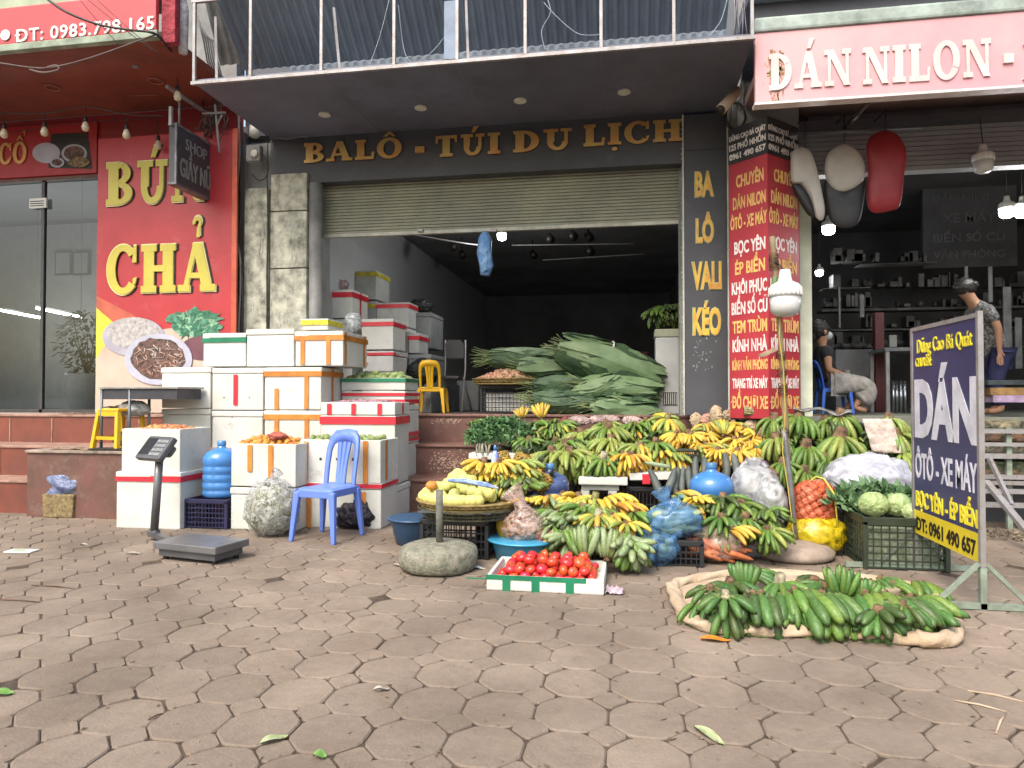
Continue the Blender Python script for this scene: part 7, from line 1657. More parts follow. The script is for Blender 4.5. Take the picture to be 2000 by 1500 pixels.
def bundle(label, p0, p1, Y, r, n=22, stalks=0, seed=0, m=None, strap=None):
    a = at(*p0, Y); b = at(*p1, Y); ax = (b - a); L = ax.length; ax.normalize(); up = Vector((0, 0, 1)); si = ax.cross(up).normalized(); up = si.cross(ax)
    t = thing('leaf_bundle', label, 'leaves', (a + b) / 2 - Vector((0, 0, r)), 0, 'bundles of banana leaves in the doorway'); rn = random.Random(seed); fm, fd = MB(), MB()
    for k in range(int(n * 1.6)):
        an = rn.uniform(0, 2 * PI); q = r * (1.12 - .4 * rn.random()); o0 = rn.uniform(-.1, .06) * L; o1 = rn.uniform(-.16, .05) * L; wd = rn.uniform(.4, .95); vs = []; s_ = 10
        for i in range(s_ + 1):
            u = i / s_; ww = wd * (math.sin(PI * min(1, u * .9 + .06)) ** .6 if u < .97 else .25); rr_ = q * (.5 + .5 * math.sin(PI * (u * .86 + .1)) ** .6); c = a + ax * (L * u + o0 * (1 - u) + o1 * u)
            for j in (-1, -.33, .33, 1):
                aa = an + j * ww * .62 + .25 * math.sin(u * 4 + k); f = rr_ * (1 + .06 * abs(j) + .16 * noise.noise(Vector((u * 5, k, j)))); vs.append(c + si * math.cos(aa) * f + up * math.sin(aa) * f)
        fs = [(i * 4 + j, i * 4 + j + 1, i * 4 + j + 5, i * 4 + j + 4) for i in range(s_) for j in range(3)]
        (fd if rn.random() < .4 else fm).add(vs, fs)
    fm.build('leaf', m or M_BL, t)
    if fd.v: fd.build('leaf', M_BLD, t)
    mb = MB(); mb.tube([a + ax * L * u for u in (.03, .2, .5, .8, .97)], [r * .4, r * .66, r * .72, r * .66, r * .3], 10); mb.build('core', M_BLD, t)
    if stalks:
        mb = MB()
        for k in range(stalks): an = rn.uniform(0, 2 * PI); q = r * .7 * rn.random(); p = a + si * math.cos(an) * q + up * math.sin(an) * q + ax * .04; d = (-ax + si * rn.gauss(0, .28) + up * rn.gauss(0, .28)).normalized(); mb.tube([p, p + d * rn.uniform(.16, .36)], [.006, .004], 5)
        mb.build('stalk', M_BST, t)
    if strap:
        mb = MB(); c = a + ax * L * strap; P = [c + si * math.cos(2 * PI * i / 16) * r * 1.08 + up * math.sin(2 * PI * i / 16) * r * 1.08 + ax * .03 * math.sin(4 * PI * i / 16) for i in range(17)]; mb.tube(P, .011, 6); mb.build('strap', M_WHITE, t)
bundle('big banana leaf bundle on top, tied with a white strap', (1108, 682), (1292, 742), 7.75, .22, 34, 20, 1, strap=.42)
bundle('pale banana leaf bundle in the middle right of the heap', (1150, 758), (1292, 764), 7.6, .15, 26, 24, 2)
bundle('pale banana leaf bundle at the bottom right of the heap', (1160, 796), (1290, 802), 7.45, .13, 24, 24, 3)
bundle('banana leaf bundle with spread stalks at the upper left', (968, 700), (1100, 705), 8.2, .13, 22, 40, 4)
bundle('flat pale banana leaf bundle left of the strapped one', (1020, 716), (1125, 728), 8.0, .15, 22, 8, 5)
bundle('dark banana leaf bundle below the flat one, behind the shallots', (1050, 752), (1170, 748), 7.75, .11, 22, 16, 6, M_BLD)
bundle('dark banana leaf bundle just above the upright yellow bananas', (1052, 782), (1165, 790), 7.5, .12, 24, 20, 7, M_BLD)
bundle('banana leaf bundle with stalks pointing left, centre of the heap', (1130, 772), (1210, 740), 7.55, .12, 22, 46, 8)
bundle('banana leaf bundle lying low at the back of the heap', (1080, 800), (1250, 800), 7.85, .16, 22, 10, 9, M_BLD)
bundle('banana leaf bundle buried under the strapped one', (1120, 740), (1280, 760), 8.0, .18, 22, 10, 10, M_BLD)
for px, py, r_, mm, lab in ((1100, 700, (.12, .1, .09), mat('brown_bag', '7a5244', rough=.8, var=.4, scale=14), 'brown net bag left of the strapped leaf bundle'), (1245, 696, (.16, .1, .06), mat('dark_red_bag', '5a2a30', rough=.6, var=.3), 'dark red bag behind the strapped leaf bundle'), (1060, 688, (.2, .14, .05), mat('dark_cloth', '2e2f3c', rough=.7), 'dark cloth heap behind the leaf bundles')):
    mb = MB(); mb.blob(at(px, py, 8.5), r_, .25, 3, 3, px); mb.build('back_bag', mm, None, lab, 'bag')
MB().box(at(1000, 0, 8.3).x, at(1290, 0, 8.3).x, 8.3, 8.9, ZF + .01, at(1060, 705, 8.5).z, .02).build('low_table', M_INDARK, None, 'dark low table behind the heap of leaf bundles', 'table')
a = at(1281, 806, 7.72); b_ = at(1331, 642, 7.72); cl_ = thing('air_cooler', 'tall white air cooler with a dark slatted grille', 'cooler', (a.x, 7.72, ZF)); 
MB().box(a.x, b_.x - .02, 7.72, 8.02, ZF + .012, b_.z - .09, .015).build('body', mat('cooler_white', 'b9bbb9', rough=.5, var=.1, scale=2), cl_); MB().box(a.x - .01, b_.x - .01, 7.71, 8.03, b_.z - .088, b_.z, .012).build('top', mat('cooler_top', 'a5a892', rough=.5), cl_)
g0, g1 = at(1297, 790, 7.72), at(1323, 768, 7.72); MB().box(g0.x - .01, g1.x + .0, 7.714, 7.719, g0.z - .01, g1.z + .01).build('grille', M_BLK, cl_)
mb = MB()
for i in range(7): x = g0.x + (g1.x - g0.x) * i / 6.5; mb.box(x, x + .009, 7.708, 7.7135, g0.z, g1.z)
mb.build('slats', mat('cooler_white', ''), cl_)
for px, py, rz, lab in ((1284, 608, -10, 'dark green banana hand on top of the white cooler, left'), (1302, 602, 0, 'dark green banana hand on top of the white cooler, middle'), (1320, 606, 12, 'dark green banana hand on top of the white cooler, right')):
    hand(lab, at(px, py, 7.85), 'DG', 'umb', .22, 8, (R(6), 0, R(rz)), 'mid', group='banana hands on the cooler')
# ---------------------------------------------------------------- lamp pole
pb = gnd(1556, 1094); Yp = pb.y + .12
def pp(px, py, Y=None): return at(px, py, Y or Yp)
lp = thing('lamp_pole', 'leaning pole of steel tube and bamboo tied together in a concrete base', 'pole', (pb.x, Yp, 0)); M0 = wm(lp)
mb = MB(); mb.lathe([(.24, 0), (.27, .02), (.27, .05), (.22, .085), (.1, .11), (.001, .115)], 40, M0); mb.build('base', mat('base_brown', '9a8b7e', rough=.9, var=.15, scale=9, bump=.4), lp)
mb = MB(); mb.tube([pp(1556, 1080), pp(1546, 960), pp(1534, 860), pp(1530, 840)], .017, 12); mb.build('steel_tube', mat('steel_tube', '8c8e92', rough=.4, metal=.5, var=.15), lp)
mb = MB(); P = [pp(1540, 900, Yp + .03), pp(1533, 800, Yp + .03), pp(1527, 700, Yp + .03), pp(1519, 580, Yp + .03), pp(1508, 462, Yp + .03)]
Q = []; rr = []
for a, b in zip(P, P[1:]):
    for k in range(6): Q.append(a.lerp(b, k / 6)); rr.append(.019 if k else .023)
Q.append(P[-1]); rr.append(.018); mb.tube(Q, rr, 12); mb.build('bamboo', mat('bamboo', '8f7a56', rough=.6, var=.3, scale=9, col2='6e6248'), lp)
mb = MB()
for py, n, px in ((498, 6, 1511), (512, 4, 1512), (752, 5, 1529), (724, 3, 1527), (690, 3, 1525), (838, 4, 1532)):
    for k in range(n):
        c = pp(px, py + k * 4, Yp + .02); a0 = rnd.uniform(0, 3); P = [c + Vector((math.cos(a) * .03, math.sin(a) * .03, .012 * math.sin(a * 1.5 + a0))) for a in [i * 2 * PI / 10 for i in range(11)]]; mb.tube(P, .0035, 5)
mb.build('binding', mat('binding_wire', '6a4a34', rough=.7, var=.4, scale=30), lp)
mb = MB(); mb.tube([pp(1525, 600), pp(1522, 660, Yp - .03), pp(1530, 720, Yp - .03), pp(1534, 800, Yp - .04), pp(1528, 880, Yp - .03), pp(1540, 960, Yp - .05), pp(1552, 1060, Yp - .04), pp(1535, 1085, Yp - .1)], .004, 6); mb.build('flex', mat('yellow_flex', 'b8a24a', rough=.6), lp)
o = sheet('cloth_scrap', 'pale scrap of cardboard tied to the lamp pole', 'cardboard', pp(1500, 690, Yp - .05), .13, .05, M_CARD, 9, .02, .4); o.rotation_euler = (R(30), R(-25), .2)
mb = MB(); mb.blob(pp(1513, 555, Yp), (.02, .02, .06), .3, 3, 3, 3); mb.build('green_tie', mat('green_tie', '5a7a4c', rough=.6, var=.3), lp)
M_LEDW = mat('lamp_white', 'd3d3cf', rough=.35, var=.05); M_LEDD = mat('lamp_dome', 'bfc0bd', rough=.3, var=.05)
def led(label, top, s, lit=False, cord=None, group=None, name='led_bulb'):
    t = thing(name, label, 'lamp', (top[0], top[1], top[2] - .3 * s), 0, group); M0 = wm(t) @ SC(s, s, s)
    MB().lathe([(.08, .125), (.1, .13), (.102, .15), (.098, .185), (.085, .205), (.045, .225), (.038, .25), (.036, .27), (.03, .3), (.001, .3)], 24, M0).build('housing', M_LEDW, t)
    MB().lathe([(.001, 0), (.045, .004), (.078, .022), (.09, .05), (.094, .129), (.08, .129)], 24, M0).build('dome', mat('bulb_glow', 'fffef8', emit=9) if lit else M_LEDD, t)
    if lit:
        pl = bpy.data.lights.new('bulb_light', 'POINT'); pl.energy = (26 if top[0] < .5 else 11) * s; pl.shadow_soft_size = .08; lo = bpy.data.objects.new('bulb_light', pl); COL.objects.link(lo); lo.location = (top[0], top[1] - .02, top[2] - .36 * s)
    if cord: MB().tube([Vector(top) - Vector((0, 0, .01)), Vector(cord)], .005, 6).build('cord', M_CBL, t)
    if not lit and s > .8:
        mb = MB()
        for i in range(20): a = 2 * PI * i / 20; mb.bar((math.cos(a) * .1, math.sin(a) * .1, .135), (math.cos(a) * .096, math.sin(a) * .096, .188), .008, .006, M0)
        mb.build('fin', M_LEDW, t)
    return t
tp = pp(1533, 527, Yp - .04); led('large white unlit bulb lamp hanging from the bamboo pole', tp, mpp(1538, Yp) * 92 / .3, cord=pp(1518, 512, Yp - .01))
led('white unlit bulb lamp hanging under the workshop shutter, upper right', at(1920, 282, 7.0), .9, cord=at(1914, 232, 7.0))
for px, py, Y, s, ce, lab in ((1618, 421, 7.9, .7, 330, 'lit white bulb under the dark seat cover in the workshop'), (1600, 516, 10, .55, 380, 'small lit bulb low in the workshop beside the column'), (1966, 383, 7.8, .75, 330, 'lit white bulb at the right edge of the workshop, left of the pair'), (1996, 383, 7.9, .75, 330, 'lit white bulb at the right edge of the picture, right of the pair')):
    p = at(px, py, Y); led(lab, p, s, True, cord=(p.x, p.y, 4.0), group='lit bulbs in the workshop')
p = at(980, 441, 8.6); led('lit square looking bulb under the roller door of the middle shop', p, .62, True, cord=(p.x, p.y, Z345 + .12))
# ---------------------------------------------------------------- hanging seat covers
def pillow(mb, pts, Y, th, rings=5, lean=0):
    c = Vector((sum(p[0] for p in pts) / len(pts), sum(p[1] for p in pts) / len(pts))); n = len(pts)
    for side in (-1, 1):
        vs = []
        for r_ in range(rings + 1):
            u = r_ / rings; s = math.cos(u * PI / 2) ** .8 if u < 1 else 0; d = th * math.sin(u * PI / 2) ** .7
            for (px, py) in pts: q = c + (Vector((px, py)) - c) * s; w = at(q.x, q.y, Y); vs.append((w.x, w.y + side * d + lean * (q.y - c.y), w.z))
        fs = [(r_ * n + i, r_ * n + (i + 1) % n, (r_ + 1) * n + (i + 1) % n, (r_ + 1) * n + i) for r_ in range(rings) for i in range(n)]
        mb.add(vs, fs)
def smoothpts(P, k=4):
    out = []; n = len(P)
    for i in range(n):
        p0, p1, p2, p3 = [Vector(P[(i + j) % n]) for j in (-1, 0, 1, 2)]
        for a in range(k): t = a / k; out.append(tuple(.5 * ((2 * p1) + (-p0 + p2) * t + (2 * p0 - 5 * p1 + 4 * p2 - p3) * t * t + (-p0 + 3 * p1 - 3 * p2 + p3) * t ** 3)))
    return out
M_SW = mat('seat_white', 'b4b0a8', rough=.45, var=.1, scale=3); M_SB = mat('seat_black', '303134', rough=.5, var=.15); M_SR = mat('seat_red', '8e1f28', rough=.45, var=.12, scale=3)
for lab, Y, parts, hk in (
        ('hanging grey and white seat cover, leftmost of the three', 6.72, (('white_cover', M_SW, [(1546, 300), (1560, 288), (1580, 292), (1592, 320), (1604, 370), (1611, 412), (1606, 430), (1594, 424), (1584, 390), (1566, 362), (1547, 356), (1544, 330)], .05, 0),
          ('black_underside', M_SB, [(1548, 358), (1566, 364), (1582, 392), (1592, 424), (1578, 418), (1560, 390), (1550, 372)], .05, .03)), (1572, 288)),
        ('hanging white and black seat cover in the middle of the three', 6.78, (('white_cover', M_SW, [(1611, 320), (1622, 294), (1650, 281), (1676, 296), (1689, 325), (1686, 352), (1664, 370), (1634, 374), (1614, 352)], .055, 0),
          ('black_underside', M_SB, [(1612, 352), (1650, 372), (1688, 350), (1686, 400), (1676, 436), (1650, 446), (1624, 434), (1612, 395)], .05, .03)), (1650, 282)),
        ('hanging dark red seat cover, rightmost of the three', 6.74, (('red_cover', M_SR, [(1692, 285), (1706, 262), (1738, 255), (1762, 275), (1770, 305), (1765, 345), (1758, 400), (1738, 412), (1702, 414), (1693, 380), (1696, 330)], .06, 0),), (1730, 256))):
    t = thing('seat_cover', lab, 'seat cover', at(parts[0][2][0][0], 430, Y))
    for nm, m_, pts, th, dy in parts: mb = MB(); pillow(mb, smoothpts(pts), Y + dy, th); mb.build(nm, m_, t)
    h_ = at(hk[0], hk[1] + 6, Y); MB().tube([h_, (h_.x, h_.y, Zr1 + .02), (h_.x, 7.03, Zr1 + .03)], .006, 6).build('hook', M_CBL, t)
mb = MB(); p0, p1 = at(1540, 262, 6.75), at(1800, 248, 6.75); mb.tube([p0, p1], .015, 8); mb.build('hanging_rail', M_DARK, None, 'dark rail above the hanging seat covers', 'rail')
# ---------------------------------------------------------------- hung blue bag and spotlights in the middle shop
mb = MB(); P = [at(948, 452, 7.2), at(946, 465, 7.2), at(947, 495, 7.2), at(950, 520, 7.2), at(948, 538, 7.2)]; mb.tube(P, [.03, .07, .08, .075, .05], 14)
mb.v = [(v[0] + .018 * noise.noise(Vector(v) * 11), v[1] + .03 * noise.noise(Vector(v) * 9 + Vector((4, 4, 4))), v[2]) for v in mb.v]
mb.build('blue_bag', mat('hung_blue_bag', '4f7fb8', rough=.35, var=.3, scale=8, col2='7fa6cf', bump=.8, bscale=16, dist=.02), None, 'roll of blue plastic bags hanging from the roller door', 'bag')
for k, (px, py, Y, lab) in enumerate(((884, 478, 9.5, 'small black ceiling spotlight, leftmost in the shop'), (902, 494, 10.5, 'small black ceiling spotlight, second from the left'), (1072, 462, 9.2, 'black ceiling spotlight right of the lit bulb'), (1117, 456, 9.0, 'black ceiling spotlight in the middle of the ceiling'), (1148, 458, 9.1, 'black ceiling spotlight, upper one of the right pair'), (1150, 486, 9.6, 'black ceiling spotlight, lower one of the right pair'), (1040, 494, 10.8, 'small far ceiling spotlight'))):
    p = at(px, py, Y); t = thing('ceiling_spotlight', lab, 'lamp', p, 0, 'black ceiling spotlights'); MB().tube([p, p + Vector((.04, -.09, -.07))], [.05, .055], 12).build('head', M_BLK, t); MB().tube([p + Vector((0, 0, .02)), Vector((p.x, p.y, Z345 + .12))], .008, 6).build('stem', M_BLK, t)
cable('ceiling_pipe', [at(800, 457, 8.2), at(900, 474, 8.6), at(940, 479, 8.8)], .01, M_GALV, 'thin pale pipe sloping under the ceiling behind the blue bag', 'pipe')
cable('ceiling_pipe', [at(1000, 479, 9.4), at(1240, 476, 9.4)], .008, M_GREYP, 'thin rail across the shop ceiling right of the bulb', 'rail')
cable('ceiling_pipe', [at(1060, 508, 10.4), at(1260, 496, 10.4)], .008, M_GREYP, 'second thin rail deeper in the shop ceiling', 'rail')
# folding chair and trolley inside
fc = thing('folding_chair', 'black folding chair with metal frame inside the middle shop', 'chair', (at(888, 805, 8.6).x, 8.6, ZF)); Yc = 8.6
def A(px, py, y=Yc): return at(px, py, y)
MB().poly([(A(872, 700).x, A(872, 700).z), (A(906, 700).x, A(906, 700).z), (A(907, 672).x, A(907, 672).z), (A(900, 664).x, A(900, 664).z), (A(876, 664).x, A(876, 664).z), (A(870, 672).x, A(870, 672).z)], Yc - .02, Yc + .01).build('backrest', mat('dark_vinyl', '3a3a3c', rough=.5), fc)
for px, y2 in ((870, 8.5), (909, 8.5)): MB().tube([A(px, 664), A(px, 720), Vector((A(px, 805).x, y2 - .1, ZF + .01))], .012, 8).build('leg', M_GALV, fc); MB().tube([Vector((A(px, 740).x, Yc - .1, ZF + .44)), Vector((A(px, 805).x, Yc + .35, ZF + .01))], .012, 8).build('leg', M_GALV, fc)
MB().box(A(872, 740).x, A(906, 740).x, Yc - .28, Yc + .05, ZF + .42, ZF + .46, .01).build('seat', MATS['dark_vinyl'], fc)
MB().box(at(862, 0, 8.9).x, at(888, 0, 8.9).x, 8.9, 9.2, ZF + .01, ZF + .36, .01).build('speaker_box', M_DARK, None, 'dark box on the floor beside the folding chair', 'box')
MB().box(at(893, 0, 9.2).x, at(935, 0, 9.2).x, 9.2, 9.6, ZF + .01, ZF + .42, .01).build('grey_cabinet', M_GREYP, None, 'low grey cabinet behind the black crate of shallots', 'cabinet')
# ---------------------------------------------------------------- potted plant behind the glass
q = at(146, 803, 7.75); pt_ = thing('potted_plant', 'bushy plant in a tall white pot behind the restaurant glass', 'plant', (q.x, 7.95, ZF)); M0 = wm(pt_); rp = mpp(146, 7.95) * 38
MB().lathe([(rp * .55, 0), (rp * .72, .03), (rp * .95, .28), (rp, .46), (rp * .97, .5), (rp * .9, .5), (rp * .85, .44), (.001, .43)], 36, M0).build('pot', mat('pot_white', 'c9c9c9', rough=.4, var=.04), pt_)
mb = MB()
for k in range(7): a = k * .9; mb.tube([M0 @ Vector((0, 0, .43)), M0 @ Vector((math.cos(a) * .1, math.sin(a) * .1, .8)), M0 @ Vector((math.cos(a) * .22, math.sin(a) * .2, 1.0 + .1 * (k % 3)))], [.012, .008, .004], 6)
mb.build('branch', M_BST, pt_); mb = MB()
for k in range(620):
    a = rnd.uniform(0, 2 * PI); u = rnd.random() ** .5; z = rnd.uniform(.5, 1.3); w_ = .34 * math.sin(PI * min(1, (z - .4) / 1.0)) + .05; p = M0 @ Vector((math.cos(a) * w_ * u, math.sin(a) * w_ * u * .8, z)); d = Vector((math.cos(a), math.sin(a), rnd.gauss(.1, .5))).normalized(); s_ = d.cross(Vector((0, 0, 1))).normalized() * .018; L = rnd.uniform(.06, .11)
    mb.add([p, p + d * L * .5 + s_, p + d * L + Vector((0, 0, -.02)), p + d * L * .5 - s_], [(0, 1, 2, 3)])
mb.build('foliage', mat('plant_leaf', '4c5c40', rough=.5, var=.4, scale=8, col2='2c3a28'), pt_)
# ---------------------------------------------------------------- festoon bulbs and cables at upper left
cable('overhead_cable', [at(-20, 220, 6.4), at(90, 221, 6.4), at(167, 208, 6.4), at(250, 224, 6.4), at(320, 226, 6.4)], .006, M_CBL, 'cord carrying the small bulbs under the red ceiling', 'cord')
cable('overhead_cable', [at(0, 262, 6.9), at(160, 240, 6.9), at(310, 230, 6.9)], .005, M_CBL, 'second sagging cord behind the row of small bulbs', 'cord')
for px, py, Y, yc, lab in ((8, 252, 6.4, 222, 'small bulb at the far left of the cord'), (87, 248, 6.4, 222, 'small bulb second from the left, above the dish picture'), (167, 238, 6.4, 210, 'small bulb third from the left on the cord'), (247, 253, 6.4, 226, 'small bulb in front of the plain red wall'), (347, 178, 6.3, 150, 'pale bulb high beside the box sign'), (309, 275, 6.9, 232, 'small bulb above the letter U of the poster')):
    p = at(px, py, Y); t = thing('festoon_bulb', lab, 'lamp', p, 0, 'small bulbs under the red ceiling'); MB().lathe([(.001, -.105), (.03, -.09), (.038, -.06), (.028, -.02), (.018, 0)], 14, T(*p)).build('globe', mat('frosted', 'c2b69a', rough=.25, var=.05), t); MB().lathe([(.018, .001), (.02, .01), (.02, .05), (.008, .06)], 12, T(*p)).build('socket', M_BLK, t); MB().tube([p + Vector((0, 0, .06)), at(px, yc, Y)], .004, 5).build('cord', M_CBL, t)
Yw = YA - .35
CB = 'overhead cables at the upper left'
cable('overhead_cable', [at(60, -30, Yw), at(120, 18, Yw), at(190, 47, Yw), at(250, 58, Yw), at(303, 66, Yw), at(330, 95, 5.9), at(352, 118, 6.3), at(400, 150, 6.9)], .011, M_CBL, 'thick black cable crossing the telephone number', group=CB)
cable('overhead_cable', [at(-20, 120, Yw), at(60, 132, Yw), at(105, 131, Yw), at(180, 112, Yw), at(303, 68, Yw)], .008, mat('faded_cable', '5c4c48', rough=.7), 'faded cable sagging below the red awning', group=CB)
cable('overhead_cable', [at(58, 136, Yw), at(85, 142, Yw), at(115, 136, Yw), at(108, 128, Yw), at(92, 132, Yw)], .01, MATS['faded_cable'], 'looped spare cable hanging from the sagging one', group=CB)
for k, (a, b, lab) in enumerate((((140, -20), (236, 92), 'thin wire, leftmost of those crossing the awning'), ((160, -10), (300, 100), 'thin wire in the middle of those crossing the awning'), ((185, -5), (310, 105), 'thin wire, rightmost of those crossing the awning'))): cable('overhead_wire', [at(*a, Yw - .05), at((a[0] + b[0]) / 2, (a[1] + b[1]) / 2 + 2, Yw), at(*b, Yw + .1)], .003, M_CBL, lab, 'wire', CB)
cable('overhead_cable', [at(300, 70, 5.9), at(318, 92, 6.0), at(345, 118, 6.3), at(420, 160, 6.8)], .012, M_CBL, 'bent cable running from the awning corner to the column', group=CB)
cable('overhead_cable', [at(85, 172, 6.8), at(115, 180, 6.8), at(180, 187, 6.8), at(310, 186, 6.8)], .004, mat('pink_cord', 'a06a5c', rough=.7), 'pale cord along the red ceiling', 'cord')
for px, py, lab in ((102, 171, 'round ceiling ring light, left one'), (304, 158, 'round ceiling ring light near the dome camera')):
    g = gnd(px, py, Zh1 + .02); t = MB(); P = [Vector((g.x + .07 * math.cos(a), g.y + .07 * math.sin(a), Zh1 + .02)) for a in [i * 2 * PI / 20 for i in range(21)]]; t.tube(P, .008, 6); t.build('ring_light', MATS['pink_cord'], None, lab, 'lamp')
g = at(265, 118, 6.2); dc = thing('dome_camera', 'dark round dome camera under the red ceiling', 'camera', g); MB().blob(g, .055, 0, 1, 3).build('dome', mat('dome_dark', '33343a', rough=.15), dc); MB().lathe([(.06, .03), (.065, .04), (.06, .08), (.03, .15), (.03, Zh1 + .02 - g.z)], 20, T(*g)).build('mount', M_GREYP, dc)
# bullet camera on the right
a, b = at(1440, 178, 6.55), at(1408, 214, 6.35); bc = thing('bullet_camera', 'pale bullet camera pointing down left beside the black sign', 'camera', b); MB().tube([a, b], [.045, .05], 16).build('body', mat('cam_beige', 'bba591', rough=.4, var=.08), bc); MB().tube([b + (b - a).normalized() * .001, b + (b - a).normalized() * .03], .042, 16).build('lens', M_BLK, bc); MB().tube([a, at(1448, 150, 6.9), at(1452, 120, 7.1)], .015, 8).build('arm', M_GREYP, bc)
mb = MB()
for k in range(9):
    x = 1432 + rnd.uniform(-6, 18); mb.tube([at(x, 130 + rnd.uniform(-6, 6), 6.95), at(x + rnd.uniform(-8, 8), 170, 6.9), at(x + rnd.uniform(-12, 8), 205, 6.95), at(1428 + rnd.uniform(-5, 14), 250, 7.0)], .006, 5)
mb.build('cable_tangle', M_GREYP, None, 'tangle of grey cables above the red corner sign', 'cable')
mb = MB(); c = at(1437, 225, 6.9)
for k in range(3): P = [c + Vector((.085 * (1 + k * .1) * math.cos(a), .02 * k, .13 * math.sin(a))) for a in [i * 2 * PI / 24 for i in range(25)]]; mb.tube(P, .005, 5)
mb.build('cable_coil', M_CBL, None, 'coil of black cable between the black and red signs', 'cable')
MB().box(at(1424, 0, 7.2).x, at(1470, 0, 7.2).x + .1, 7.08, 7.5, Zs - .9, Zs + .15, .01).build('wall_block', M_GREYP, shop)
# cables and meter by the left column
for k, (ps, r_, lab) in enumerate((([(462, 150), (468, 300), (458, 420), (470, 520), (466, 640), (462, 760)], .012, 'grey conduit running down the dark gap left of the column'), ([(470, 240), (474, 360), (466, 470), (474, 560), (470, 700)], .009, 'thin black cable down the dark gap beside the column'),
        ([(524, 250), (522, 350), (524, 440), (521, 540), (523, 640)], .007, 'black cable in the groove of the concrete column'), ([(492, 340), (505, 352), (520, 345), (523, 320), (512, 300)], .007, 'short loop of cable below the meter box'),
        ([(540, 268), (560, 272), (590, 266), (600, 270)], .005, 'pale cable tacked along the fascia edge'), ([(395, 190), (400, 230), (398, 260), (405, 300)], .008, 'cable hanging behind the box sign'))):
    cable('wall_cable', [at(x, y, 7.04) for x, y in ps], r_, (M_GREYP, M_CBL)[k % 2] if k != 2 else M_CBL, lab, group='cables by the left column')
mb = MB()
for k in range(14):
    x = 392 + rnd.uniform(0, 50); y = rnd.uniform(195, 225); mb.tube([at(x, y, 6.9), at(x + rnd.uniform(-14, 14), y + rnd.uniform(10, 40), 6.85), at(x + rnd.uniform(-22, 22), y + rnd.uniform(30, 70), 6.95)], rnd.uniform(.004, .01), 5)
mb.build('cable_tangle', mat('mixed_cable', '6b6460', rough=.6, var=.6, scale=6, col2='2a2726'), None, 'tangle of old cables and brackets at the top of the left column', 'cable')
for a, b in (((396, 222), (438, 220)), ((402, 200), (398, 262)), ((420, 205), (428, 295))): pass
br_ = MB(); br_.bar(at(396, 222, 6.8), at(440, 220, 6.8), .02); br_.bar(at(420, 204, 6.8), at(429, 298, 6.9), .018); br_.bar(at(434, 224, 6.8), at(424, 245, 6.8), .014); br_.build('iron_bracket', M_GALV, None, 'crossed iron bracket behind the dark box sign', 'bracket')
q0, q1 = at(484, 318, 7.05), at(512, 250, 7.05); mt_ = thing('meter_box', 'grey electricity meter cluster on the upper left column', 'meter', q0)
MB().box(q0.x, q1.x, 7.0, 7.09, q0.z, q0.z + (q1.z - q0.z) * .48, .02).build('meter', M_GREYP, mt_); MB().tube([at(497, 262, 6.98), at(497, 250, 7.06)], .055, 14).build('insulator', M_OFFW, mt_); MB().lathe([(.04, 0), (.045, .01), (.03, .02)], 16, T(*at(497, 300, 6.995)) @ RX(PI / 2)).build('dial', M_OFFW, mt_)
# more spaghetti on the left of the frame
mb = MB()
for k in range(6): mb.tube([at(385 + k * 3, 30 + k * 8, 6.4), at(398 + k * 4, 80, 6.4), at(405 + k * 4, 120, 6.5), at(420 + k * 3, 156, 6.6)], .008, 5)
mb.build('cable_bundle', M_GREYP, None, 'bundle of grey cables at the left end of the metal frame', 'cable')
# ---------------------------------------------------------------- people
def skin(name, V, E, rad, m, parent, sub=2, post=None):
    me = bpy.data.meshes.new(name); me.from_pydata(V, E, []); o = bpy.data.objects.new(name, me); COL.objects.link(o)
    md = o.modifiers.new('s', 'SKIN'); md.use_smooth_shade = True; md.branch_smoothing = .6; sb_ = o.modifiers.new('b', 'SUBSURF'); sb_.levels = sub; sb_.render_levels = sub
    for i, r_ in enumerate(rad): me.skin_vertices[0].data[i].radius = r_ if hasattr(r_, '__len__') else (r_, r_)
    me.skin_vertices[0].data[0].use_root = True
    dg = bpy.context.evaluated_depsgraph_get(); m2 = bpy.data.meshes.new_from_object(o.evaluated_get(dg)); bpy.data.objects.remove(o); bpy.data.meshes.remove(me)
    m2.materials.clear(); m2.materials.append(m)
    for p in m2.polygons: p.use_smooth = True
    if post:
        for v in m2.vertices: v.co = post(v.co)
    o = bpy.data.objects.new(name, m2); COL.objects.link(o); adopt(o, parent); return o
M_SKIN = mat('skin', 'b08468', rough=.55, var=.08, scale=6, bump=.03); M_HAIR = mat('hair', '2e2a28', rough=.5, var=.3, scale=40)
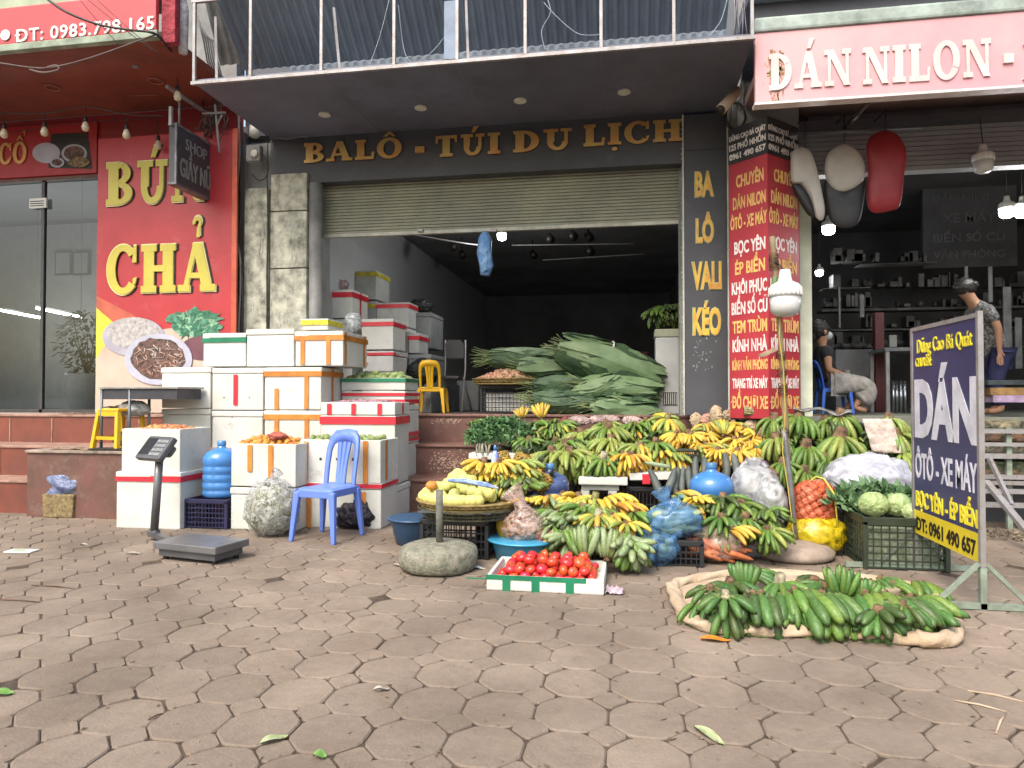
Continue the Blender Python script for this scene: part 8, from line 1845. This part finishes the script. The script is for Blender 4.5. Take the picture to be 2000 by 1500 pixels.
# seated woman facing right
Yq = 8.1
def hp_(px, py, dy=0): return at(px, py, Yq + dy)
pel, che, nek, hed = hp_(1620, 748), hp_(1608, 695), hp_(1604, 676), hp_(1606, 652)
seat_z = pel.z
per = thing('person', 'woman in a black T-shirt, white mask and grey pleated trousers sitting on a blue chair', 'person', (pel.x, Yq, ZF))
def hand_verts(w, d, s=1.0):
    "palm and five fingers as skinned chains, from the wrist w along d"
    d = Vector(d).normalized(); side = d.cross(Vector((0, 0, 1))).normalized(); V = [w, w + d * .035 * s, w + d * .07 * s]; E = [(0, 1), (1, 2)]; r_ = [.02 * s, (.026 * s, .014 * s), (.028 * s, .013 * s)]
    for i, L in enumerate((.058, .068, .064, .05)):
        o = (i - 1.5) * .017 * s; b = w + d * .078 * s + side * o; n = len(V); V += [b, b + d * L * .5 * s - Vector((0, 0, .006)), b + d * L * s - Vector((0, 0, .026))]; E += [(2, n), (n, n + 1), (n + 1, n + 2)]; r_ += [.0095 * s, .0085 * s, .0075 * s]
    n = len(V); b = w + d * .03 * s - side * .028 * s; V += [b, b + d * .035 * s - side * .018 * s]; E += [(1, n), (n, n + 1)]; r_ += [.011 * s, .008 * s]
    return V, E, r_
def body(V, E, r_, m, per, hands):
    V = list(V); E = list(E); r_ = list(r_)
    for wi, d, s in hands:
        hv, he, hr = hand_verts(Vector(V[wi]), d, s); n = len(V); V += hv[1:]; r_ += hr[1:]
        E += [((wi if a == 0 else a - 1 + n), b - 1 + n) for a, b in he]
    return skin('body', V, E, r_, m, per)
sh1, sh2 = che + Vector((.0, -.16, .07)), che + Vector((.0, .16, .07))
kn1, kn2 = hp_(1702, 752, -.12), hp_(1696, 752, .12)
an1, an2 = hp_(1668, 796, -.1), hp_(1650, 800, .12)
el1, el2 = hp_(1618, 722, -.2), hp_(1618, 722, .2)
wr1, wr2 = hp_(1652, 733, -.1), hp_(1650, 733, .1)
V = [pel, che - Vector((0, 0, .12)), che, nek, hed - Vector((0, 0, .02)), hed + Vector((0, 0, .07)), sh1, el1, wr1, sh2, el2, wr2, pel + Vector((.04, -.09, 0)), kn1, an1, an1 + Vector((.13, -.01, -.03)), pel + Vector((.04, .09, 0)), kn2, an2, an2 + Vector((.13, 0, -.03))]
E = [(0, 1), (1, 2), (2, 3), (3, 4), (4, 5), (2, 6), (6, 7), (7, 8), (2, 9), (9, 10), (10, 11), (0, 12), (12, 13), (13, 14), (14, 15), (0, 16), (16, 17), (17, 18), (18, 19)]
rd = [.12, .11, .12, .05, .075, .085, .055, .038, .024, .055, .038, .024, .085, .055, .035, .028, .085, .055, .035, .028]
body(V, E, rd, M_SKIN, per, [(8, (1, .3, -.1), .95), (11, (1, -.3, -.1), .95)])
skin('shirt', [pel + Vector((0, 0, .0)), che - Vector((.0, 0, .12)), che, nek + Vector((0, 0, -.01)), sh1, sh1.lerp(el1, .6), sh2, sh2.lerp(el2, .6)], [(0, 1), (1, 2), (2, 3), (2, 4), (4, 5), (2, 6), (6, 7)], [.15, .135, .145, .065, .078, .068, .078, .068], mat('black_tee', '2a2b2e', rough=.85, var=.15, bump=.2, bscale=14), per)
def pleat(co): return co + Vector((0, .008 * math.sin(co.x * 90 + co.z * 60), .004 * math.sin(co.x * 130)))
skin('trousers', [pel, pel + Vector((.06, -.09, .0)), kn1 + Vector((-.02, 0, .0)), kn1.lerp(an1, .45) + Vector((.04, 0, 0)), an1 + Vector((.05, 0, .06)), pel + Vector((.06, .09, 0)), kn2 + Vector((-.02, 0, 0)), kn2.lerp(an2, .45) + Vector((.04, 0, 0)), an2 + Vector((.05, 0, .06))], [(0, 1), (1, 2), (2, 3), (3, 4), (0, 5), (5, 6), (6, 7), (7, 8)],
     [.145, .125, .105, .12, .14, .125, .105, .12, .13], mat('grey_trousers', 'a3a09b', rough=.8, var=.2, scale=14, col2='807d7a', bump=.4, bscale=20), per, 3, pleat)
mb = MB(); mb.blob(hed + Vector((-.03, 0, .045)), (.1, .095, .11), .14, 4, 4, 3, ridge=.1); mb.blob(hed + Vector((-.095, 0, -.02)), (.04, .06, .08), .1, 3, 3, 5); mb.build('hair', M_HAIR, per)
mb = MB(); mb.blob(hed + Vector((.055, 0, -.02)), (.052, .058, .05), .05, 2, 3, 5); mb.build('mask', mat('mask', 'b9c2c6', rough=.8, var=.06), per)
mb = MB()
for s in (-1, 1): mb.blob(hed + Vector((.082, s * .032, .035)), (.008, .012, .007), 0, 1, 2); mb.blob(hed + Vector((.08, s * .032, .055)), (.008, .018, .004), 0, 1, 2)
mb.build('eyes', M_BLK, per)
mb = MB(); mb.blob(hed + Vector((.01, -.088, .01)), (.018, .01, .028), 0, 1, 2); mb.build('ear', M_SKIN, per)
chair('bright blue plastic chair in the workshop with the woman on it', mat('blue_plastic2', '2f62c8', rough=.4, var=.06), (pel.x + .04, Yq, ZF + .01), R(90), 1.0 * (seat_z - ZF - .06) / .41, slots=True)
# standing woman behind the blue sign, bending forward
Ys2 = 8.2
def q_(px, py, dy=0): return at(px, py, Ys2 + dy)
pr2 = thing('person', 'woman in a dark patterned blouse leaning forward behind the blue sign', 'person', (q_(1935, 700).x, Ys2, ZF))
P2, C2, N2, H2 = q_(1945, 690), q_(1915, 608), q_(1900, 586), q_(1884, 568)
s1, s2 = C2 + Vector((-.02, -.17, .02)), C2 + Vector((-.02, .17, .02)); e1, e2 = q_(1950, 640, -.24), q_(1888, 655, .2); w1, w2 = q_(1952, 684, -.22), q_(1866, 690, .1)
f1, f2 = Vector((P2.x, Ys2 - .1, ZF + .06)), Vector((P2.x + .05, Ys2 + .12, ZF + .06))
V = [P2, P2.lerp(C2, .5), C2, N2, H2, H2 + Vector((-.05, 0, .05)), s1, e1, w1, s2, e2, w2, P2 + Vector((0, -.09, -.04)), P2 + Vector((-.05, -.1, -.42 * (P2.z - ZF))), f1, f1 + Vector((-.13, 0, -.02)), P2 + Vector((0, .09, -.04)), P2 + Vector((0, .1, -.42 * (P2.z - ZF))), f2, f2 + Vector((-.13, 0, -.02))]
E = [(0, 1), (1, 2), (2, 3), (3, 4), (4, 5), (2, 6), (6, 7), (7, 8), (2, 9), (9, 10), (10, 11), (0, 12), (12, 13), (13, 14), (14, 15), (0, 16), (16, 17), (17, 18), (18, 19)]
body(V, E, [.12, .115, .125, .05, .08, .08, .055, .04, .026, .055, .04, .026, .09, .06, .04, .03, .09, .06, .04, .03], M_SKIN, pr2, [(8, (.0, -.1, -1), .95), (11, (-1, 0, -.3), .95)])
skin('blouse', [P2 + Vector((0, 0, -.08)), P2.lerp(C2, .5), C2, N2 + (C2 - N2) * .2, s1, s1.lerp(e1, .8), s2, s2.lerp(e2, .8)], [(0, 1), (1, 2), (2, 3), (2, 4), (4, 5), (2, 6), (6, 7)], [.16, .15, .155, .07, .08, .062, .08, .062], mat('patterned_blouse', '3c3c3e', rough=.8, var=.2, scale=45, col2='b9b6b0', amount=.2, detail=2), pr2)
skin('trousers', [P2, P2 + Vector((0, -.09, -.05)), V[13], f1 + Vector((0, 0, .03)), P2 + Vector((0, .09, -.05)), V[17], f2 + Vector((0, 0, .03))], [(0, 1), (1, 2), (2, 3), (0, 4), (4, 5), (5, 6)], [.13, .105, .08, .06, .105, .08, .06], mat('navy_trousers', '2c2f55', rough=.8, var=.15), pr2)
mb = MB(); mb.blob(H2 + Vector((.0, 0, .04)), (.105, .095, .1), .14, 4, 4, 3, ridge=.12); mb.blob(H2 + Vector((.09, 0, .06)), (.05, .05, .05), .1, 3, 3, 4); mb.build('hair', M_HAIR, pr2)
# ---------------------------------------------------------------- workshop furniture
def rbox(name, px0, py0, px1, py1, Y, dep, m, label, cat, b=.006, zb=None):
    a = at(px0, py1, Y); b_ = at(px1, py0, Y); return MB().box(a.x, b_.x, Y, Y + dep, a.z if zb is None else zb, b_.z, b).build(name, m, None, label, cat)
ZW = ZF + .012
rbox('red_post', 1711, 610, 1727, 806, 9.2, .1, mat('dark_red_post', '5c2024', rough=.5), 'dark red post standing inside the workshop', 'post', zb=ZW)
tb2 = thing('work_table', 'dark work table with chrome pipes below it in the workshop', 'table', (at(1760, 800, 8.6).x, 8.6, ZW))
a, b_ = at(1729, 686, 8.6), at(1800, 680, 8.6); MB().box(a.x, b_.x + .4, 8.6, 9.2, a.z, b_.z + .01, .004).build('tabletop', mat('pale_top', '75777a', rough=.4), tb2)
for x in (a.x + .03, b_.x + .36):
    for y in (8.63, 9.15): MB().box(x - .02, x + .02, y - .02, y + .02, ZW, a.z - .001).build('leg', M_GALV, tb2)
for k, px in enumerate((1745, 1752, 1760, 1768)): q = at(px, 800, 8.75); MB().tube([(q.x, 8.75, ZW), (q.x, 8.75, at(px, 744, 8.75).z)], .018, 10).build('chrome_pipe', mat('chrome', 'b8bbc0', rough=.2, metal=.9), None, 'upright chrome pipe under the work table', 'pipe', 'chrome pipes under the work table')
rbox('display_stand', 1738, 654, 1752, 678, 8.7, .03, M_GREYP, 'small framed card standing on the work table', 'picture frame')
tb3 = rbox('tool_bench', 1632, 682, 1708, 694, 9.5, .5, M_INDARK, 'long bench behind the sitting woman', 'bench', zb=ZW)
mb = MB()
for k in range(26): p = at(rnd.uniform(1635, 1705), 680, 9.6); s_ = rnd.uniform(.02, .06); mb.blob((p.x, 9.6 + rnd.uniform(0, .3), p.z + s_ * .6), (s_, s_, s_ * .8), .4, 3, 2, k)
mb.build('tool_clutter', mat('clutter', '5c5a58', rough=.6, var=.6, scale=9, col2='2a2a2c'), None, 'clutter of small parts on the long bench', 'tools')
for k, (px, y0, y1, w_, lab) in enumerate(((1684, 575, 620, 8, 'grey strip hanging on the workshop wall, left of centre'), (1888, 520, 566, 6, 'pale strip hanging above the leaning woman'), (1935, 520, 590, 7, 'long curved strip hanging right of the leaning woman'), (1968, 560, 700, 14, 'broad grey strip hanging at the right of the workshop'), (1990, 620, 720, 12, 'grey board leaning at the right edge of the workshop'), (1640, 560, 640, 3, 'thin metal rod hanging near the lit bulb'))):
    a = at(px - w_ / 2, y1, 9.3); b_ = at(px + w_ / 2, y0, 9.3); MB().box(a.x, b_.x, 9.3, 9.32, a.z, b_.z, .004, None).build('hanging_strip', mat('strip_grey', '6f7072', rough=.5, var=.2), None, lab, 'strip', 'strips hanging in the workshop')
rbox('wall_shelf', 1680, 512, 1830, 516, 9.8, .25, M_GREYP, 'thin grey shelf line across the workshop wall', 'shelf', 0)
rbox('wall_shelf', 1610, 561, 1700, 564, 9.8, .25, M_GREYP, 'short thin shelf above the sitting woman', 'shelf', 0)
mb = MB()
for k in range(150):
    px, py = rnd.uniform(1610, 2000), rnd.choice((512, 561, 600, 640, 676)) - 1; p = at(px, py, 9.9); sx, sz = rnd.uniform(.02, .12), rnd.uniform(.03, .2)
    if 1815 < px and py < 530: continue
    mb.box(p.x, p.x + sx, 9.9, 10.1, p.z, p.z + sz, .006) if k % 3 else mb.blob((p.x, 10, p.z + sz * .4), (sx * .6, .05, sz * .45), .3, 3, 2, k)
for py in (601, 641, 677): a = at(1605, py + 3, 9.88); b_ = at(2010, py, 9.88); mb.box(a.x, b_.x, 9.88, 10.15, a.z, b_.z)
mb.build('shelf_clutter', mat('clutter2', '484746', rough=.6, var=.8, scale=3.5, col2='18181a', detail=2), None, 'shelves crowded with small dark stock along the workshop back', 'stock', kind='stuff')
# shelf stack with materials at the right edge
Yr = 7.2
for k, (y0, y1, x0, c, lab) in enumerate(((757, 772, 1935, '8a6a3e', 'orange brown plank on the rack at the right edge'), (772, 786, 1940, '9a86a0', 'pale lilac sheet stack on the rack at the right edge'), (742, 752, 1930, '2f3a3c', 'dark teal sheet on top of the rack at the right edge'))):
    a = at(x0, y1, Yr); b_ = at(2080, y0, Yr); MB().box(a.x, b_.x, Yr, Yr + .4, a.z, b_.z, .004).build('sheet_stack', mat('stk' + str(k), c, rough=.6, var=.3, scale=6), None, lab, 'sheets')
# metal rack in front of the ledge at the right edge
rk = thing('metal_rack', 'grey metal rack with planks and a sloping ramp at the right edge', 'rack', (at(1980, 1000, 6.2).x, 6.2, 0)); Yk2 = 6.3
for py, h in ((840, 6), (866, 5), (888, 7), (930, 5), (942, 4), (958, 5), (985, 5)):
    a = at(1890, py + h, Yk2); b_ = at(2100, py, Yk2); MB().box(a.x, b_.x, Yk2, Yk2 + .03, a.z, b_.z).build('bar', M_GALV, rk)
for px in (1895, 1965, 2040): a = at(px, 800, Yk2 + .035); MB().box(a.x, a.x + .04, Yk2 + .032, Yk2 + .07, 0, at(px, 835, Yk2).z).build('upright', M_GGR, rk)
MB().bar(at(1925, 940, 5.9), gnd(2040, 1085) + Vector((0, 0, .02)), .05, .03).build('ramp_rail', M_GALV, rk); MB().bar(at(1932, 895, 6.2), at(1975, 985, 6.0), .03, .03).build('brace', M_GALV, rk)
for k, (py, c) in enumerate(((822, '8a8266'), (848, '7a5a44'), (872, '96907e'), (905, '6e7a58'), (918, '8a7458'))):
    a = at(1900, py + 14, Yk2 + .1); b_ = at(2100, py, Yk2 + .1); mb = MB(); mb.box(a.x, b_.x, Yk2 + .1, Yk2 + .4, a.z, b_.z, .01); mb.build('packed_goods', mat('goods' + str(k), c, rough=.8, var=.5, scale=16, col2='3a3a32', bump=.5, bscale=20, dist=.02), rk)
MB().box(at(1890, 0, Yk2).x, at(2100, 0, Yk2).x, Yk2 + .42, Yk2 + .5, 0, .8).build('back_panel', M_DARK, rk)
q = at(1945, 825, 6.9)
mb = MB(); q = gnd(1975, 1052); leafheap(mb, (q.x, q.y, .0), (.25, .12, .05), 160, .02, .06); mb.build('debris', mat('debris', '6a5e4c', rough=.9, var=.5, scale=18, col2='8a8470'), None, 'small heap of plant scraps under the metal rack', 'debris', kind='stuff')
# ---------------------------------------------------------------- litter
M_LG = mat('fallen_leaf', 'a7ad86', rough=.6, var=.3, scale=30, col2='7d8a5a'); M_LW = mat('litter_pale', 'b7aea0', rough=.8, var=.3, scale=20)
def leaf(px, py, L, w_, rz, m, label, name='fallen_leaf', cat='leaf'):
    c = gnd(px, py); mb = MB(); vs = []; n = 8
    for i in range(n + 1):
        u = i / n; ww = w_ * math.sin(PI * (u * .92 + .05)) ** .8
        for j in (-1, 0, 1): vs.append(((u - .5) * L, j * ww / 2, .003 + .008 * abs(j) + .006 * math.sin(u * 5)))
    fs = [(i * 3 + j, i * 3 + j + 1, i * 3 + j + 4, i * 3 + j + 3) for i in range(n) for j in range(2)]
    o = mb.add(vs, fs).build(name, m, None, label, cat, recenter=False); o.location = c + Vector((0, 0, .001)); o.rotation_euler = (0, 0, R(rz)); return o
leaf(1385, 1440, .13, .04, -50, M_LG, 'pale green fallen leaf at the lower right of the pavement'); leaf(536, 1448, .09, .04, 50, M_LG, 'crumpled pale leaf at the bottom left of the pavement'); leaf(5, 1357, .07, .05, 20, mat('green_leaf', '6f9a4c', rough=.5, var=.2), 'small green leaf at the left edge of the picture')
leaf(1397, 1252, .13, .06, 5, mat('orange_leaf', 'd0842f', rough=.5, var=.2, scale=20), 'orange leaf lying in front of the sackcloth'); leaf(745, 1350, .06, .025, 30, M_LW, 'small pale scrap on the pavement left of the centre', 'litter_scrap', 'litter'); leaf(625, 1480, .04, .04, 10, MATS['green_leaf'], 'tiny green weed between the pavers at the bottom')
leaf(262, 1083, .1, .03, 25, M_LW, 'curled pale peel left of the scale', 'litter_scrap', 'litter'); leaf(165, 1066, .07, .03, 0, M_LW, 'pale scrap between the packet and the scale', 'litter_scrap', 'litter'); leaf(775, 1106, .05, .04, 0, M_LW, 'small white scrap beside the stone base', 'litter_scrap', 'litter'); leaf(935, 1112, .08, .05, 0, M_OFFW, 'crumpled white paper between the stone base and the tray', 'litter_scrap', 'litter')
c = gnd(42, 1078); pk_ = thing('flat_packet', 'flattened white packet with green print at the left edge', 'packet', c, R(6)); MB().box(-.1, .1, -.045, .045, .001, .012, .005, wm(pk_)).build('wrapper', M_WHITE, pk_); MB().box(-.07, .03, -.02, .02, .0125, .0135, 0, wm(pk_)).build('print', mat('green_print', '8fae84'), pk_)
M_STK = mat('dry_stick', '6b5140', rough=.9, var=.3); M_STK2 = mat('pale_stick', 'b8a48c', rough=.8, var=.2)
for a, b, m_, lab in (((62, 1143), (145, 1149), M_STK, 'thin dark stick at the left of the pavement'), ((0, 1171), (78, 1176), M_STK, 'second thin stick nearer the left edge'), ((1865, 1368), (1965, 1390), M_STK2, 'pale bent straw at the lower right'), ((1890, 1349), (1998, 1370), M_STK2, 'pale straw above the bent one at the right edge'), ((1965, 1392), (1945, 1432), M_STK2, 'short pale straw hanging down from the bent one'), ((290, 1405), (318, 1394), M_STK, 'short dark twig at the lower left'), ((1770, 1098), (1850, 1108), M_STK2, 'straw beside the foot of the standing sign'), ((1870, 1110), (1905, 1116), M_STK2, 'short straw under the standing sign')):
    p, q = gnd(*a, .004), gnd(*b, .004); MB().tube([p, p.lerp(q, .5) + Vector((0, .004, .003)), q], [.003, .004, .002], 6).build('stick', m_, None, lab, 'stick')
mb = MB()
for k in range(520):
    if k % 2: px, py = rnd.uniform(700, 1900), 1040 + abs(rnd.gauss(0, 55))
    else: px, py = rnd.uniform(0, 2000), rnd.uniform(1050, 1500)
    p = gnd(px, py); s_ = rnd.uniform(.002, .007); a = rnd.uniform(0, 6.3); d = Vector((math.cos(a), math.sin(a), 0)) * s_ * rnd.uniform(1, 3); e = Vector((-d.y, d.x, 0)) * .4; p.z = .002; mb.add([p - d, p + e + Vector((0, 0, .003)), p + d, p - e], [(0, 1, 2, 3)])
mb.build('grit', mat('grit', '8a7c66', rough=.9, var=.7, scale=60, col2='463a2e'), None, 'fine grit and plant scraps scattered over the pavement', 'grit', kind='stuff')
# trees and a house row across the street, seen only as reflections
for k, (x, y) in enumerate(((-17, -13), (-9, -16), (4, -15))):
    t = thing('street_tree', ('bushy street tree across the road, left one', 'bushy street tree across the road, middle one', 'bushy street tree across the road, right one')[k], 'tree', (x, y, 0), 0, 'trees across the road'); MB().tube([(x, y, 0), (x + .2, y, 2), (x, y, 4)], [.2, .15, .08], 8).build('trunk', M_STK, t); mb = MB(); leafheap(mb, (x, y, 3.2), (2.2, 2.2, 2.2), 500, .25, .6); mb.build('crown', M_LEAF, t)
